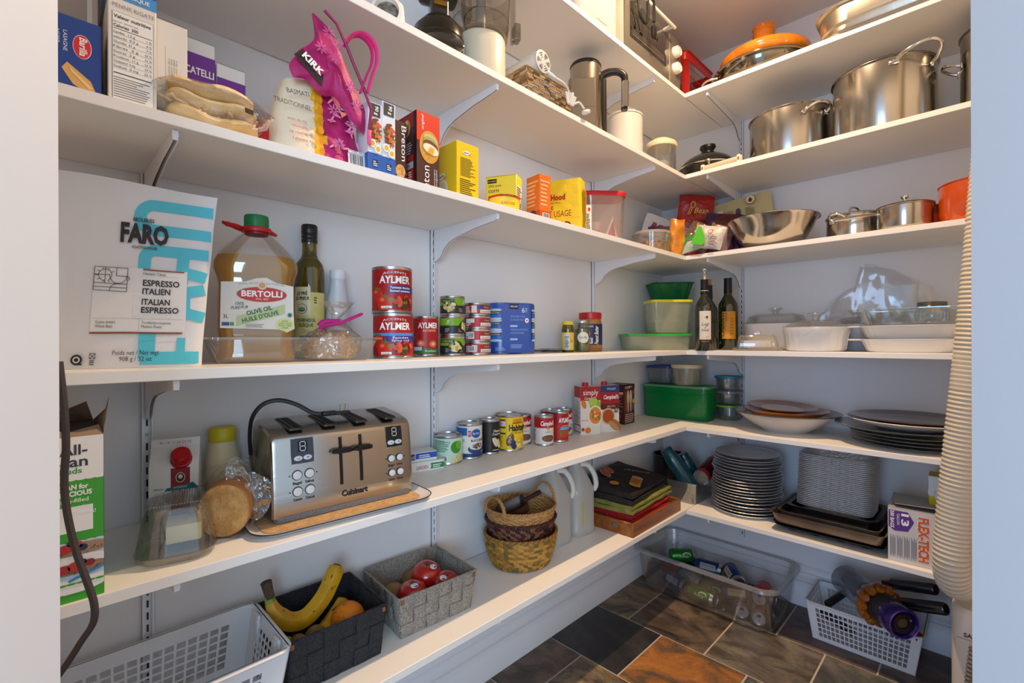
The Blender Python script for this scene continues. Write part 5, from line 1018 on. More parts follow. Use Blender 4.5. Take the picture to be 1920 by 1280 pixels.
def sjar(label, loc, r, h, body, lidm, deco, inner=None, lidh=.016, rz=45, sx=1):
    t = thing('food_jar', label, 'jar', loc, rz); b = MB(); hb = h - lidh
    b.lathe([(r * .94, 0), (r, .005), (r, hb * .84), (r * .9, hb * .95), (r * .86, hb)], body, 40, sx=sx); b.build('glass', t)
    if inner: b = MB(); b.lathe([(r * .9, .004), (r * .94, hb * .8), (0, hb * .82)], inner, 32, sx=sx); b.build('contents', t)
    b = MB(); b.lathe([(r * .92, hb), (r * .95, hb + .001), (r * .95, h - .002), (r * .9, h), (0, h)], lidm, 40, sx=sx); b.build('lid', t)
    b = MB(); deco(b, cyl(r * 1.006, -90, 0), r, hb); b.build('paper_label', t); return t
def d_yj(b, fm, r, h): b.rect(fm, -r * 1.8, h * .08, r * 1.8, h * .72, P('E3D23A'), .0004); b.rect(fm, -r * .7, h * .1, r * .25, h * .66, P('C9CEDA'), .0008); b.lines(fm, -r * .6, h * .14, r * .15, h * .6, 8, INK, 3, .0012); b.rect(fm, r * .35, h * .35, r * 1.0, h * .70, P('E8B83A'), .0008); b.text(fm, 'Curry', r * .6, h * .40, h * .08, P('8A5A1A'), r * .6, rot=90, o=.0012)
sjar('small spice jar with yellow lid and label, left of the olive jar', (.118, 1.432, zD), .0228, .118, CLEAR('B9A85A', .14, .05, .5, '7A6A1E'), P('D9CE2A'), d_yj, None, .014, 45)
def d_oj(b, fm, r, h): b.disc(fm, .002, h * .50, r * .82, h * .19, P('E3E0D4'), .0006, 30); b.text(fm, 'Green Olives', .002, h * .47, h * .075, INK, r * 1.1, ital=.25, o=.001)
def olivejar():
    t = sjar('clear jar of green olives with handwritten oval label', (.128, 1.508, zD), .0295, .124, CLEAR('E9EDDC', .14, .03, .04, 'C9D0A0'), M('BDBDBB', .3, .9), d_oj, M('5A5A22', .3, var=(60, '7A7A34')), .012, 45); b = MB(); R = random.Random(3)
    for k in range(30): a = k * 2.4; b.lathe([(0, -.009), (.008, -.004), (.009, .002), (0, .009)], M('6E702A', .25, spec=.6), 10, c=(.0195 * math.cos(a), .0195 * math.sin(a), .013 + k * .0026))
    o = b.build('olives', t)
olivejar()
def d_pb(b, fm, r, h): b.rect(fm, -r * 1.9, h * .20, r * 1.9, h * .84, P('1E2A52'), .0004); b.text(fm, 'KIRKLAND', -r * .35, h * .74, h * .055, WHITE, r * .9, o=.001); b.disc(fm, -r * .42, h * .55, r * .28, h * .13, P('C24A4A'), .0008); b.disc(fm, -r * .42, h * .55, r * .22, h * .10, P('9AB0D8'), .0011); b.text(fm, 'Peanut Butter', r * .55, h * .50, h * .13, WHITE, h * .56, rot=90, ital=.3, bold=.02, o=.001); b.rect(fm, -r * .75, h * .24, r * .05, h * .42, P('C9CDD8'), .0008); b.barcode(fm, -r * .70, h * .25, -.001, h * .41)
sjar('peanut butter jar with red lid and navy label', (.098, 1.605, zD), .0485, .158, M('A87238', .25, spec=.6), M('B4161C', .35), d_pb, None, .026, 45)

# ---------------------------------------------------------------- shelf D corner and back wall
def tub(name, label, loc, rz, secs, m, lidm=None, lid=None, t_=.0015, n=6, extra=None, cat='container', group=None, lidh=.008):
    t = thing(name, label, cat, loc, rz, group); b = MB(); open_box(b, secs, t_, m, n); b.build('tub', t)
    if lidm:
        w, d, r, z = secs[-1]; w += .008; d += .008
        b = MB(); b.rloft([(w - .002, d - .002, r, z - .006), (w, d, r, z - .005), (w, d, r, z + lidh * .5), (w - .008, d - .008, r, z + lidh * .55), (w - .012, d - .012, r, z + .0015), (w * .8, d * .8, r, z + .0015)], lidm, True, True, n=n); b.build('lid', t)
    if extra: extra(t)
    return t
GRN = CLEAR('5EC08A', .08, .2, .62, '159A5E'); YLID = M('D6D21E', .4); CLT = CLEAR('F8FBF4', .1, .12, .22, 'F2F6DC')
tub('food_container', 'long flat clear container with bright green lid, bottom of the corner stack', (.158, 2.030, zD), 45, [(.275, .130, .02, 0), (.285, .138, .02, .02), (.300, .152, .024, .070)], CLT, M('2CA83A', .4), lidh=.008)
tub('food_container', 'square clear container with yellow lid on the flat green lidded container', (.205, 2.062, zD + .0765), 47, [(.150, .115, .02, 0), (.160, .122, .02, .01), (.184, .140, .024, .145)], CLT, YLID, lidh=.010)
for k, z in enumerate((0, .0765, .153)): tub('food_container', 'pale beige container with cream lid, %s of the stack behind the yellow lidded one' % ('bottom', 'middle', 'top')[k], (.096, 2.268, zD + z), 45, [(.13, .13, .03, 0), (.145, .145, .03, .066)], CLEAR('EDE4D4', .1, .15, .35, 'D9CBB4'), M('D6CDB4', .45), lidh=.008, group='beige stacked containers')
tub('green_tub', 'open emerald green plastic bowl on top of the corner stack', (.128, 2.236, zD + .2305), 45, [(.135, .120, .03, 0), (.15, .13, .03, .01), (.195, .165, .035, .088), (.208, .178, .04, .092), (.208, .178, .04, .096)], GRN)
def wine(label, loc, face, h=.305, r=.0375, col='3A4416', cap='101012', paper=None, top=None, deco=None, fill=.30):
    t = thing('wine_bottle', label, 'bottle', loc, face + 90); b = MB(); k = h / .30; WG = CLEAR(col, .2, .02, .25, '3A4A12')
    pr = [(r * .94, 0), (r, .004), (r, .178 * k), (r * .93, .196 * k), (r * .62, .216 * k), (r * .42, .230 * k), (r * .385, .244 * k), (r * .37, .298 * k), (r * .40, h)]
    b.lathe(pr, WG, 44); b.build('glass', t); b = MB(); z1 = fill * h; b.lathe([(r * .93, .004), (r * .95, z1), (0, z1)], M('0C0606', .2, spec=.6), 36); b.build('wine', t)
    b = MB(); b.lathe([(r * .42, .238 * k), (r * .44, .240 * k), (r * .41, .296 * k), (r * .44, .298 * k), (r * .44, h + .001), (0, h + .001)], M(cap, .4), 32, cap0=False)
    if top == 'steel': b.lathe([(r * .443, .252 * k), (r * .443, .2545 * k)], P('D6C8A8'), 32, cap0=False, cap1=False)
    cp_ = b.build('capsule', t)
    if top == 'steel': b = MB(); b.lathe([(.009, h), (.009, h + .022), (.005, h + .028), (.005, h + .034), (.0105, h + .040), (.011, h + .046), (0, h + .052)], CHROME, 24); b.build('stopper', cp_)
    if top == 'cork': b = MB(); b.lathe([(.0105, h), (.0115, h + .028), (0, h + .028)], M('B07A4A', .8, bump=(200, .5)), 18); b.build('cork', cp_)
    if deco: b = MB(); deco(b, cyl(r * 1.006, -90, 0), r); b.build('paper_label', t)
    return t
def d_w1(b, f, r):
    b.rect(f, -.020, .048, .028, .168, P('D3CCC6'), .0004); b.rect(f, -.020, .030, .028, .046, P('2A1A16'), .0004); b.rect(f, -.020, .046, .028, .0475, P('B98A5A'), .0006)
    b.disc(f, .010, .142, .006, .004, P('4A4038'), .0008, rot=30); b.poly(f, [(-.002, .142), (.012, .148), (.014, .136), (.010, .132)], P('6A5A4A'), .0007); b.text(f, 'Luigi', .004, .106, .014, INK, .030, ital=.3, o=.001); b.text(f, '&', .004, .094, .007, INK, o=.001); b.text(f, 'fratelli', .004, .082, .011, INK, .030, ital=.3, o=.001); b.text(f, '2018', .010, .055, .005, GREYINK, .012, o=.001); b.text(f, 'PRIMITIVO', .004, .036, .005, P('B98A5A'), .034, o=.001)
wine('dark wine bottle with white label and steel ball stopper', (.392, 2.028, zD), -68, .303, .0375, paper=1, top='steel', deco=d_w1)
def d_w3(b, f, r): b.rect(f, -.02, .018, .02, .10, P('C9C2BA'), .0004); b.disc(f, .006, .085, .009, .009, INK, .0008); b.disc(f, .006, .085, .007, .007, P('C9A25A'), .0011)
wine('half hidden wine bottle with cork, between the white and orange labelled bottles', (.372, 2.122, zD), -66, .288, .0365, top='cork', deco=d_w3)
def d_w2(b, f, r):
    b.rect(f, -.026, .050, .034, .172, P('C98A14'), .0004); b.text(f, 'CHIANTI', -.016, .112, .013, P('3A2A14'), .105, rot=90, bold=.02, o=.001); b.text(f, 'VINO', -.001, .148, .009, P('5A3A14'), .040, rot=90, o=.001); b.lines(f, .010, .07, .030, .15, 6, P('A86A10'), 3)
wine('green wine bottle with orange label and black screw cap', (.424, 2.205, zD), -70, .322, .0405, '4E6A1E', '0F1012', deco=d_w2)
CWH = M('DAD9D8', .25, spec=.5, coat=.4)
def oval():
    t = thing('casserole_dish', 'white oval casserole with glass lid behind the glass butter dish', 'dish', (.592, 2.298, zD), 0); b = MB(); w, d = .262, .175
    sec = [(w * .85, d * .8, .085, 0), (w * .92, d * .9, .095, .01), (w * .98, d * .97, .098, .095), (w * 1.02, d, .1, .112), (w * 1.03, d * 1.01, .1, .115)]; open_box(b, sec, .005, CWH, 10); b.build('body', t)
    b = MB(); b.rloft([(w * 1.0, d * .98, .098, .116), (w * 1.01, d * .99, .098, .120), (w * .90, d * .86, .085, .124), (w * .82, d * .78, .075, .150), (w * .6, d * .5, .05, .158)], GLASS, False, True, n=10); b.lathe([(.012, .158), (.010, .168), (.028, .180), (.028, .184), (0, .182)], GLASS, 24); b.build('glass_lid', t)
oval()
def butterd():
    t = thing('butter_dish', 'small clear glass covered butter dish standing at the shelf edge', 'dish', (.588, 2.075, zD), 18); b = MB(); G = CLEAR('F2EFEA', .16, .03, .10, 'E0DAD2')
    b.rloft([(.165, .085, .02, 0), (.185, .100, .025, .010), (.185, .100, .025, .014), (.150, .075, .02, .013)], G, n=6); b.build('base', t)
    b = MB(); b.rloft([(.150, .075, .012, .015), (.152, .077, .012, .018), (.136, .066, .012, .058), (.124, .056, .010, .064)], G, False, True, n=6); b.rloft([(.026, .02, .004, .064), (.030, .022, .004, .070), (.024, .018, .004, .080)], G, n=4); b.build('cover', t)
    b = MB(); b.box((0, 0, .028), (.10, .042, .026), P('E6DCC8'), .003); b.build('butter', t)
butterd()
def fluted(b, secs, m, N=72, amp=.0030, t_=.004, zf=None):
    R = []
    for i, (w, d, r, z) in enumerate(secs):
        base = rring(w, d, r, z, 17); n = len(base); q = amp if 0 < i < len(secs) - 2 else 0
        R.append([(x * (1 + (q / max(.03, math.hypot(x, y))) * (1 if k % 3 == 0 else 0)), y * (1 + (q / max(.03, math.hypot(x, y))) * (1 if k % 3 == 0 else 0)), zz) for k, (x, y, zz) in enumerate(base)])
    w, d, r, z = secs[-1]; w0, d0, r0, z0 = secs[1]
    R += [rring(w - 2 * t_, d - 2 * t_, r, z, 17), rring(w0 - 2 * t_, d0 - 2 * t_, r0, z0 + t_, 17)]
    b.loft(R, m)
def corn(label, loc, w, d, h, rz=0):
    t = thing('casserole_dish', label, 'dish', loc, rz); b = MB(); fluted(b, [(w * .80, d * .80, w * .38, 0), (w * .86, d * .86, w * .40, .008), (w * .93, d * .93, w * .44, h * .7), (w, d, w * .47, h - .014), (w * 1.01, d * 1.01, w * .475, h)], CWH); b.build('body', t)
    b = MB(); r = w / 2; k = d / w; b.lathe([(r * .99, h + .0005), (r * 1.005, h + .003), (r * .97, h + .005), (r * .80, h + .010), (r * .70, h + .020), (r * .4, h + .028), (.012, h + .030)], GLASS, 48, sy=k, cap0=False, cap1=False); b.lathe([(.012, h + .030), (.010, h + .040), (.026, h + .052), (.026, h + .056), (0, h + .053)], GLASS, 24); b.build('glass_lid', t)
corn('round fluted white casserole with clear knobbed lid at the shelf edge', (.782, 2.126, zD), .225, .205, .092)
corn('second fluted white casserole, half hidden behind the round one', (.880, 2.308, zD), .165, .15, .105)
def au_gratin(label, loc, rz, s=1.):
    t = thing('baking_dish', label, 'dish', loc, rz, 'white gratin dishes'); b = MB(); w, d, h = .290 * s, .19 * s, .046
    fluted(b, [(w * .84, d * .82, .07, 0), (w * .88, d * .86, .075, .006), (w * .97, d * .96, .085, h - .010), (w, d, .09, h - .006), (w * 1.02, d * 1.03, .09, h - .002), (w * 1.02, d * 1.03, .09, h)], CWH, t_=.006)
    b.build('body', t)
    for sg in (-1, 1): b = MB(); b.rloft([(.040, .11, .018, h - .005), (.042, .112, .018, h - .003), (.040, .11, .018, h)], CWH, n=5); o = b.build('handle', t); o.location = (sg * (w * .51 + .012), 0, 0)
au_gratin('white fluted gratin dish at the bottom of the stack under the glass dish', (1.070, 2.140, zD), 2); au_gratin('white fluted gratin dish directly under the rectangular glass dish', (1.068, 2.143, zD + .0465), 1, 1.0)
def pyrex():
    t = thing('glass_baking_dish', 'rectangular clear glass baking dish on two white gratin dishes', 'dish', (1.073, 2.145, zD + .0935), 0); b = MB(); G = CLEAR('F2F8F6', .16, .03, .05, 'C9DCD6'); open_box(b, [(.250, .160, .03, 0), (.262, .172, .03, .004), (.300, .198, .035, .050), (.315, .212, .038, .054), (.315, .212, .038, .057)], .004, G, 7); b.build('body', t)
pyrex()
def mason():
    t = thing('glass_jar', 'small glass jar with clamp rim standing in the glass baking dish', 'jar', (1.118, 2.165, zD + .0985), 0); b = MB(); r = .045; b.lathe([(r * .8, 0), (r, .012), (r, .038), (r * .82, .052), (r * .78, .064), (r * .80, .066)], GLASS, 36); b.build('glass', t)
    b = MB(); b.lathe([(r * .84, .056), (r * .90, .058), (r * .86, .061), (r * .90, .064), (r * .86, .067), (r * .90, .070), (r * .84, .073), (0, .073)], M('8A8782', .25, .9), 36, cap0=False); b.build('lid', t)
mason()
def bigfilm():
    t = thing('plastic_bag', 'large crumpled clear plastic bag draped behind the glass baking dish', 'bag', (.940, 2.391, zD + .001), 0); t.scale = (1, 1, 1.32); b = MB(); TL = [(-.215, .10), (-.14, .17), (-.068, .205), (-.074, .262), (-.02, .262), (.06, .235), (.135, .195), (.175, .175), (.185, .12)]
    def top(x):
        for i in range(len(TL) - 1):
            if TL[i][0] <= x <= TL[i + 1][0]: q = (x - TL[i][0]) / (TL[i + 1][0] - TL[i][0]); return TL[i][1] + q * (TL[i + 1][1] - TL[i][1])
        return .1
    FB = CLEAR('FCFCFC', .2, .1, .13, 'FFFFFF', (9, .45))
    for s, sd in ((-1, 1), (1, 2)): b.grid(lambda u, v: crumple((-.215 + .40 * u, s * .016 * math.sin(PI * v) ** .5 * math.sin(PI * u) ** .5, top(-.215 + .40 * u) * v), .012 * min(1, v * 4), 13, sd), 26, 18, FB)
    b.build('film', t)
bigfilm()
# ---------------------------------------------------------------- shelf E, left wall: breakfast things, toaster, cans
zE = SHELF_Z['E'] + .0003
def d_bran(b, f, w, d, h):
    F0, R_ = f['F'], f['R']; F = lambda x, y, k=0: F0(max(-w / 2, min(w / 2, x)), y, k); G = P('3FA32A'); x1 = w / 2
    b.rect(F, -w / 2, 0, x1, h, G, .0004); b.rect(F, -w / 2, h - .062, x1, h, P('EDECEA'), .0006); b.rect(R_, -d / 2, h - .07, d / 2, h, P('C02A30'), .0004); b.rect(R_, -d / 2, 0, d / 2, h - .07, P('2E7A26'), .0004)
    for k in range(8): b.disc(F, -w / 2 + (k + .5) * w / 8, h - .062, w / 15, .0016, P('EDECEA'), .0007, 10); b.disc(F, -w / 2 + (k + .5) * w / 8, .085, w / 15, .0016, P('C9D8E6'), .0009, 10); b.disc(F, -w / 2 + (k + .5) * w / 8, .026, w / 15, .0016, G, .0022, 10)
    b.text(F, 'All-', x1 - .033, h - .026, .0145, P('3A3A3E'), .030, bold=.02, o=.001); b.text(F, 'Bran', x1 - .038, h - .043, .0145, P('3A3A3E'), .041, bold=.02, o=.001); b.text(F, 'Buds', x1 - .036, h - .053, .0078, P('3FA32A'), .024, bold=.02, o=.001)
    for k, (t, w_, hh, bo) in enumerate((('SCAN for', .034, .0068, .04), ('DELICIOUS', .042, .0068, .04), ('fibre-filled', .034, .0056, .01), ('recipes using', .040, .0056, .01), ('All-Bran* cereals!', .050, .0056, .01))): b.text(F, t, x1 - .034 , h - .076 - k * .0095, hh, WHITE, w_, bold=bo, o=.001)
    b.poly(F, [(x1 - .060, .100), (x1 - .012, .100), (x1 - .012, .137), (x1 - .060, .137)], P('EFEFEF'), .0008)
    b.rect(F, -w / 2, .026, x1, .085, P('B9D4E8'), .0007); b.disc(F, x1 - .033, .034, .050, .022, P('EDEBEA'), .0012, a0=180, a1=360); b.disc(F, x1 - .03, .055, .05, .012, P('E9E7E8'), .0013); b.disc(F, x1 - .03, .075, .05, .009, P('A9876A'), .0014); b.disc(F, x1 - .03, .047, .05, .008, P('9A7A5E'), .0015)
    food_art(b, F, x1 - .03, .074, .040, .006, ['8A6A4A', 'B9987A', '6A4E36'], 40, .09, 4, .0017); food_art(b, F, x1 - .03, .046, .040, .005, ['8A6A4A', 'B9987A', '6A4E36'], 40, .09, 5, .0017)
    for x, y, r, c in ((-.042, .078, .008, 'B02A26'), (-.030, .082, .007, 'C23A2E'), (-.024, .077, .006, '2A2E4E'), (-.036, .085, .005, '2E3454'), (-.045, .049, .008, 'A82A2A'), (-.031, .051, .009, 'B83230'), (-.016, .053, .006, '8A2430'), (-.024, .056, .005, '2A2E4E')): b.disc(F, x1 + x, y, r, r * .8, P(c), .004, 14)
    b.disc(F, x1 - .06, .034, .010, .006, P('E6E2EA'), .0024, rot=-35); b.poly(F, [(x1 - .040, .032), (x1, .046), (x1, .042), (x1 - .038, .029)], P('3A8ABF'), .0024)
    b.text(F, 'allbran.ca', x1 - .030, .012, .0058, WHITE, .028, bold=.02, o=.001)
def bran():
    t = thing('cereal_box', 'green and white cereal box with torn open brown top at far left', 'box', (.222, .028, zE), 90); b = MB(); w, d, h = .0815, .185, .238
    b.box((0, 0, h / 2), (w, d, h), P('2E7A26'), .001, 1); d_bran(b, faces(w, d, h), w, d, h); b.build('carton', t)
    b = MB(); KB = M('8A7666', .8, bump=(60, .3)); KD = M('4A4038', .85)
    for pts in ([(-w / 2, -d / 2, h), (w / 2, -d / 2, h), (w / 2 - .004, -d / 2 + .02, h + .012), (0, -d / 2 + .014, h + .004), (-w / 2, -d / 2 + .02, h + .014)], [(w / 2, -d / 2, h), (w / 2, d / 2, h), (w / 2 + .012, .0, h + .030), (w / 2 + .010, -.05, h + .052), (w / 2 + .002, -.075, h + .028)], [(-w / 2, -d / 2 + .03, h), (-w / 2, d / 2, h), (-w / 2 + .02, .02, h + .04), (-w / 2 + .015, -.04, h + .026)], [(-w / 2, d / 2, h), (w / 2, d / 2, h), (w / 2 - .01, d / 2 - .02, h + .035), (0, d / 2 - .01, h + .02), (-w / 2, d / 2 - .03, h + .03)]):
        c = sum((Vector(p) for p in pts), Vector()) / len(pts); V = [Vector(p) for p in pts] + [Vector(p) + Vector((0, .0012, .0005)) for p in pts]; n = len(pts)
        b.add(V, [tuple(range(n)), tuple(range(2 * n - 1, n - 1, -1))] + [(i, (i + 1) % n, n + (i + 1) % n, n + i) for i in range(n)], KB)
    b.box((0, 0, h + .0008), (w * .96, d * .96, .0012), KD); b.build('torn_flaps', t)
bran()
def carton_milk():
    t = thing('molasses_carton', 'white gable carton with red screw cap and teal name banner, behind glass dish', 'carton', (.078, .199, zE), 74); t.scale = (.88, .88, .96); b = MB(); w, d, h = .094, .075, .130; WC = P('E0DEDA')
    R = [rring(w, d, .003, 0, 2), rring(w, d, .003, h, 2), rring(w, d * .55, .003, h + .022, 2), rring(w, .004, .0015, h + .040, 2), rring(w, .004, .0015, h + .056, 2)]; b.loft(R, WC)
    f = faces(w, d, h)['F']; b.rect(f, -.006, 0, .030, h, P('8E1A22'), .0006); b.poly(f, [(-.022, .074), (-.014, .090), (.036, .098), (.046, .086), (.036, .068), (-.014, .060)], P('1E6E70'), .0009); b.text(f, 'GRANDMA', .012, .0725, .0115, WHITE, .058, bold=.03, o=.0013); b.text(f, 'AUTHENTIC', .012, .0885, .0036, WHITE, .026, o=.0013); b.text(f, 'FANCY', .012, .064, .0036, WHITE, .02, o=.0013)
    b.disc(f, .012, .110, .009, .0105, P('D9C9A9'), .0010); b.disc(f, .012, .110, .0075, .009, P('3A2A22'), .0013); b.disc(f, .012, .112, .004, .0045, P('E0D4C0'), .0016); b.text(f, '100% pure', -.028, .088, .0036, INK, .018, o=.001); food_art(b, f, .018, .018, .016, .014, ['B08A5A', '8A5A2A', 'D9C08A'], 12, .3, 3); b.rect(f, -.02, .055, -.044, .08, WC, .0006)
    b.build('carton', t); fg = flat((0, -.003, h + .040), (1, 0, 0), (0, 0, 1)); b = MB(); b.text(fg, '02 18 15 24 23 32', 0, .006, .005, GREYINK, .060); b.build('date_print', t)
    b = MB(); b.push((.013, -d * .36, h + .014), (42, 0, 0)); N = 40; R = [[((r + (.0007 if j % 2 else 0)) * math.cos(2 * PI * j / N), (r + (.0007 if j % 2 else 0)) * math.sin(2 * PI * j / N), z) for j in range(N)] for r, z in ((.020, -.004), (.0205, .004), (.0185, .005), (.0185, .020), (.016, .023))]; b.loft(R, M('B4141C', .35)); b.pop(); b.build('cap', t)
carton_milk()
def yb():
    t = thing('squeeze_bottle', 'bottle with yellow cap behind the bagged bread', 'bottle', (.036, .292, zE), 60); b = MB(); b.lathe([(.030, 0), (.033, .01), (.033, .12), (.026, .150), (.024, .156)], P('D9C9A0'), 32); b.build('bottle', t); b = MB(); b.lathe([(.0265, .154), (.0275, .158), (.0265, .182), (.024, .185), (0, .185)], M('C9B818', .4), 36, cap0=False); b.build('cap', t)
yb()
def bread():
    t = thing('bread_bag', 'round brown bread loaf in a crinkled clear bag left of the toaster', 'bread', (.180, .270, zE), 62); t.scale = (.74, .70, .84); b = MB(); CR = M('B0713A', .7, bump=(60, .4), var=(7, 'C98E52')); CUT = M('D2A468', .8, bump=(90, .6), var=(40, 'BE8A4C'))
    N = 28
    def sec(y, k): return [(.060 * k * math.cos(2 * PI * j / N) * 1.0, y, .0605 + .0595 * k * (abs(math.sin(2 * PI * j / N)) ** .85) * (1 if math.sin(2 * PI * j / N) > 0 else -1) * (1.06 if math.sin(2 * PI * j / N) > 0 else 1)) for j in range(N)]
    b.loft([sec(-.062, .96), sec(-.058, 1.0), sec(.02, 1.0), sec(.05, .9), sec(.066, .5), sec(.07, .1)], CR, False, True); b.build('crust', t)
    b = MB(); s = sec(-.062, .96); b.add(s + [(0, -.064, .06)], [(j, (j + 1) % N, N) for j in range(N)], CUT); b.build('cut_face', t)
    b = MB()
    def fn(u, v):
        a = 2 * PI * u; y = -.072 + .155 * v; k = 1.10 if v < .6 else 1.10 - (v - .6) * .5
        up = max(0, math.sin(a)); p = Vector((.066 * k * math.cos(a) + .045 * up ** 2 * v, y - .012 * math.sin(PI * v), .064 + .064 * k * math.sin(a) + .030 * up ** 1.5)); p = crumple(p, .012, 24, 6); p.z = max(.0008, p.z); return p
    b.grid(fn, 40, 16, FILM, wrap=True)
    def tail(u, v):
        a = 2 * PI * u; r = .034 - .012 * math.sin(v * PI) + .02 * v; return crumple((.020 + .045 * v + r * math.cos(a) * .7, -.028 + .012 * v, .135 - .055 * v + r * math.sin(a) * 1.1), .010, 30, 9)
    b.grid(tail, 18, 10, FILM, wrap=True); b.build('film', t)
bread()
def bigbutter():
    t = thing('butter_dish', 'thick clear glass butter dish with ribbed lid at the shelf edge', 'dish', (.214, .178, zE), 78); t.scale = (.93, .93, .90); b = MB(); G = CLEAR('FAFBFB', .3, .02, .03, 'E6EAE9')
    b.rloft([(.100, .135, .03, 0), (.120, .155, .035, .006), (.128, .162, .04, .018), (.120, .154, .035, .017), (.098, .132, .03, .005)], G, n=7); b.build('base', t)
    b = MB(); b.rloft([(.126, .160, .038, .0185), (.124, .158, .036, .024), (.108, .138, .03, .075), (.096, .124, .026, .098), (.080, .110, .02, .104)], G, False, True, n=7);
    for k in range(19): b.tube([(-.038 + k * .0042, -.050, .1050), (-.038 + k * .0042, .050, .1050)], .0016, G, 5)
    b.build('cover', t); b = MB(); b.box((.01, .02, .035), (.058, .07, .036), M('E2D49A', .5), .004); b.build('butter', t)
bigbutter()
def tray():
    t = thing('serving_tray', 'white enamel tray with dark rim and tan liner under the toaster', 'tray', (.184, .486, zE), 85.5); b = MB(); w, d = .392, .262
    ENA = M('E2DEDC', .3, coat=.3); b.rloft([(w * .90, d * .86, .03, 0), (w * .93, d * .90, .035, .002), (w * .985, d * .975, .045, .010), (w, d, .048, .0105), (w * .985, d * .975, .045, .0112), (w * .925, d * .89, .035, .0035)], ENA, n=8); b.build('body', t)
    b = MB(); R = rring(w, d, .048, .0108, 8); b.tube(R, .0013, M('20202A', .4), 6, closed=True); b.build('rim_line', t)
    b = MB(); b.rloft([(w * .88, d * .80, .03, .0037), (w * .88, d * .80, .03, .0050)], M('CDA878', .8, bump=(160, .4), var=(120, 'BC9260')), n=6); b.build('liner', t)
tray()
def toaster():
    t = thing('toaster', 'brushed steel four slot toaster with two black levers', 'toaster', (.158, .496, zE + .0056), 86.5); b = MB(); w, d, h = .318, .172, .196; BS = M('B5AFA8', .27, 1., bump=(120, .05, (.03, 1, 1)))
    # side profile with sloping front, rounded top
    pf = [(-d / 2, .010), (-d / 2 - .002, .05), (-d / 2 + .004, .115), (-d / 2 + .010, .160), (-d / 2 + .015, .172), (-d / 2 + .026, .180), (-.02, .189), (.02, .193), (d / 2 - .032, .196), (d / 2 - .016, .188), (d / 2 - .012, .160), (d / 2, .05), (d / 2, .010)]
    pf = [(p.x, p.y) for p in spline([(a, c, 0) for a, c in pf], 3)]
    def pr(x, k): return [(x, y * k, .010 + (z - .010) * (1 - (1 - k) * .6)) for y, z in pf]
    b.loft([pr(-w / 2, .93), pr(-w / 2 + .003, .975), pr(-w / 2 + .009, 1), pr(w / 2 - .009, 1), pr(w / 2 - .003, .975), pr(w / 2, .93)], BS, True, True)
    b.build('body', t, shade=.5)
    def fy(z):
        for (a, z0), (c, z1) in zip(pf, pf[1:]):
            if z0 <= z <= z1: return a + (c - a) * (z - z0) / max(1e-6, z1 - z0)
        return -d / 2
    fm = lambda x, y, k=0: Vector((x, fy(y) - k, y))
    b = MB(); b.rloft([(w * .97, d * 1.02, .012, 0.001), (w * .97, d * 1.02, .012, .012)], M('7A7C80', .5, .4, bump=(300, .5)), n=4); b.build('base', t)
    for y in (-.042, -.002, .034):
        pass
    for i, x in enumerate((-.108, -.036, .036, .108)):
        b = MB(); b.push((0, -.001, -.004), (4.2, 0, 0)); b.rloft([(.030, .112, .006, h - .0045), (.030, .112, .006, h + .0002)], M('55524E', .35, .8), n=3); b.rloft([(.025, .106, .004, h + .0002), (.025, .106, .004, h + .0006)], M('141210', .8), n=3)
        b.box((-.006, 0, h + .001), (.002, .104, .001), M('8A6A4A', .5, .8)); b.pop(); b.build('slot', t).location = (x, 0, 0)
    def pod(x, big, parent):
        s = 1.0; m = P('3A4654') if big else P('17171A'); w_, z0, z1 = (.0225, .115, .166) if big else (.0205, .118, .166)
        b = MB(); b.add([fm(x - w_, z0, .0016), fm(x + w_, z0, .0016), fm(x + w_, (z0 + z1) / 2, .0016), fm(x + w_, z1, .0016), fm(x - w_, z1, .0016), fm(x - w_, (z0 + z1) / 2, .0016)], [(0, 1, 2, 5), (5, 2, 3, 4)], m)
        b.tube([fm(x - w_, z0, .001), fm(x + w_, z0, .001), fm(x + w_, z1, .001), fm(x - w_, z1, .001)], .0009, CHROME, 6, closed=True)
        b.rect(fm, x - .009, z0 + .024, x + .010, z0 + .046, P('101014'), .0022)
        seg = P('D9E0E4')
        for a in (.026, .035, .044): b.rect(fm, x - .004, z0 + a - .0008, x + .005, z0 + a + .0008, seg, .0028)
        for xx in (-.0056, .0052):
            for a in (.0272, .0362): b.rect(fm, x + xx - .0002, z0 + a, x + xx + .0012, z0 + a + .007, seg, .0028)
        o = b.build('display', parent)
        for q, sg in enumerate('-+'):
            b = MB(); cx = x - .0095 + q * .019; b.push(fm(cx, z0 + .011, .0018), (82, 0, 0)); b.lathe([(.0088, 0), (.0085, .0022), (.007, .003), (0, .003)], M('D6D8DC', .35), 20, sy=.62); b.pop(); b.text(fm, sg, cx, z0 + .009, .0055, INK, .005, bold=.02, o=.0056); b.build('adjust_button', o)
    pod(-.0985, True, t); pod(.112, False, t)
    for i, x in enumerate((-.018, .028)):
        b = MB(); b.add([fm(x + s * .0032, z, .0012) for z in (.055, .08, .11, .13, .15, .158) for s in (-1, 1)], [(2 * j, 2 * j + 1, 2 * j + 3, 2 * j + 2) for j in range(5)], P('0E0E10')); b.tube([fm(x + .0038, .055, .0008), fm(x + .0038, .11, .0008), fm(x + .0038, .158, .0008)], .0007, CHROME, 5); lt = b.build('lever_track', t)
        b = MB(); z = .132; p = fm(x, z, 0); b.push(p, (0, 0, 0)); b.rloft([(.030, .010, .004, -.007), (.046, .018, .008, -.005), (.048, .020, .009, .001), (.034, .014, .007, .005)], M('141416', .3, spec=.6), n=5); b.pop(); o = b.build('lever', lt); o.location = (0, -.012, 0)
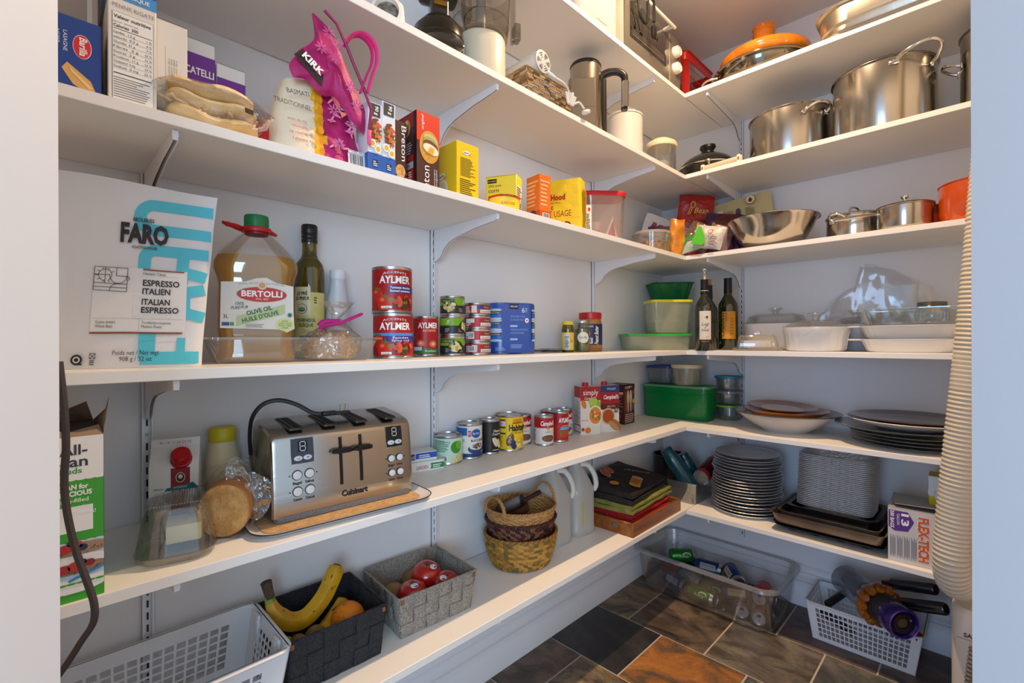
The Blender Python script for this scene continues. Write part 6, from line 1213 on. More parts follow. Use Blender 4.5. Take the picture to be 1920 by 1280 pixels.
    for gx, labs in ((-.0985, (('Bagel', 'Defrost'), ('Custom', 'Cancel'))), (.113, (('Bagel', 'Defrost'), ('Custom', 'Cancel')))):
        k = 1 if gx < 0 else .86
        for r in range(2):
            for c in range(2):
                b = MB(); x, z = gx + (-.0125 + c * .025) * k, .092 - r * .0335; b.push(fm(x, z, .0005), (88, 0, 0)); b.lathe([(.0105 * k, 0), (.0105 * k, .0012), (.0092 * k, .0014)], P('2A2C30'), 24, cap1=False); b.lathe([(.0090 * k, .001), (.0088 * k, .0034), (.0075 * k, .0042), (0, .0042)], M('D9DADD', .3), 24, cap0=False); b.pop()
                b.text(fm, labs[r][c], x, z - .0185, .0052, INK, .0175 * k, bold=.02, o=.0016); b.disc(fm, gx + (-.0275 + c * .055) * k, z, .0014, .0014, INK, .0016, 10) if (r == 0 or c == 0) else None; b.build('button', t)
    b = MB(); b.text(fm, 'Cuisinart', .012, .028, .0125, M('222226', .4), .060, bold=.035, o=.0016); b.build('logo', t)
    b = MB(); CB = M('17191E', .45); b.tube(spline([(-.166, .055, .12), (-.170, .045, .165), (-.168, .030, .205), (-.150, .020, .232), (-.120, .010, .240), (-.085, .0, .228), (-.055, -.01, .208), (-.035, -.015, .203)], 6), .0036, CB, 8, flatness=1.3); b.tube([(-.166, .055, .12), (-.160, .062, .06), (-.162, .066, .02)], .0036, CB, 8)
    b.box((-.020, -.018, .204), (.034, .020, .010), CB, .003); b.box((.010, -.022, .203), (.034, .016, .008), CB, .002)
    for x in (.006, .018): b.box((x, -.022, .214), (.0015, .006, .018), CHROME)
    b.build('power_cord', t)
toaster()
carton('thermometer_box', 'flat white and green carton under the blue one, beside toaster and corn can', 'box', (.075, .790, zE), 78, .130, .060, .029, P('DDE2DE'), lambda b, f, w, d, h: (b.text(f['F'], 'GARDEN', -.005, .008, .010, P('B0343A'), .036), b.poly(f['F'], [(.020, .006), (.064, .006), (.064, .022), (.020, .022), (.024, .014)], P('2E8A4A'), .0006), b.lines(f['F'], .028, .009, .060, .020, 2, WHITE, 3, .001), b.rect(f['T'], -w / 2, -d / 2, w / 2, d / 2, P('C4D8CC'))))
carton('thermometer_box', 'flat blue and white carton lying on the green one', 'box', (.070, .778, zE + .0292), 78, .112, .055, .026, P('DDE1E6'), lambda b, f, w, d, h: (b.rect(f['F'], -.010, .008, w / 2, h - .002, P('1E55B4')), b.rect(f['F'], -.040, .006, -.012, h - .002, P('2A3A6E')), b.rect(f['F'], -.038, .008, -.024, h - .006, P('C9B23A'), .0006), b.text(f['F'], '2en1', -.026, .010, .008, WHITE, .022, o=.001), b.lines(f['F'], .0, .011, .05, .021, 2, WHITE, 4, .001), b.rect(f['T'], -w / 2, -d / 2, w / 2, d / 2, P('D3DAE2'))))
def d_cornc(b, fm, r, h):
    b.rect(fm, -r * 2.2, 0, r * 2.2, h, P('B9D8C4'), .0003); b.lines(fm, -r * 1.2, h * .45, r * .2, h * .95, 7, P('4A7A5E'), 3); b.disc(fm, r * .55, h * .62, r * .42, h * .26, P('3F8A2A'), .0009); b.disc(fm, r * .75, h * .70, r * .25, h * .18, P('5FB03A'), .0012); b.poly(fm, [(-r * .2, 0), (r * 1.6, 0), (r * 1.6, h * .42), (r * .8, h * .36), (-r * .1, h * .12)], P('E0CC7A'), .0009)
    food_art(b, fm, r * .8, h * .16, r * .75, h * .15, ['E6D27A', 'D9BE5A', 'EFE09A'], 40, .14, 3, .0012); b.barcode(fm, -r * .62, h * .02, -r * .10, h * .26); b.text(fm, 'CORN', -r * .4, h * .80, h * .10, P('3A6A4A'), r * .9, o=.001)
tin('wide pale green corn can, shortest and leftmost of the soup can row', (.060, .905, zE), -34, .0445, .086, P('B9D8C4'), d_cornc, 'soup cans')
def d_bean(b, fm, r, h):
    b.rect(fm, -r * 2.2, h * .7, -r * .25, h * .95, P('2A62A8'), .0005); b.rect(fm, -r * 2.2, 0, r * 2.2, h * .12, P('1F3A6E'), .0005); b.rect(fm, -r * .18, h * .66, r * .06, h * .86, P('C8322A'), .0007); b.text(fm, 'PC', -r * .06, h * .72, h * .09, WHITE, r * .18, o=.001); b.disc(fm, r * .48, h * .76, r * .40, h * .145, P('1D55A6'), .0008); b.text(fm, 'Blue Menu', r * .48, h * .73, h * .07, WHITE, r * .6, ital=.2, o=.0012)
    b.text(fm, 'BLACK BEANS', r * .65, h * .50, h * .075, INK, r * 1.2, bold=.02, o=.001); b.disc(fm, r * .55, h * .26, r * .75, h * .16, P('24406E'), .0007); b.disc(fm, r * .55, h * .33, r * .62, h * .10, P('D9D4CC'), .0010); food_art(b, fm, r * .6, h * .36, r * .5, h * .09, ['5A2A22', '6E3A2E', '4A201C'], 34, .16, 3, .0013); b.lines(fm, -r * 1.2, h * .2, -r * .4, h * .6, 8, GREYINK, 4)
tin('tall white and blue black bean can behind the corn can', (.060, .992, zE), -36, .0420, .112, P('DCD9D2'), d_bean, 'soup cans')
def d_heart(b, fm, r, h):
    b.rect(fm, -r * 2, h * .03, -r * .9, h * .78, P('A9A9A9'), .0005); b.lines(fm, -r * 1.9, h * .06, -r * 1.0, h * .74, 18, INK, 3, .0008); b.rect(fm, -r * .02, h * .1, 0.0, h * .85, P('7A6A4A'), .0006); b.text(fm, 'Hearts', r * .7, h * .66, h * .09, WHITE, r * .8, ital=.2, o=.001); b.text(fm, 'Coeurs de', r * .7, h * .56, h * .08, WHITE, r * 1.0, ital=.2, o=.001)
    for k in range(4): b.disc(fm, r * (.42 + k * .17), h * (.33 - k * .03 + .04 * (k % 2)), r * .15, h * .17, P(('E0CDB2', 'D2BC9C')[k % 2]), .0010 + .0003 * k, rot=25)
    b.lines(fm, r * .2, h * .06, r * 1.2, h * .12, 1, P('C9C2B4'), 3, .001)
tin('slim black can with pale palm hearts picture between bean can and big yellow can', (.062, 1.078, zE), -38, .0365, .114, P('1E1B1C'), d_heart, 'soup cans')
def d_hab(b, fm, r, h):
    b.rect(fm, -r * 1.2, h * .74, -r * .35, h * .92, P('D9D4CC'), .0005); b.rect(fm, -r * 1.2, h * .88, -r * .35, h * .94, P('A82A22'), .0007); b.lines(fm, -r * 1.15, h * .75, -r * .4, h * .86, 3, INK, 3, .0009)
    b.rect(fm, -r * 1.2, h * .66, -r * .35, h * .71, P('2A3258'), .0005); b.rect(fm, -r * 1.2, h * .47, -r * .35, h * .52, P('2A3258'), .0005); b.lines(fm, -r * 1.1, h * .1, -r * .4, h * .44, 6, P('8A6A10'), 4, .0007); b.rect(fm, -r * .30, 0, -r * .28, h, P('B8941A'), .0007)
    b.text(fm, 'Habitant', r * .62, h * .58, h * .19, P('1E1A16'), r * 1.45, bold=.04, o=.001); b.text(fm, 'SOUPE AUX POIS', r * .62, h * .48, h * .07, P('4A3A10'), r * 1.2, o=.001); b.rect(fm, r * .15, h * .80, r * 1.0, h * .845, P('A8321E'), .0007); b.disc(fm, r * .55, h * .90, r * .4, h * .05, P('C98A1A'), .0007)
    b.disc(fm, -r * .02, h * .30, r * .24, h * .20, P('5A4038'), .0009, rot=-20); food_art(b, fm, -r * .02, h * .32, r * .2, h * .15, ['8A6A5A', 'C9B0A0', '6A4A40'], 22, .22, 3, .0012); b.disc(fm, r * .20, h * .16, r * .22, h * .17, P('2E2E58'), .0010, rot=20); b.disc(fm, r * .75, h * .18, r * .45, h * .17, P('D9B83A'), .0009); food_art(b, fm, r * .75, h * .18, r * .4, h * .15, ['E6CC5A', 'C9A82A', 'F0DC8A'], 24, .2, 5, .0013)
tin('big yellow pea soup can with black lettering, widest of the soup can row', (.068, 1.166, zE), -40, .0500, .122, P('EAC21A'), d_hab, 'soup cans')
def d_camp(b, fm, r, h):
    b.rect(fm, -r * 2.2, h * .62, r * 2.2, h, P('A8161E'), .0004); b.text(fm, "Campbell's", r * .35, h * .72, h * .17, WHITE, r * 1.7, ital=.3, bold=.02, o=.001); b.disc(fm, r * .3, h * .60, r * .16, h * .055, P('C99A3A'), .0010); b.text(fm, 'TOMATO', r * .3, h * .44, h * .05, INK, r * .7, o=.001); b.disc(fm, r * .35, h * .22, r * .72, h * .13, P('6A3A2E'), .0008); b.disc(fm, r * .35, h * .22, r * .62, h * .10, P('7E4A3A'), .0012)
    b.lines(fm, -r * 1.9, h * .1, -r * 1.1, h * .55, 8, INK, 3)
tin('white and red soup can standing in front of another, right of the yellow can', (.112, 1.300, zE), -40, .0350, .106, P('D6D2CA'), d_camp, 'soup cans')
tin('red and white soup can mostly hidden behind the big yellow can', (.042, 1.258, zE), -42, .0335, .106, P('D6D2CA'), d_camp, 'soup cans')
def d_ayls(b, fm, r, h):
    b.rect(fm, -r * 2.2, h * .60, r * 2.2, h, P('A8161E'), .0004); b.text(fm, 'AYLMER', r * .55, h * .68, h * .16, WHITE, r * 1.5, bold=.03, ital=.05, o=.001); b.text(fm, 'tomato', r * .6, h * .53, h * .05, WHITE, r * .8, o=.001); b.rect(fm, r * .0, h * .40, r * 1.6, h * .50, P('5AA8D8'), .0008); b.disc(fm, r * .5, h * .24, r * .6, h * .14, P('C83A22'), .0008); b.disc(fm, r * .2, h * .32, r * .35, h * .05, P('4A7A2A'), .0012)
tin('red tomato soup can right of the brown pictured soup can', (.112, 1.388, zE), -44, .0345, .112, P('B02A1E'), d_ayls, 'soup cans')
tin('soup can whose steel lid shows behind the red tomato soup can', (.038, 1.420, zE), -42, .0335, .106, P('9A2A26'), d_camp, 'soup cans')
def d_chk(b, fm, r, h): d_camp(b, fm, r, h); b.rect(fm, -r * .9, h * .05, r * 1.5, h * .60, P('C9CCC8'), .0010); food_art(b, fm, r * .3, h * .3, r * .9, h * .24, ['5A6A5A', '3A3A3A', '8A9A8A'], 18, .10, 4, .0014)
tin('white speckled soup can with red top next to the broth cartons', (.050, 1.492, zE), -46, .0335, .106, P('CFCBC2'), d_chk, 'soup cans')
def broth(label, loc, rz, deco):
    t = thing('broth_carton', label, 'carton', loc, rz, 'broth cartons'); b = MB(); w, d, h = .088, .058, .192; b.box((0, 0, h / 2), (w, d, h), P('DAD6CE'), .001, 1); deco(b, faces(w, d, h), w, d, h); b.build('carton', t); b = MB(); b.lathe([(.011, h), (.013, h + .002), (.013, h + .014), (0, h + .015)], M('B4161C', .4), 24, c=(-.010, 0, 0)); b.build('cap', t)
def d_simply(b, f, w, d, h):
    F, L = f['F'], f['L']; b.rect(L, -d / 2, h - .045, d / 2, h, P('A02028')); b.lines(L, -d / 2 + .006, .045, d / 2 - .006, h - .05, 16, GREYINK, 3); b.rect(L, -d / 2, .008, d / 2, .04, P('9A2A2E')); b.rect(L, -d / 2 + .004, .012, d / 2 - .004, .036, P('DAD6CE'), .0006)
    b.rect(F, -w / 2, h - .056, w / 2, h, P('A8222A')); b.text(F, 'simply', 0, h - .034, .022, WHITE, .066, o=.001); b.text(F, "Campbell's", -.002, h - .052, .011, WHITE, .050, ital=.3, o=.001); b.disc(F, .020, .118, .024, .022, P('8FB03A'), .0008); b.disc(F, .010, .132, .02, .016, P('A9C44E'), .0010); b.disc(F, -.030, .122, .010, .018, P('D9782A'), .0010, rot=20)
    b.disc(F, .020, .076, .032, .040, P('E6E0D4'), .0012); b.disc(F, .020, .076, .027, .034, P('D98A3A'), .0016); food_art(b, F, .020, .076, .024, .03, ['D9782A', '6A7A3A', 'E6C08A', 'C95A2A'], 24, .2, 3, .002); b.text(F, 'sans ajout', -.026, .055, .008, P('D9682A'), .03, o=.001); b.disc(F, -.012, .018, .013, .012, P('D9782A'), .0010); b.disc(F, -.034, .022, .007, .007, P('B0303A'), .0010)
broth('broth carton with big white lowercase lettering on red, left of its twin', (.105, 1.575, zE), 62, d_simply)
def d_cam2(b, f, w, d, h):
    F = f['F']; b.rect(F, -w / 2, h - .028, w / 2, h, P('223E7A')); b.text(F, 'POULET', .008, h - .018, .008, WHITE, .04, o=.001); b.rect(F, -w / 2, h - .098, w / 2, h - .028, P('A0202A')); b.text(F, "Campbell's", .006, h - .055, .016, WHITE, .070, ital=.3, bold=.02, o=.001); b.rect(F, -w / 2, h - .098, w / 2, h - .075, P('5A1E1C'), .0006); b.text(F, 'BROTH', .006, h - .090, .009, P('D9B98A'), .036, o=.001)
    b.disc(F, -.008, .066, .032, .034, P('C9B08A'), .0008); b.disc(F, -.008, .066, .026, .028, P('A84A1E'), .0012); b.disc(F, .025, .03, .030, .018, P('9A6A3E'), .0010, rot=-40); b.disc(F, .018, .025, .030, .012, P('B98A5A'), .0014, rot=-40); b.rect(F, .020, .080, .038, .102, P('4A3A30'), .0012); b.text(F, '15', .029, .085, .011, WHITE, o=.0016)
broth('broth carton with red logo panel and soup cup picture, right of its twin', (.130, 1.672, zE), 64, d_cam2)
def d_brown(b, f, w, d, h):
    F, L = f['F'], f['L']
    for fm, ww in ((F, w), (L, d)): b.rect(fm, -ww / 2, h - .022, ww / 2, h, P('3E1512'), .0005); b.lines(fm, -ww / 2 + .006, h - .018, ww / 2 - .02, h - .006, 2, P('C9B8AC'), 4)
    b.lines(L, -d / 2 + .004, .010, d / 2 - .006, h - .046, 18, P('A87A6E'), 3); b.rect(L, -d / 2 + .004, h - .044, d / 2 - .006, h - .034, P('C9B8AC'))
    b.rect(F, -w / 2 + .004, .06, w / 2 - .004, h - .03, P('7A4420'), .0006)
    for x in (-.014, .010): b.disc(F, x, .118, .0095, .034, P('CFC4B0'), .0010); b.disc(F, x, .084, .0055, .034, P('B9AE9A'), .0012)
    for k, c in enumerate(('2A3A6A', 'D9A81E', '2A62A8')): b.rect(F, .026, .116 - k * .024, .042, .132 - k * .024, P(c), .0010)
    b.lines(F, -w / 2 + .006, .008, w / 2 - .006, .050, 5, P('C9A898'), 5, .0008); b.text(F, 'milano', .006, h - .014, .008, WHITE, .03, o=.001)
carton('cookie_box', 'dark brown carton with two pale fingers picture beside green tub', 'box', (.062, 1.892, zE), 92, .092, .088, .178, P('4A1C18'), d_brown)
# corner tubs on E
GT = CLEAR('3FC27E', .08, .2, .72, '08A050')
tub('green_tub', 'large emerald green rectangular tub with pale green lid in the corner', (.188, 2.214, zE), 2, [(.305, .115, .025, 0), (.315, .124, .028, .012), (.322, .130, .03, .118), (.328, .136, .03, .120), (.328, .136, .03, .124), (.324, .132, .03, .126), (.326, .134, .03, .156)], GT, CLEAR('9AD8AE', .1, .2, .7, '7AC89A'), lidh=.010)
tub('food_container', 'round clear tub with cream lid standing on the green tub', (.232, 2.205, zE + .1645), 0, [(.118, .118, .055, 0), (.128, .128, .06, .010), (.134, .134, .064, .085)], CLEAR('F0F0E6', .1, .15, .25, 'DAD8C4'), M('CFC2A4', .45), lidh=.022, n=10)
tub('food_container', 'clear container with dark blue lid on the left end of the green tub', (.092, 2.265, zE + .1645), 0, [(.110, .150, .02, 0), (.120, .160, .022, .01), (.130, .175, .025, .080)], CLEAR('F0F2F4', .1, .08, .10, 'D0D6DC'), M('1E3E8E', .4), lidh=.008)
def gl(label, z, lidc, h, r=.058): return tub('glass_container', label, (.378, 2.335, zE + z), 0, [(r * 1.7, r * 1.7, r * .85, 0), (r * 1.85, r * 1.85, r * .92, .006), (r * 2, r * 2, r, h)], CLEAR('F1F6F6', .16, .03, .04, 'D4DEDE'), lidc, lidh=.008, n=10, group='stacked round glass containers')
gl('round glass container with lime green lid, bottom of the glass stack', 0, M('5AA81E', .4), .066); gl('round glass container with clear clip lid, middle of the glass stack', .0735, CLEAR('D9DEEA', .14, .1, .4, 'B9C0D0'), .058); gl('round glass container with turquoise lid on top of the glass stack', .1390, M('0E7A96', .35), .062)

# ---------------------------------------------------------------- shelf E, back wall: bowl and platters
def dish(name, label, cat, loc, prof, m, rimm=None, rr=None, rot=(0, 0, 0), inner=None, sx=1, sy=1, parts=None):
    t = thing(name, label, cat, loc, rot=rot); b = MB(); b.lathe(prof, m, 64, sx=sx, sy=sy); b.build('body', t)
    if rimm: b = MB(); b.tube([(rr[0] * sx * math.cos(2 * PI * k / 64), rr[0] * sy * math.sin(2 * PI * k / 64), rr[1]) for k in range(64)], rr[2], rimm, 6, closed=True); b.build('rim_line', t)
    if inner: b = MB(); b.lathe(inner[0], inner[1], 56, sx=sx, sy=sy, cap0=False, cap1=False); b.build('glaze', t)
    return t
CREAM = M('D6CFC8', .3, coat=.4); AMB = M('9A5A18', .2, coat=.6, var=(9, '7A4410')); DKB = M('3E200E', .22, coat=.5, var=(12, '6A3A18')); SLT = M('3C424A', .3, coat=.4)
dish('serving_bowl', 'wide white pasta bowl with dark blue rim, left of the brown platters', 'bowl', (.655, 2.205, zE), [(.085, 0), (.088, .004), (.092, .006), (.130, .030), (.165, .058), (.182, .070), (.196, .076), (.197, .0785), (.194, .0795), (.178, .074), (.128, .036), (.08, .010), (0, .009)], CREAM, SLT, (.196, .0785, .0022), inner=([(.1935, .0798), (.180, .0755), (.160, .062)], M('6A6468', .3, coat=.4)))
dish('serving_bowl', 'amber brown glazed bowl nested in the white pasta bowl', 'bowl', (.655, 2.205, zE + .0390), [(.070, 0), (.074, .002), (.120, .022), (.155, .046), (.157, .049), (.153, .050), (.118, .028), (.07, .007), (0, .006)], M('A8691E', .2, coat=.6, var=(7, '8E4E12')))
dish('plate', 'small amber rimmed plate with pale centre, topmost on the white pasta bowl', 'plate', (.640, 2.210, zE + .0800), [(.072, 0), (.075, .002), (.128, .018), (.131, .0205), (.128, .022), (.084, .010), (0, .008)], M('8E5420', .25, coat=.5), inner=([(.080, .0103), (0, .0083)], M('BDB6B2', .3, coat=.3)), rot=(2, 3, 0))
for k, (r, z, m, l, x, y) in enumerate(((.172, 0, CREAM, 'pale cream plate at the very bottom of the platter stack', 1.060, 2.185), (.176, .012, M('8A8E92', .3, coat=.4), 'dark slate rimmed plate second from the bottom of the platter stack', 1.058, 2.187), (.174, .024, M('C9C4BC', .3, coat=.4), 'grey cream plate in the middle of the platter stack', 1.060, 2.184), (.180, .036, M('A3A890', .3, coat=.4), 'grey green plate above the middle of the platter stack', 1.056, 2.186))):
    dish('plate', l, 'plate', (x, y, zE + z), [(r * .62, 0), (r * .64, .0015), (r * .98, .0135), (r, .0150), (r * .985, .0160), (r * .66, .0045), (0, .004)], m, SLT if k % 2 == 0 else None, (r * .995, .0152, .0014))
dish('plate', 'wide blue grey platter sticking out at the left of the platter stack', 'plate', (1.030, 2.180, zE + .0485), [(.110, 0), (.114, .0015), (.190, .018), (.194, .0205), (.190, .0215), (.118, .005), (0, .0045)], M('7A8088', .3, coat=.4), SLT, (.193, .0205, .0016))
dish('plate', 'white scalloped platter directly below the top brown platter', 'plate', (1.055, 2.195, zE + .0620), [(.105, 0), (.108, .0015), (.170, .020), (.186, .030), (.184, .032), (.166, .023), (.11, .005), (0, .004)], M('CDC9CA', .3, coat=.4))
dish('plate', 'dark brown glazed platter on top of the platter stack', 'plate', (1.060, 2.195, zE + .0795), [(.105, 0), (.108, .0015), (.178, .019), (.182, .0215), (.179, .0225), (.112, .006), (0, .005)], DKB)
# ---------------------------------------------------------------- shelf F, left wall: baskets with fruit
zF = SHELF_Z['F'] + .0003
def grid_basket(name, label, loc, rz, w, d, h, taper, m, nx, nz, x_pad, z0, z1, rim=.012, ny=None, lip=True, handles=False):
    """plastic basket: walls pierced by rows of square holes"""
    t = thing(name, label, 'basket', loc, rz); b = MB(); T_ = .0022
    def P_(side, u, v, o):  # u along, v up ; o outward offset
        k = taper + (1 - taper) * v; W_, D_ = w * k / 2, d * k / 2
        if side == 0: return (u * W_, -D_ - o, h * v)
        if side == 1: return (W_ + o, u * D_, h * v)
        if side == 2: return (-u * W_, D_ + o, h * v)
        return (-W_ - o, -u * D_, h * v)
    for side in range(4):
        L = w if side % 2 == 0 else d; n = nx if side % 2 == 0 else (ny or max(2, int(nx * d / w))); pad = x_pad / (L / 2)
        us = [-1] + [(-1 + pad) + (2 - 2 * pad) * i / n for i in range(n + 1)] + [1]; vs_ = [0, z0] + [z0 + (z1 - z0) * j / nz for j in range(1, nz + 1)] + [1]
        gu = .22 * (2 - 2 * pad) / n; gv = .22 * (z1 - z0) / nz
        def quad(u0, u1, v0, v1):
            V = [P_(side, u0, v0, 0), P_(side, u1, v0, 0), P_(side, u1, v1, 0), P_(side, u0, v1, 0), P_(side, u0, v0, -T_), P_(side, u1, v0, -T_), P_(side, u1, v1, -T_), P_(side, u0, v1, -T_)]
            b.add(V, [(0, 1, 2, 3), (7, 6, 5, 4), (0, 4, 5, 1), (1, 5, 6, 2), (2, 6, 7, 3), (3, 7, 4, 0)], m)
        a, c = -1 + pad, 1 - pad
        quad(-1, a, 0, 1); quad(c, 1, 0, 1); quad(a, c, 0, z0); quad(a, c, z1, 1)
        for i in range(n + 1): u = a + (c - a) * i / n; quad(max(a, u - gu / 2), min(c, u + gu / 2), z0, z1)
        for i in range(n):
            u0, u1 = a + (c - a) * i / n + gu / 2, a + (c - a) * (i + 1) / n - gu / 2
            for j in range(nz + 1): v = z0 + (z1 - z0) * j / nz; quad(u0, u1, max(z0, v - gv / 2), min(z1, v + gv / 2))
    b.box((0, 0, .0015), (w * taper, d * taper, .003), m)
    b.build('wall', t)
    b = MB(); R = [rring(w - .004, d - .004, .022, h - .008), rring(w + rim * .6, d + rim * .6, .028, h - .008), rring(w + rim, d + rim, .03, h - .003), rring(w + rim * .6, d + rim * .6, .028, h), rring(w - .004, d - .004, .022, h), rring(w - .004, d - .004, .022, h - .008)]; b.loft(R, m, False, False); b.build('rim', t)
    return t
PLW = M('DADDE2', .35, spec=.5)
t = grid_basket('plastic_basket', 'white plastic basket with square holes at the bottom left', (.158, .120, zF), 90, .465, .228, .135, .90, PLW, 18, 6, .045, .12, .80, .016, 7)
for s in (-1, 1):
    for y in (-.062, .062): b = MB(); b.box((s * .2245, y, .090), (.006, .030, .085), PLW, .002); b.box((s * .222, y * .88, .100), (.006, .020, .05), PLW, .002); b.build('handle_bracket', t)
def strap_basket(label, loc, rz, w, d, h, c1, c2, edge, taper=.90, nx=6, nz=3):
    """box woven from wide fabric straps round a wire frame"""
    t = thing('woven_basket', label, 'basket', loc, rz); b = MB(); ms = [M(c1, .75, bump=(420, .8), var=(260, c2)), M(c2, .75, bump=(420, .8), var=(260, c1))]
    for side in range(4):
        L, Dp = (w, d) if side % 2 == 0 else (d, w); n = nx if side % 2 == 0 else max(3, round(nx * d / w))
        for i in range(n):
            for j in range(nz):
                over = (i + j) % 2 == 0; o = .0016 if over else .0002; e = .0 if over else .0
                u0, u1, v0, v1 = i / n, (i + 1) / n, j / nz, (j + 1) / nz
                def Q(u, v, off):
                    k = taper + (1 - taper) * v; x = (u - .5) * L * k; y = -(Dp * k / 2) - off; z = h * v
                    a = math.radians(90 * side); return (x * math.cos(a) - y * math.sin(a), x * math.sin(a) + y * math.cos(a), z)
                bu = o + .0016; mu, mv = (u0 + u1) / 2, (v0 + v1) / 2
                V = [Q(u0, v0, o - .0008), Q(u1, v0, o - .0008), Q(u1, v1, o - .0008), Q(u0, v1, o - .0008), Q(u0 + .01, v0 + .012, o + .0008), Q(u1 - .01, v0 + .012, o + .0008), Q(u1 - .01, v1 - .012, o + .0008), Q(u0 + .01, v1 - .012, o + .0008)]
                V2 = [Q(u0, v0, -.0024 - o), Q(u1, v0, -.0024 - o), Q(u1, v1, -.0024 - o), Q(u0, v1, -.0024 - o)]
                b.add(V + V2, [(4, 5, 6, 7), (0, 1, 5, 4), (1, 2, 6, 5), (2, 3, 7, 6), (3, 0, 4, 7), (11, 10, 9, 8)], ms[0 if over else 1])
                if over and i: b.box(Q(u0, mv, .0012), (.0008, .0008, h / nz * .9), M(edge, .7))
    b.box((0, 0, .002), (w * taper * .97, d * taper * .97, .003), ms[0]); b.build('straps', t)
    b = MB(); b.tube([p for p in rring(w + .002, d + .002, .004, h + .0005, 2)], .0032, ms[1], 8, closed=True); b.tube([p for p in rring(w * taper, d * taper, .004, .0035, 2)], .0026, ms[1], 8, closed=True); b.build('rim', t)
    for sx in (-1, 1): b = MB(); b.box((sx * (w / 2 - .008), -d / 2 - .0032, h - .008), (.008, .002, .010), M('8A5A34', .6)); b.build('leather_tab', t)
    return t
strap_basket('dark charcoal woven strap basket holding bananas and an orange', (.138, .474, zF), 88, .222, .205, .118, '34373F', '1E2026', '15161A')
strap_basket('pale grey woven strap basket holding tomatoes', (.136, .748, zF), 86, .234, .205, .104, 'BDB5AA', '8E877E', '5A544C')
BAN = M('D2A21C', .5, var=(26, 'C08F1A')); BTIP = M('4A3A28', .8); BGR = M('8A9A2A', .6)
def banana(label, pts, r, spots, seed, group=None):
    t = thing('banana', label, 'banana', pts[0], 0); o = Vector(pts[0]); S = spline([Vector(p) - o for p in pts], 6); n = len(S); b = MB(); RR = []; up = None
    rad = [r * min(1, .42 + 2.6 * (i / n)) * (1 if i / n < .82 else max(.30, 1 - ((i / n - .82) / .18) ** 1.6 * .75)) for i in range(n)]
    P5 = []; up = None
    for i, p in enumerate(S):
        tg = (S[min(i + 1, n - 1)] - S[max(i - 1, 0)]).normalized()
        if up is None: up = tg.orthogonal().normalized()
        up = (up - tg * up.dot(tg)).normalized(); w_ = tg.cross(up)
        P5.append([p + (up * math.cos(2 * PI * k / 20) + w_ * math.sin(2 * PI * k / 20)) * rad[i] * (1 + .07 * math.cos(5 * 2 * PI * k / 20)) for k in range(20)])
    b.loft(P5[:4], BGR, False, False); b.loft(P5[3:-2], BAN, False, False); b.loft(P5[-3:], BTIP, False, True)
    R = random.Random(seed)
    for k in range(spots):
        i = R.randint(6, n - 6); j = R.randint(0, 19); p = P5[i][j]; c = S[i]; nn = (p - c).normalized(); tg = (S[i + 1] - S[i - 1]).normalized(); f = flat(p, tg, nn.cross(tg)); b.disc(f, 0, 0, R.uniform(.0008, .006), R.uniform(.0006, .0016), P('4A3418'), .0006, 8)
    b.build('peel', t)
    return t
b1 = banana('large yellow banana with brown specks leaning up out of the charcoal basket', [(.086, .371, zF + .158), (.094, .378, zF + .128), (.104, .392, zF + .104), (.112, .415, zF + .090), (.112, .448, zF + .090), (.108, .485, zF + .115), (.100, .510, zF + .143), (.092, .527, zF + .166), (.088, .534, zF + .176)], .0200, 34, 2)
b = MB(); b.tube([(-.002, -.004, .032), (0, 0, .012), (.006, .003, -.006)], [.012, .0105, .009], M('5A4A3A', .9, bump=(120, .8)), 10); b.build('stem', b1)
banana('banana lying underneath the large speckled one in the charcoal basket', [(.140, .388, zF + .074), (.165, .405, zF + .060), (.166, .440, zF + .054), (.145, .485, zF + .064), (.122, .520, zF + .082)], .0170, 20, 3)
banana('banana with its brown tip showing beside the orange', [(.150, .400, zF + .024), (.120, .450, zF + .022), (.100, .500, zF + .040), (.085, .545, zF + .070), (.080, .556, zF + .080)], .0165, 12, 5)
def fruit(name, label, cat, loc, r, m, sz=1, prof=None, extra=None, rot=(0, 0, 0)):
    t = thing(name, label, cat, loc, rot=rot); b = MB(); b.lathe(prof or [(r * math.sin(PI * k / 20), r * sz * (1 - math.cos(PI * k / 20))) for k in range(21)], m, 32); b.build('skin', t)
    if extra: extra(t)
    return t
def navel(t): b = MB(); b.lathe([(.005, .0795), (.003, .0802), (0, .0790)], P('7A5A1A'), 12); b.build('navel', t)
fruit('orange', 'round bright orange in the charcoal basket right of the bananas', 'orange', (.165, .532, zF + .034), .040, M('DE7A0C', .42, bump=(180, .35), var=(30, 'E5860F')), 1, None, navel, (12, 0, 0))
KIW = M('6E5230', .85, bump=(240, .6), var=(60, '86683C'))
fruit('kiwi', 'brown kiwi leaning on the front wall of the charcoal basket', 'kiwi', (.192, .436, zF + .046), .026, KIW, 1.15, rot=(0, 0, 0)); fruit('kiwi', 'kiwi in the near corner of the charcoal basket by the leather tab', 'kiwi', (.206, .392, zF + .066), .0205, KIW, 1.1, rot=(0, 0, 40))
TOM = M('A8140F', .2, spec=.6, coat=.5, var=(7, 'B82014'))
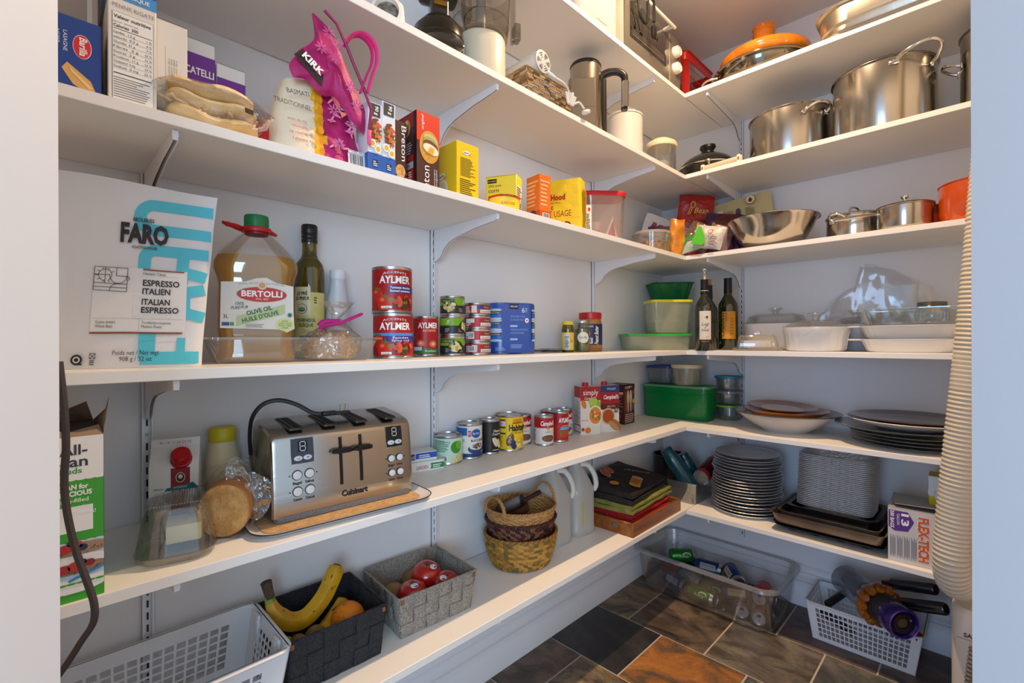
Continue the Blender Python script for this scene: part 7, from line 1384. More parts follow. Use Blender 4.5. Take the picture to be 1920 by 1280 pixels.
def tomato(label, loc, r, stick, rot=(0, 0, 0)):
    def ex(t):
        b = MB(); G = M('4A4A1E', .7)
        for k in range(5): a = k * 1.257; b.tube([(0, 0, r * 1.50), (.008 * math.cos(a), .008 * math.sin(a), r * 1.56), (.014 * math.cos(a), .014 * math.sin(a), r * 1.60)], [.0016, .0018, .0006], G, 6)
        b.lathe([(.003, r * 1.46), (.0025, r * 1.60), (0, r * 1.62)], G, 10); b.build('calyx', t)
        b = MB(); a = math.radians(stick); q = r * .55; f = flat((q * math.cos(a), q * math.sin(a), r * 1.640), (-math.sin(a), math.cos(a), 0), (-math.cos(a), -math.sin(a), .28)); b.disc(f, 0, 0, .0100, .0085, P('E6E4E2'), .0006); b.disc(f, .003, -.001, .0055, .005, P('3A4A9A'), .001, a0=200, a1=380); b.text(f, '4799', -.001, .002, .003, INK, .009, o=.0012); b.build('fruit_sticker', t)
    pr = [(0, .0)] + [(r * math.sin(PI * k / 18) ** .85, r * .84 * (1 - math.cos(PI * k / 18)) - (0)) for k in range(1, 16)] + [(r * .30, r * 1.615), (r * .14, r * 1.56), (0, r * 1.52)]
    fruit('tomato', label, 'tomato', loc, r, TOM, 1, pr, ex, rot)
tomato('left tomato of the three in the pale grey basket', (.170, .702, zF + .034), .0400, -20); tomato('rear tomato of the three in the pale grey basket', (.128, .772, zF + .046), .0425, 10, (0, 8, 0)); tomato('right tomato touching the front wall of the pale grey basket', (.188, .796, zF + .036), .0385, -70, (0, 10, 0))
ONI = M('8A6238', .5, var=(14, 'A07A48'))
fruit('onion', 'brown onion behind the left tomato', 'onion', (.098, .688, zF + .006), .036, ONI, .95); fruit('onion', 'brown onion in the back corner behind the rear tomato', 'onion', (.075, .770, zF + .006), .038, ONI, .95); fruit('onion', 'brown onion hidden under the right tomato', 'onion', (.140, .838, zF + .005), .0150, ONI, .95)

# nested baskets
def weave(b, prof, sx, rows, cols, mats, amp, seed=0):
    """prof(v)->(r,z); real over-under relief, colours by cell"""
    U, V = cols * 4, rows * 3; R = random.Random(seed); n = len(mats); pick = [[R.randrange(n) for _ in range(cols)] for _ in range(rows)]
    pts = []
    for j in range(V + 1):
        r, z = prof(j / V)
        for i in range(U):
            a = 2 * PI * i / U; row = min(rows - 1, j // 3); s = (1 if (row % 2) else -1); q = math.sin(PI * i / 2 / 1.0 * .5 * 1.0) if False else math.cos(PI * i / 4) * s
            q *= math.sin(PI * ((j % 3) + .0) / 3) if j % 3 else 0
            rr = r + amp * q * 1.6; pts.append((rr * math.cos(a), rr * sx * math.sin(a), z))
    for k, m in enumerate(mats):
        F = [(j * U + i, j * U + (i + 1) % U, (j + 1) * U + (i + 1) % U, (j + 1) * U + i) for j in range(V) for i in range(U) if pick[min(rows - 1, j // 3)][i // 4] == k]
        if F: b.add(pts, F, m)
def braid(b, r, sx, z, t_, m, n=46, m2=None):
    for k in range(2): b.tube([((r + t_ * .45 * math.cos(i * 2 * PI / 6 + k * PI)) * math.cos(2 * PI * i / (n * 6)), (r + t_ * .45 * math.cos(i * 2 * PI / 6 + k * PI)) * sx * math.sin(2 * PI * i / (n * 6)), z + t_ * .45 * math.sin(i * 2 * PI / 6 + k * PI)) for i in range(n * 6)], t_ * .55, m if k == 0 or not m2 else m2, 6, closed=True)
wk = lambda a, s=0: M(a, .5, bump=(160, .5))
BY = .905
def nest(label, z, prof, rows, cols, mats, amp, rimz, rimr, rt, rm, seed, loc=(.138, 1.150)):
    t = thing('wicker_basket', label, 'basket', (loc[0], loc[1], zF + z), 70); b = MB(); weave(b, prof, BY, rows, cols, mats, amp, seed); r0, z0 = prof(0); b.lathe([(r0, z0), (0, z0)], mats[0], 40, sy=BY, cap0=False); b.build('weave', t)
    b = MB(); braid(b, rimr, BY, rimz, rt, rm[0], 40, rm[-1]); b.build('braided_rim', t); return t
nest('golden brown wicker basket, lowest of three nested oval baskets', 0, lambda v: (.100 + .024 * math.sin(v * PI * .55), .002 + .102 * v), 11, 46, [wk('A87A2A'), wk('946622'), wk('B8893A'), wk('6E5A26')], .0018, .104, .123, .006, [wk('A87832'), wk('8A5E22')], 1)
nest('dark red brown wicker basket in the middle of three nested oval baskets', .060, lambda v: (.097 + .022 * v, .002 + .088 * v), 9, 44, [wk('3E1A14'), wk('54241A'), wk('2A1410'), wk('7A4A34')], .0018, .092, .120, .0055, [wk('3A1812'), wk('52241A')], 2)
tb = nest('honey coloured wicker basket with looped handle, topmost of three nested baskets', .110, lambda v: (.100 + .020 * v ** .7, .002 + .076 * v), 15, 52, [wk('B8864E'), wk('A87640'), wk('C4945C')], .0014, .080, .1195, .005, [wk('BE8E54'), wk('A87840')], 3)
for a in (20, 200):
    b = MB(); a_ = math.radians(a); c, s = math.cos(a_), math.sin(a_); hp = spline([(.118 * c - q * s, (.118 * s + q * c) * BY, .080 + hh) for q, hh in ((-.048, -.006), (-.042, .024), (-.020, .044), (.0, .048), (.020, .044), (.042, .024), (.048, -.006))], 5)
    for k in range(3): b.tube([p + Vector((.0032 * math.cos(i * .9 + k * 2.1), .0032 * math.sin(i * .9 + k * 2.1), 0)) for i, p in enumerate(hp)], .0032, wk('B88850'), 6)
    b.build('handle', tb)
b = MB(); b.push((0, 0, 0), (0, 0, 0)); b.rloft([(.07, .05, .01, 0), (.10, .068, .014, .012), (.104, .072, .015, .040), (.098, .066, .013, .038), (.066, .046, .009, .004)], M('3A2418', .4, var=(14, '5A3A26')), n=4); b.box((.075, .0, .036), (.07, .018, .010), M('3A2418', .4), .003); b.pop()
o = solo(b, 'wooden_scoop', 'dark wooden scoop lying inside the topmost wicker basket', 'scoop', (.122, 1.140, zF + .152), 30); o.rotation_euler = (math.radians(12), math.radians(-22), math.radians(60))
b = MB(); b.lathe([(.05, 0), (.072, .006), (.078, .020), (.074, .020), (.05, .006)], M('5A3A22', .6, bump=(120, .5)), 28); solo(b, 'small_basket', 'small dark shallow basket lying under the scoop', 'basket', (.150, 1.150, zF + .114), 0)
# milky jugs
JUG = M('D2D2CC', .35, spec=.5, sss=.15)
def jug(label, loc, rz):
    t = thing('plastic_jug', label, 'jug', loc, rz, 'milky plastic jugs'); b = MB(); JM = CLEAR('F2F2EE', .08, .3, .72, 'E6E6E2'); w = .122
    b.rloft([(w * .92, w * .92, .03, 0), (w, w, .035, .008), (w, w, .035, .028), (w * .985, w * .985, .035, .031), (w * .985, w * .985, .035, .150), (w, w, .036, .156), (w, w, .036, .166), (w * .96, w * .94, .04, .180), (w * .62, w * .6, .032, .232), (w * .36, w * .36, .02, .256), (w * .34, w * .34, .02, .275)], JM, True, True, n=6); b.build('body', t)
    b = MB(); b.tube(spline([(.012, -.012, .262), (.038, -.030, .256), (.056, -.046, .220), (.060, -.052, .182), (.054, -.046, .160)], 6), .0125, JUG, 10, flatness=.8); b.build('handle', t)
    b = MB(); b.lathe([(.023, .270), (.0235, .288), (.02, .291), (0, .291)], P('C9CACC'), 28); b.build('cap', t)
    return t
jug('milky translucent plastic jug directly behind the nested wicker baskets', (.112, 1.343, zF), 88); j2 = jug('milky translucent plastic jug with yellow strip label, beside the folded cloths', (.118, 1.478, zF), 86)
b = MB(); f = flat((0, -.0608, 0), (1, 0, 0), (0, 0, 1)); b.rect(f, -.030, .05, -.022, .13, P('B9B84A'), .0006); b.build('strip_label', j2)
# wooden tray with cloths
def wood():
    t = thing('wooden_tray', 'shallow orange brown wooden tray carrying the folded cloths', 'tray', (.180, 1.772, zF), 91); b = MB(); w, d, h = .405, .262, .052; WD = M('7E4416', .4, var=(6, '9A5A22', (1, 8, 8)), coat=.3)
    b.box((0, 0, .004), (w - .002, d - .002, .008), WD)
    for s in (-1, 1): b.box((0, s * (d / 2 - .005), h / 2), (w, .010, h), WD, .001, 1); b.box((s * (w / 2 - .005), 0, h / 2), (.010, d - .020, h), WD, .001, 1)
    b.build('body', t); b = MB(); b.box((-w / 2 - .001, -.05, .030), (.003, .026, .016), M('9A9A9E', .3, 1.), .001); b.build('clasp', t)
wood()
def cloth(label, loc, rz, w, d, h, m, layers=3, seed=1, deco=None, name='folded_cloth', wedge=0):
    t = thing(name, label, 'cloth', loc, rz); b = MB()
    for k in range(layers):
        z0, z1 = h * k / layers, h * (k + 1) / layers
        def fn(u, v, z0=z0, z1=z1, k=k):
            a = 2 * PI * v; x = (u - .5) * w * (1 - .012 * k); q = abs(math.cos(a)) ** .35 * (1 if math.cos(a) > 0 else -1); r = abs(math.sin(a)) ** .35 * (1 if math.sin(a) > 0 else -1)
            p = crumple((x, q * d / 2 * (1 - .015 * k), (z0 + z1) / 2 + r * (z1 - z0) / 2 * .96), .0035, 16, seed + k); p.z = max(.0005, p.z * (1 + wedge * (p.y / d + .5))); return p
        b.grid(fn, 22, 40, m)
        for u in (0, 1): b.add([fn(u, j / 40) for j in range(40)], [tuple(range(40)) if u else tuple(range(39, -1, -1))], m)
    if deco: deco(b, lambda x, y, k=0: Vector((x, y, h * (1 + wedge * (y / d + .5)) + .0062 + k)), w, d)
    b.build('fabric', t)
def dots():
    m = bpy.data.materials.new('red_dots'); m.use_nodes = True; nt = m.node_tree; p = nt.nodes['Principled BSDF']; tc = nt.nodes.new('ShaderNodeTexCoord'); vo = nt.nodes.new('ShaderNodeTexVoronoi'); vo.inputs['Scale'].default_value = 95; vo.inputs['Randomness'].default_value = .15
    r = nt.nodes.new('ShaderNodeValToRGB'); r.color_ramp.elements[0].position = .10; r.color_ramp.elements[0].color = (.8, .7, .68, 1); r.color_ramp.elements[1].position = .16; r.color_ramp.elements[1].color = (*lin('A30D14'), 1)
    nt.links.new(tc.outputs['Object'], vo.inputs[0]); nt.links.new(vo.outputs['Distance'], r.inputs[0]); nt.links.new(r.outputs[0], p.inputs['Base Color']); p.inputs['Roughness'].default_value = .8; return m
cloth('red cloth with white dots, lowest of the folded cloths in the wooden tray', (.180, 1.758, zF + .0085), 91, .318, .222, .062, dots(), 3, 2)
cloth('olive green folded cloth in the middle of the cloth stack', (.172, 1.762, zF + .0745), 94, .360, .240, .034, M('6E6E2A', .85, bump=(70, .4), var=(24, '82803A')), 2, 5)
def d_apron(b, f, w, d):
    for k, (x, c) in enumerate(((-.070, 'C9821E'), (-.044, '8A6E1E'), (-.016, 'B9561A'), (.012, 'B98A4A'))): b.disc(f, x, -.078 + .008 * k, .019, .024, P('DCC9A0'), .0006, 20, -15); b.disc(f, x, -.078 + .008 * k, .0172, .022, P(c), .0010, 20, -15)
    for x, y, r in ((-.055, .060, 20), (-.005, .072, 20)): b.disc(f, x, y, .042, .018, P('D9B89A'), .0006, 20, r + 30); b.disc(f, x, y, .038, .0155, P('B0481E'), .0010, 20, r + 30)
    b.disc(f, -.125, -.015, .022, .018, P('C07A1E'), .0010); b.text(f, 'abalone', .085, -.02, .017, P('B9B2AA'), .11, rot=-58, ital=.3, o=.001); b.text(f, 'cuisine', -.10, .02, .010, P('8A7E74'), .05, rot=-20, ital=.3, o=.001)
cloth('black folded apron with orange and tan printed shapes on top of the cloth stack', (.165, 1.752, zF + .1125), 97, .345, .235, .036, M('161214', .6, bump=(40, .35)), 2, 8, d_apron, wedge=1.0)
# clear bin with teal bottles
tub('clear_bin', 'clear plastic bin holding teal bottles and a red tube, back corner of the bottom shelf', (.262, 2.220, zF), 88, [(.270, .130, .02, 0), (.290, .150, .025, .085), (.300, .160, .028, .095)], CLEAR('F8FAFA', .14, .05, .04, 'E6EAEA'), t_=.002)
TEAL = M('0C4A58', .22, spec=.6, coat=.4)
def bottle_at(name, label, cat, p0, p1, r, m, parts=()):
    t = thing(name, label, cat, p0); d = Vector(p1) - Vector(p0); t.rotation_euler = d.to_track_quat('Z', 'Y').to_euler(); L = d.length; b = MB(); b.lathe([(r * .92, 0), (r, .006), (r, L * .72), (r * .92, L * .82), (r * .80, L * .86), (r * .80, L * .98), (r * .7, L), (0, L)], m, 32); b.build('body', t)
    for nm, z0, z1, rr, mm in parts: b = MB(); b.lathe([(r * rr, L * z0), (r * rr, L * z1), (r * rr * .9, L * z1 + .001), (0, L * z1 + .001)], mm, 32); b.build(nm, t)
    return t
bottle_at('drink_bottle', 'teal bottle sticking up and left out of the clear bin', 'bottle', (.288, 2.155, zF + .046), (.170, 2.105, zF + .226), .035, TEAL)
bottle_at('drink_bottle', 'shorter teal bottle behind the long one in the clear bin', 'bottle', (.265, 2.240, zF + .046), (.200, 2.215, zF + .190), .034, TEAL)
bottle_at('snack_tube', 'red and black tube with pale clear end lying in the clear bin', 'tube', (.322, 2.150, zF + .112), (.320, 2.335, zF + .165), .034, M('3A0A10', .25, coat=.4, var=(6, '7A0E18')), (('clear_end', -.02, .0, 1.0, CLEAR('EAF0EE', .14, .1, .4, 'C9D4D0')), ('red_band', .02, .12, 1.02, P('B0202C'))))
vessel('steel_strainer', 'dark steel strainer bowl at the very back of the clear bin corner', 'bowl', (.096, 2.300, zF), .078, .158, M('4A4A4C', .25, 1.), rim=.006)

# ---------------------------------------------------------------- shelf F, back wall: foil pans, bakeware, bag box
def crimp(b, r0, r1, z0, h, m, n=64):
    def ring(r, z, a): return [((r + (a if k % 2 else 0)) * math.cos(PI * k / n), (r + (a if k % 2 else 0)) * math.sin(PI * k / n), z) for k in range(2 * n)]
    b.loft([ring(r0 * .98, z0, 0), ring(r0, z0 + .001, .0012), ring(r1 * .93, z0 + h - .002, .0022), ring(r1, z0 + h - .001, 0), ring(r1 + .004, z0 + h + .0005, .0008), ring(r1 + .002, z0 + h + .002, 0), ring(r1 * .92, z0 + h, .002), ring(r0, z0 + .0022, 0)], m, True, True)
R = random.Random(11); z = zF; NP = 20; base = None
for k in range(NP):
    first = k == 0; hh = .0128; x, y = .506 + R.uniform(-.005, .005), 2.192 + R.uniform(-.005, .005); rz = R.uniform(0, 360)
    lab = 'round foil pie pan, %s of the leaning stack' % ('lowest' if first else 'topmost' if k == NP - 1 else 'one of the middle pans')
    if first: b = MB(); crimp(b, .115, .138, 0, .0122, FOIL); base = solo(b, 'foil_pie_pan', 'round foil pie pan at the bottom of the stack', 'pan', (x, y, z), rz, 'stacked foil pie pans')
    else:
        o = base.copy(); COL.objects.link(o); o.location = (x, y, z); o.rotation_euler = (0, 0, math.radians(rz)); o['label'] = 'round foil pie pan on top of the stack, its inside showing' if k == NP - 1 else 'round ruffled foil pie pan within the tall stack'
        s = .94 + .06 * (1 - k / NP) if k < NP - 1 else .90; o.scale = (s, s, 1)
    z += .0126 if k else .0126
def sheet(name, label, loc, rz, w, d, h, m, rim=.008, group=None, r=.02):
    t = thing(name, label, 'pan', loc, rz, group); b = MB(); open_box(b, [(w * .92, d * .9, r, 0), (w * .94, d * .92, r, .003), (w, d, r * 1.2, h - .002), (w + rim, d + rim, r * 1.3, h - .001), (w + rim, d + rim, r * 1.3, h)], .0016 + rim * .0, m, 5); b.build('body', t)
BK1, BK2, BK3 = M('4A4440', .35, .8), M('6E6258', .38, .7, var=(8, '8A7C6E')), M('2A292B', .3, .6)
sheet('muffin_tray', 'dark muffin tray at the very bottom of the bakeware stack', (.830, 2.185, zF + .012), 0, .335, .30, .012, BK1); bpy.data.objects['muffin_tray']
b = MB()
for i in range(4):
    for j in range(3): b.lathe([(.022, -.012), (.030, .0), (.031, .002)], BK1, 20, c=((i - 1.5) * .078, (j - 1) * .088, 0))
b.build('muffin_cup', bpy.data.objects['muffin_tray'])
sheet('baking_sheet', 'dark thin baking sheet between muffin tray and tan rimmed pans', (.828, 2.185, zF + .0245), 1, .345, .31, .010, BK3)
sheet('baking_sheet', 'tan rimmed roasting sheet protruding furthest left in the bakeware stack', (.832, 2.170, zF + .035), -1, .352, .322, .040, BK2, .010)
sheet('baking_sheet', 'dark brown smaller pan nested inside the tan rimmed sheet', (.834, 2.172, zF + .039), -1, .318, .288, .0445, BK2, .008)
sheet('loaf_pan', 'deep black roasting pan carrying the foil loaf pans', (.838, 2.175, zF + .044), -1, .265, .225, .060, BK3, .030, r=.03)
z = zF + .066; base = None; NL = 29
def loaf():
    b = MB(); w, d, h = .230, .138, .036; n = 120
    def ring(w, d, z, a):
        P4 = rring(w, d, .03, z, 6); m_ = len(P4); seg = [((Vector(P4[(i + 1) % m_]) - Vector(P4[i])).length) for i in range(m_)]; L = sum(seg); o = []
        for k in range(n):
            s = L * k / n; i = 0
            while s > seg[i] and i < m_ - 1: s -= seg[i]; i += 1
            p = Vector(P4[i]) + (Vector(P4[(i + 1) % m_]) - Vector(P4[i])) * (s / max(seg[i], 1e-9)); c = Vector((p.x, p.y, 0)).normalized() * (a if k % 2 else 0); o.append(p + c)
        return o
    b.loft([ring(w * .80, d * .74, 0, 0), ring(w * .99, d * .98, h - .003, .0016), ring(w + .014, d + .014, h - .0025, 0), ring(w + .016, d + .016, h - .001, 0), ring(w + .014, d + .014, h, 0), ring(w * .98, d * .97, h - .001, .0016), ring(w * .79, d * .73, .0015, 0)], FOIL, True, True); return b
for k in range(NL):
    x, y = .838 + .0003 * k, 2.180 + .0001 * (k % 2)
    if k == 0: base = solo(loaf(), 'foil_loaf_pan', 'rectangular foil loaf pan at the bottom, its ribbed side showing', 'pan', (x, y, z), -1, 'stacked foil loaf pans')
    else: o = base.copy(); COL.objects.link(o); o.location = (x, y, z); o['label'] = 'rectangular foil loaf pan on top of the thick stack, its inside showing' if k == NL - 1 else 'rectangular foil loaf pan, one thin rim within the thick stack'
    z += .0070
def d_flex(b, f, w, d, h):
    F = f['F']; x0 = -w / 2; b.poly(F, [(x0 + .002, h - .008), (x0 + .052, h - .008), (x0 + .068, h - .038), (x0 + .052, h - .072), (x0 + .018, h - .076), (x0 + .002, h - .064)], P('5A2A86'), .0005)
    b.text(F, '13', x0 + .036, h - .035, .018, WHITE, .040, rot=-90, bold=.03, o=.001); b.text(F, 'GALLON', x0 + .024, h - .036, .007, WHITE, .036, rot=-90, o=.001); b.text(F, '200 BAGS', x0 + .007, h - .038, .0095, WHITE, .058, rot=-90, bold=.02, o=.001)
    b.text(F, 'FLEX-TECH', x0 + .079, h * .50, .0245, P('F0E4D8'), .148, rot=-90, bold=.09, o=.0006); b.text(F, 'FLEX-TECH', x0 + .0795, h * .50, .0240, P('D2560C'), .145, rot=-90, bold=.045, o=.0012)
    for c in range(4):
        for k in range(9): b.rect(F, x0 + .006 + c * .018 + k * .0017, .012 + (k * 7 % 5) * .003, x0 + .0068 + c * .018 + k * .0017, h - .088 - (k * 5 % 4) * .004, P('6A6A70'), .0006)
    b.rect(f['T'], -w / 2, -d / 2, w / 2, d / 2, P('A8A6A8'))
def flex():
    t = thing('trash_bag_box', 'grey trash bag box with sideways orange lettering', 'box', (1.112, 2.130, zF), 2); b = MB(); w, d, h = .205, .205, .178; b.box((0, 0, h / 2), (w, d, h), P('C9C7C9'), .001, 1); d_flex(b, faces(w, d, h), w, d, h); b.build('carton', t)
    b = MB(); b.loft([[(-.095, -.03, h + .0004), (.095, -.03, h + .0004), (.10, -.1, h + .020), (-.085, -.095, h + .012)], [(-.095, -.03, h + .0014), (.095, -.03, h + .0014), (.10, -.1, h + .021), (-.085, -.095, h + .013)]], P('9A989A')); b.build('lid_flap', t)
flex()
def d_tis(b, f, w, d, h):
    F = f['F']; b.rect(F, -w / 2, h * .45, w / 2, h, P('D9DDE4'), .0004)
    for k in range(7): b.disc(F, -w / 2 + (k + .5) * w / 7, h * .45 - .006 * (k % 2), w / 11, .014 + .008 * ((k * 3) % 4) / 3, P('D9DDE4'), .0008, 14)
carton('tissue_box', 'yellow and white tissue box standing on the grey trash bag box', 'box', (1.165, 2.185, zF + .1786), 2, .115, .085, .098, P('CDBE14'), d_tis)

# ---------------------------------------------------------------- floor: bins, vacuum, air conditioner, hose, cords
def canbin():
    t = tub('storage_bin', 'large clear storage bin full of empty drink cans on the slate floor', (.352, 2.205, .0005), 0, [(.555, .285, .05, 0), (.575, .300, .055, .008), (.612, .350, .06, .185), (.614, .352, .06, .188)], CLEAR('FCFDFD', .10, .10, .03, 'D3D8DC'), t_=.002, n=8); w, d, h = .614, .352, .19
    b = MB(); b.loft([rring(w - .004, d - .004, .06, h - .004, 8), rring(w + .030, d + .030, .07, h - .004, 8), rring(w + .034, d + .034, .072, h - .012, 8), rring(w + .036, d + .036, .072, h - .012, 8), rring(w + .032, d + .032, .07, h, 8), rring(w - .004, d - .004, .06, h, 8), rring(w - .004, d - .004, .06, h - .004, 8)], CLEAR('F4F5F6', .12, .15, .22, 'D9DDE0'), False, False); b.build('rim', t)
canbin()
CANC = {'blue': ('1C3E7A', '14305E'), 'green': ('2E8A36', '26742E'), 'red': ('B0242A', '9A1C22'), 'silver': ('A9ACB2', '8E9298'), 'navy': ('22365A', '1A2A48')}
def drink(label, p, ax, col, art, seed):
    t = thing('drink_can', label, 'can', p, group='drink cans in the storage bin'); t.rotation_euler = Vector(ax).to_track_quat('Z', 'Y').to_euler(); r, h = .0325, .120; b = MB(); b.lathe([(r * .78, .002), (r * .82, 0), (r, .010), (r, h - .014), (r * .82, h - .002), (r * .84, h), (r * .80, h)], M(CANC[col][0], .25, .6), 30, cap1=False)
    f = cyl(r + .0003, -90, 0); 
    for q in range(3):
        x = (q - 1) * 2 * PI * r / 3
        if art == 'curl': b.disc(f, x, .075, .012, .020, P('D9E4D2'), .0004, 20); b.disc(f, x + .003, .075, .010, .017, P(CANC[col][0]), .0007, 20); b.text(f, 'Bubly', x + .012, .06, .010, P('D9E4D2'), .045, rot=90, o=.001)
        elif art == 'script': b.text(f, 'Cola', x, .06, .018, WHITE, .05, rot=90, ital=.3, o=.0006)
        else: b.rect(f, x - .014, .025, x + .014, .095, P('9AA4B4' if art == 'panel' else 'B9A98A'), .0004); b.text(f, 'PALE ALE' if art == 'panel' else 'LAGER', x, .06, .009, P('3A2A22' if art != 'panel' else 'B0582A'), .055, rot=90, o=.0008)
    b.build('body', t)
    b = MB(); b.lathe([(r * .80, h), (r * .76, h - .004), (0, h - .004)], TIN, 28, cap0=False); f2 = flat((0, 0, h - .004), (1, 0, 0), (0, 1, 0)); b.disc(f2, 0, .010, .008, .007, P('15161A'), .0006); b.disc(f2, 0, -.005, .006, .010, TIN, .0012); b.disc(f2, 0, -.008, .003, .003, P('6A6A6E'), .0016); b.lathe([(r, h - .014), (r * .82, h - .0015)], TIN, 30, cap0=False, cap1=False); b.build('lid', t)
B0 = .0045; rr = .0325
CANS = [('green drink can with white curl lying along the front of the bin', (.285, 2.116, B0 + rr), (.985, -.10, 0), 'green', 'curl'), ('blue drink can at the front left of the bin, left of the green can', (.150, 2.158, B0 + rr), (.90, -.30, 0), 'blue', 'panel'),
        ('blue can in the front right of the bin showing its silver top', (.482, 2.208, B0 + rr), (.30, -.93, 0), 'blue', 'lager'), ('red can in the bin front right corner showing its silver top', (.560, 2.206, B0 + rr), (.22, -.95, 0), 'red', 'script'),
        ('navy can right of the green can with a pale crest panel', (.412, 2.148, B0 + rr * 1.9), (.88, .40, .0), 'navy', 'lager'), ('silver can lying in the middle row of the bin', (.190, 2.228, B0 + rr), (.80, -.25, 0), 'silver', 'panel'),
        ('green can in the middle row behind the front green can', (.312, 2.205, B0 + rr), (.90, -.12, 0), 'green', 'curl'), ('red can at the left end of the bin', (.118, 2.215, B0 + rr), (.05, .95, 0), 'red', 'script'),
        ('navy can at the left back of the bin', (.175, 2.300, B0 + rr), (.9, .05, 0), 'navy', 'panel'), ('silver can at the middle back of the bin', (.320, 2.295, B0 + rr), (.9, -.05, 0), 'silver', 'lager'), ('blue can at the right back of the bin', (.470, 2.290, B0 + rr), (.9, .0, 0), 'blue', 'panel'),
        ('red can lying across the upper right of the can pile', (.560, 2.250, B0 + rr * 2.9), (.12, -.97, .0), 'red', 'script'), ('blue can propped on the pile with its open silver end towards the doorway', (.400, 2.275, B0 + rr * 3.6), (.62, -.76, -.12), 'blue', 'lager'),
        ('green can upper left on the can pile', (.120, 2.250, B0 + rr * 2.95), (.6, .5, .0), 'green', 'curl'), ('blue can in the middle of the upper can layer', (.255, 2.250, B0 + rr * 2.9), (.95, .10, 0), 'blue', 'panel')]
for k, (lab, p, ax, c, a) in enumerate(CANS): drink(lab, p, ax, c, a, k)
grid_basket('plastic_basket', 'white plastic basket with square holes holding the vacuum, on the slate floor', (.915, 2.268, .0005), 0, .355, .215, .148, .88, PLW, 19, 6, .028, .10, .86, .014, 10)
def vacuum():
    t = thing('handheld_vacuum', 'handheld vacuum with amber cyclones and purple filter end lying in the white basket', 'vacuum', (.968, 2.165, .216), 0); ax = Vector((.197, -.22, .0)).normalized(); t.rotation_euler = ax.to_track_quat('Z', 'Y').to_euler()
    AM = M('6A3404', .2, spec=.7, coat=.6, var=(30, 'A85C0C')); PU = M('2A1266', .2, .3, spec=.7, coat=.5); GR = M('3A3A40', .3, .5)
    b = MB(); b.lathe([(.045, -.190), (.055, -.186), (.056, -.06), (.054, -.05), (0, -.05)], CLEAR('E3E9F2', .16, .04, .22, '9AA6BA'), 40); b.build('dust_bin', t)
    b = MB(); b.lathe([(.018, -.185), (.040, -.06), (0, -.06)], M('6A7078', .4, .4), 28); b.build('shroud', t)
    b = MB(); n = 12
    for k in range(n):
        a = 2 * PI * k / n; c, s = math.cos(a), math.sin(a); b.push((.046 * c, .046 * s, 0), (0, 0, math.degrees(a))); b.push((0, 0, -.045), (0, 16, 0)); b.lathe([(.008, 0), (.017, .035), (.018, .06), (.012, .068)], AM, 14); b.pop(); b.pop()
    b.lathe([(.045, -.05), (.050, .01), (.046, .03)], AM, 32); b.build('cyclones', t)
    b = MB(); b.lathe([(.050, .015), (.054, .022), (.052, .060), (.048, .066)], GR, 40); b.build('motor_housing', t)
    b = MB(); b.lathe([(.049, .064), (.053, .070), (.054, .112), (.052, .122), (.044, .126), (.040, .118), (.036, .112), (0, .112)], PU, 44); b.lathe([(.046, .1255), (.048, .128), (.050, .1255)], M('6A4ABF', .2, .5), 44, cap0=False, cap1=False); fi = b.build('filter', t)
    b = MB(); b.lathe([(.034, .112), (.032, .120), (.018, .121), (.016, .116), (0, .116)], M('1A1416', .3), 32); b.lathe([(.016, .1165), (0, .117)], M('6A5A4A', .4, .5), 24); b.box((.024, .012, .121), (.008, .008, .004), CHROME, .002); b.build('end_dial', fi)
    return t
vacuum()
def vtool(label, p0, p1, r, m, e=None):
    t = thing('vacuum_tool', label, 'tool', p0, group='vacuum tools in the white basket'); d = Vector(p1) - Vector(p0); t.rotation_euler = d.to_track_quat('Z', 'Y').to_euler(); L = d.length; b = MB(); b.lathe([(r * .8, 0), (r, .004), (r, L - .004), (r * .9, L), (r * .7, L), (r * .7, L - .02), (0, L - .02)], m, 28); b.build('tube', t)
    if e: b = MB(); b.box((0, 0, -.012), (r * 1.7, r * 1.2, .030), e, .004); b.build('connector', t)
GUN2 = M('5A5C64', .22, .9)
vtool('dark grey metal tube across the back right of the basket, upper one', (.990, 2.315, .245), (1.120, 2.262, .290), .020, GUN2, M('7A1418', .3)); vtool('dark grey metal tube pointing right out of the basket, lower one', (1.020, 2.255, .205), (1.150, 2.205, .255), .021, GUN2, M('2A2A2E', .4))
vtool('black crevice tool lying at the left of the basket', (.795, 2.235, .120), (.835, 2.330, .145), .014, M('1E1E22', .4)); vtool('black brush handle lying beside the crevice tool', (.775, 2.215, .098), (.890, 2.200, .060), .014, M('2A2422', .4)); vtool('small red and black nozzle behind the purple filter', (1.040, 2.200, .150), (1.085, 2.175, .135), .018, M('5A1014', .3), M('1A1A1C', .4))
def aircon():
    t = thing('air_conditioner', 'beige portable air conditioner at the lower right, beneath the ribbed hose', 'appliance', (1.326, 1.995, 0), 0); b = MB(); BG = M('CFC8BE', .45); w, d, h = .300, .290, .415
    b.rloft([(w, d, .02, 0), (w, d, .025, .33), (w, d, .03, h - .012), (w - .02, d - .02, .03, h)], BG, n=5); f = flat((-w / 2, 0, 0), (0, -1, 0), (0, 0, 1)); F = flat((0, -d / 2, 0), (1, 0, 0), (0, 0, 1)); b.rect(F, -w / 2 + .012, .334, w / 2 - .012, .3352, P('5A5650'), .0006); b.text(F, 'SANYO', -w / 2 + .052, .341, .011, M('3A3A3C', .4), .052, bold=.03, o=.0008); b.build('cabinet', t)
    b = MB(); b.box((.06, -.02, h + .001), (.14, .12, .004), M('4A4846', .5), .003); b.build('top_grille', t)
aircon()
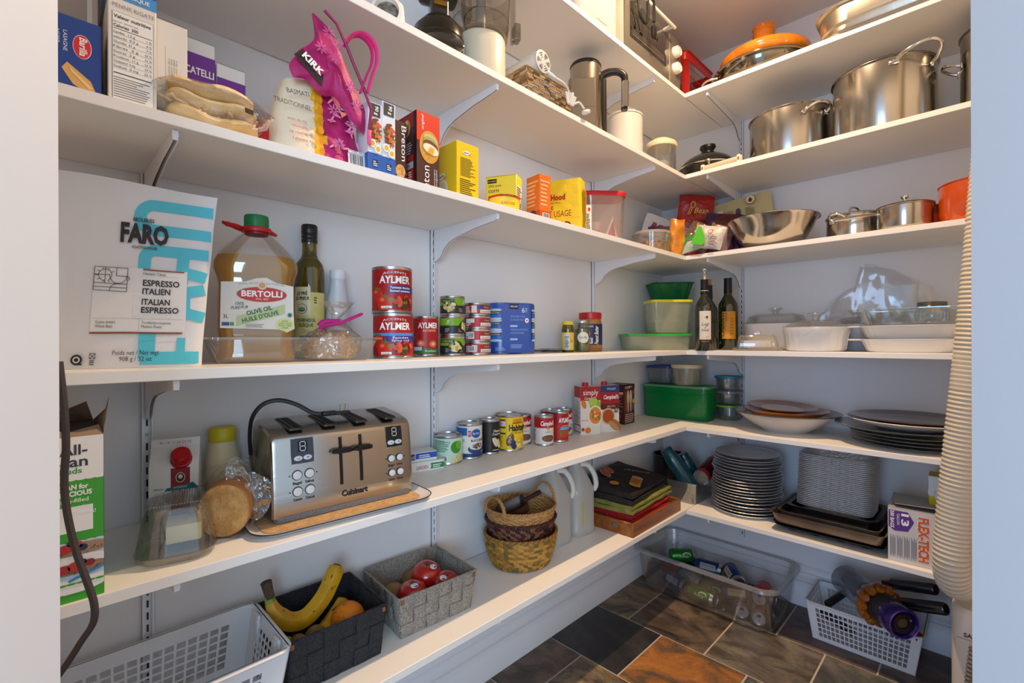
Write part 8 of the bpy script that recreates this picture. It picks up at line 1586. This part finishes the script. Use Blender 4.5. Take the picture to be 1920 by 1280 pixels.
def hose():
    t = thing('ribbed_hose', 'thick cream ribbed exhaust hose hanging at the right door frame', 'hose', (1.20, 1.52, .52), 0); b = MB(); m = M('CFC6B6', .42, spec=.5)
    PT = spline([(1.308, 1.8, 2.306), (1.279, 1.8, 1.9), (1.257, 1.8, 1.617), (1.241, 1.8, 1.376), (1.226, 1.8, 1.175), (1.212, 1.8, 1.0), (1.195, 1.8, 0.792), (1.183, 1.8, 0.64), (1.179, 1.802, 0.559), (1.183, 1.829, 0.5), (1.198, 1.875, 0.478), (1.217, 1.921, 0.507), (1.238, 1.941, 0.6), (1.25, 1.945, 0.739), (1.264, 1.945, 0.971), (1.279, 1.945, 1.203)], 40)
    pts = []; rad = []; s = 0; last = None; L = 0; prev = PT[0]; R = .0405; fine = [PT[0]]
    acc = 0
    for p in PT[1:]:
        d = (p - prev).length; k = max(1, int(d / .0022))
        for i in range(1, k + 1): fine.append(prev + (p - prev) * i / k)
        prev = p
    s = 0
    for i, p in enumerate(fine):
        if i: s += (p - fine[i - 1]).length
        z = p.z; pitch = .0125
        pts.append(p - Vector((1.20, 1.52, .52))); rad.append(R * (1 + .042 * math.sin(2 * PI * s / pitch)))
    b.tube(pts, rad, m, 28); b.build('corrugated_tube', t, shade=1.2)
hose()
b = MB(); pts = [(1.222 - .012 * math.sin(k * .02), 1.80, .34 - .0022 * k) for k in range(150)]; b.tube(pts, [.0075 + .0016 * math.sin(k * 1.15) for k in range(150)], M('6E6A64', .5), 14); solo(b, 'drain_hose', 'thin grey ribbed hose hanging in front of the air conditioner', 'hose', (0, 0, 0))
b = MB(); C = lambda l, d, z: tuple(C0 + RT * l + FW * d + Vector((0, 0, z)))
b.tube(spline([C(-.478, .50, 1.16), C(-.4735, .50, 1.118), C(-.471, .50, 1.073), C(-.473, .50, 1.034), C(-.470, .50, 1.0), C(-.461, .50, .9606), C(-.450, .50, .9297), C(-.442, .50, .9044), C(-.443, .50, .8847), C(-.4556, .50, .865), C(-.474, .50, .837), C(-.51, .50, .79)], 6), .0034, M('3A3030', .5), 8); solo(b, 'power_cord', 'dark brown power cord dangling at the left door frame before the cereal box', 'cord', (0, 0, 0))
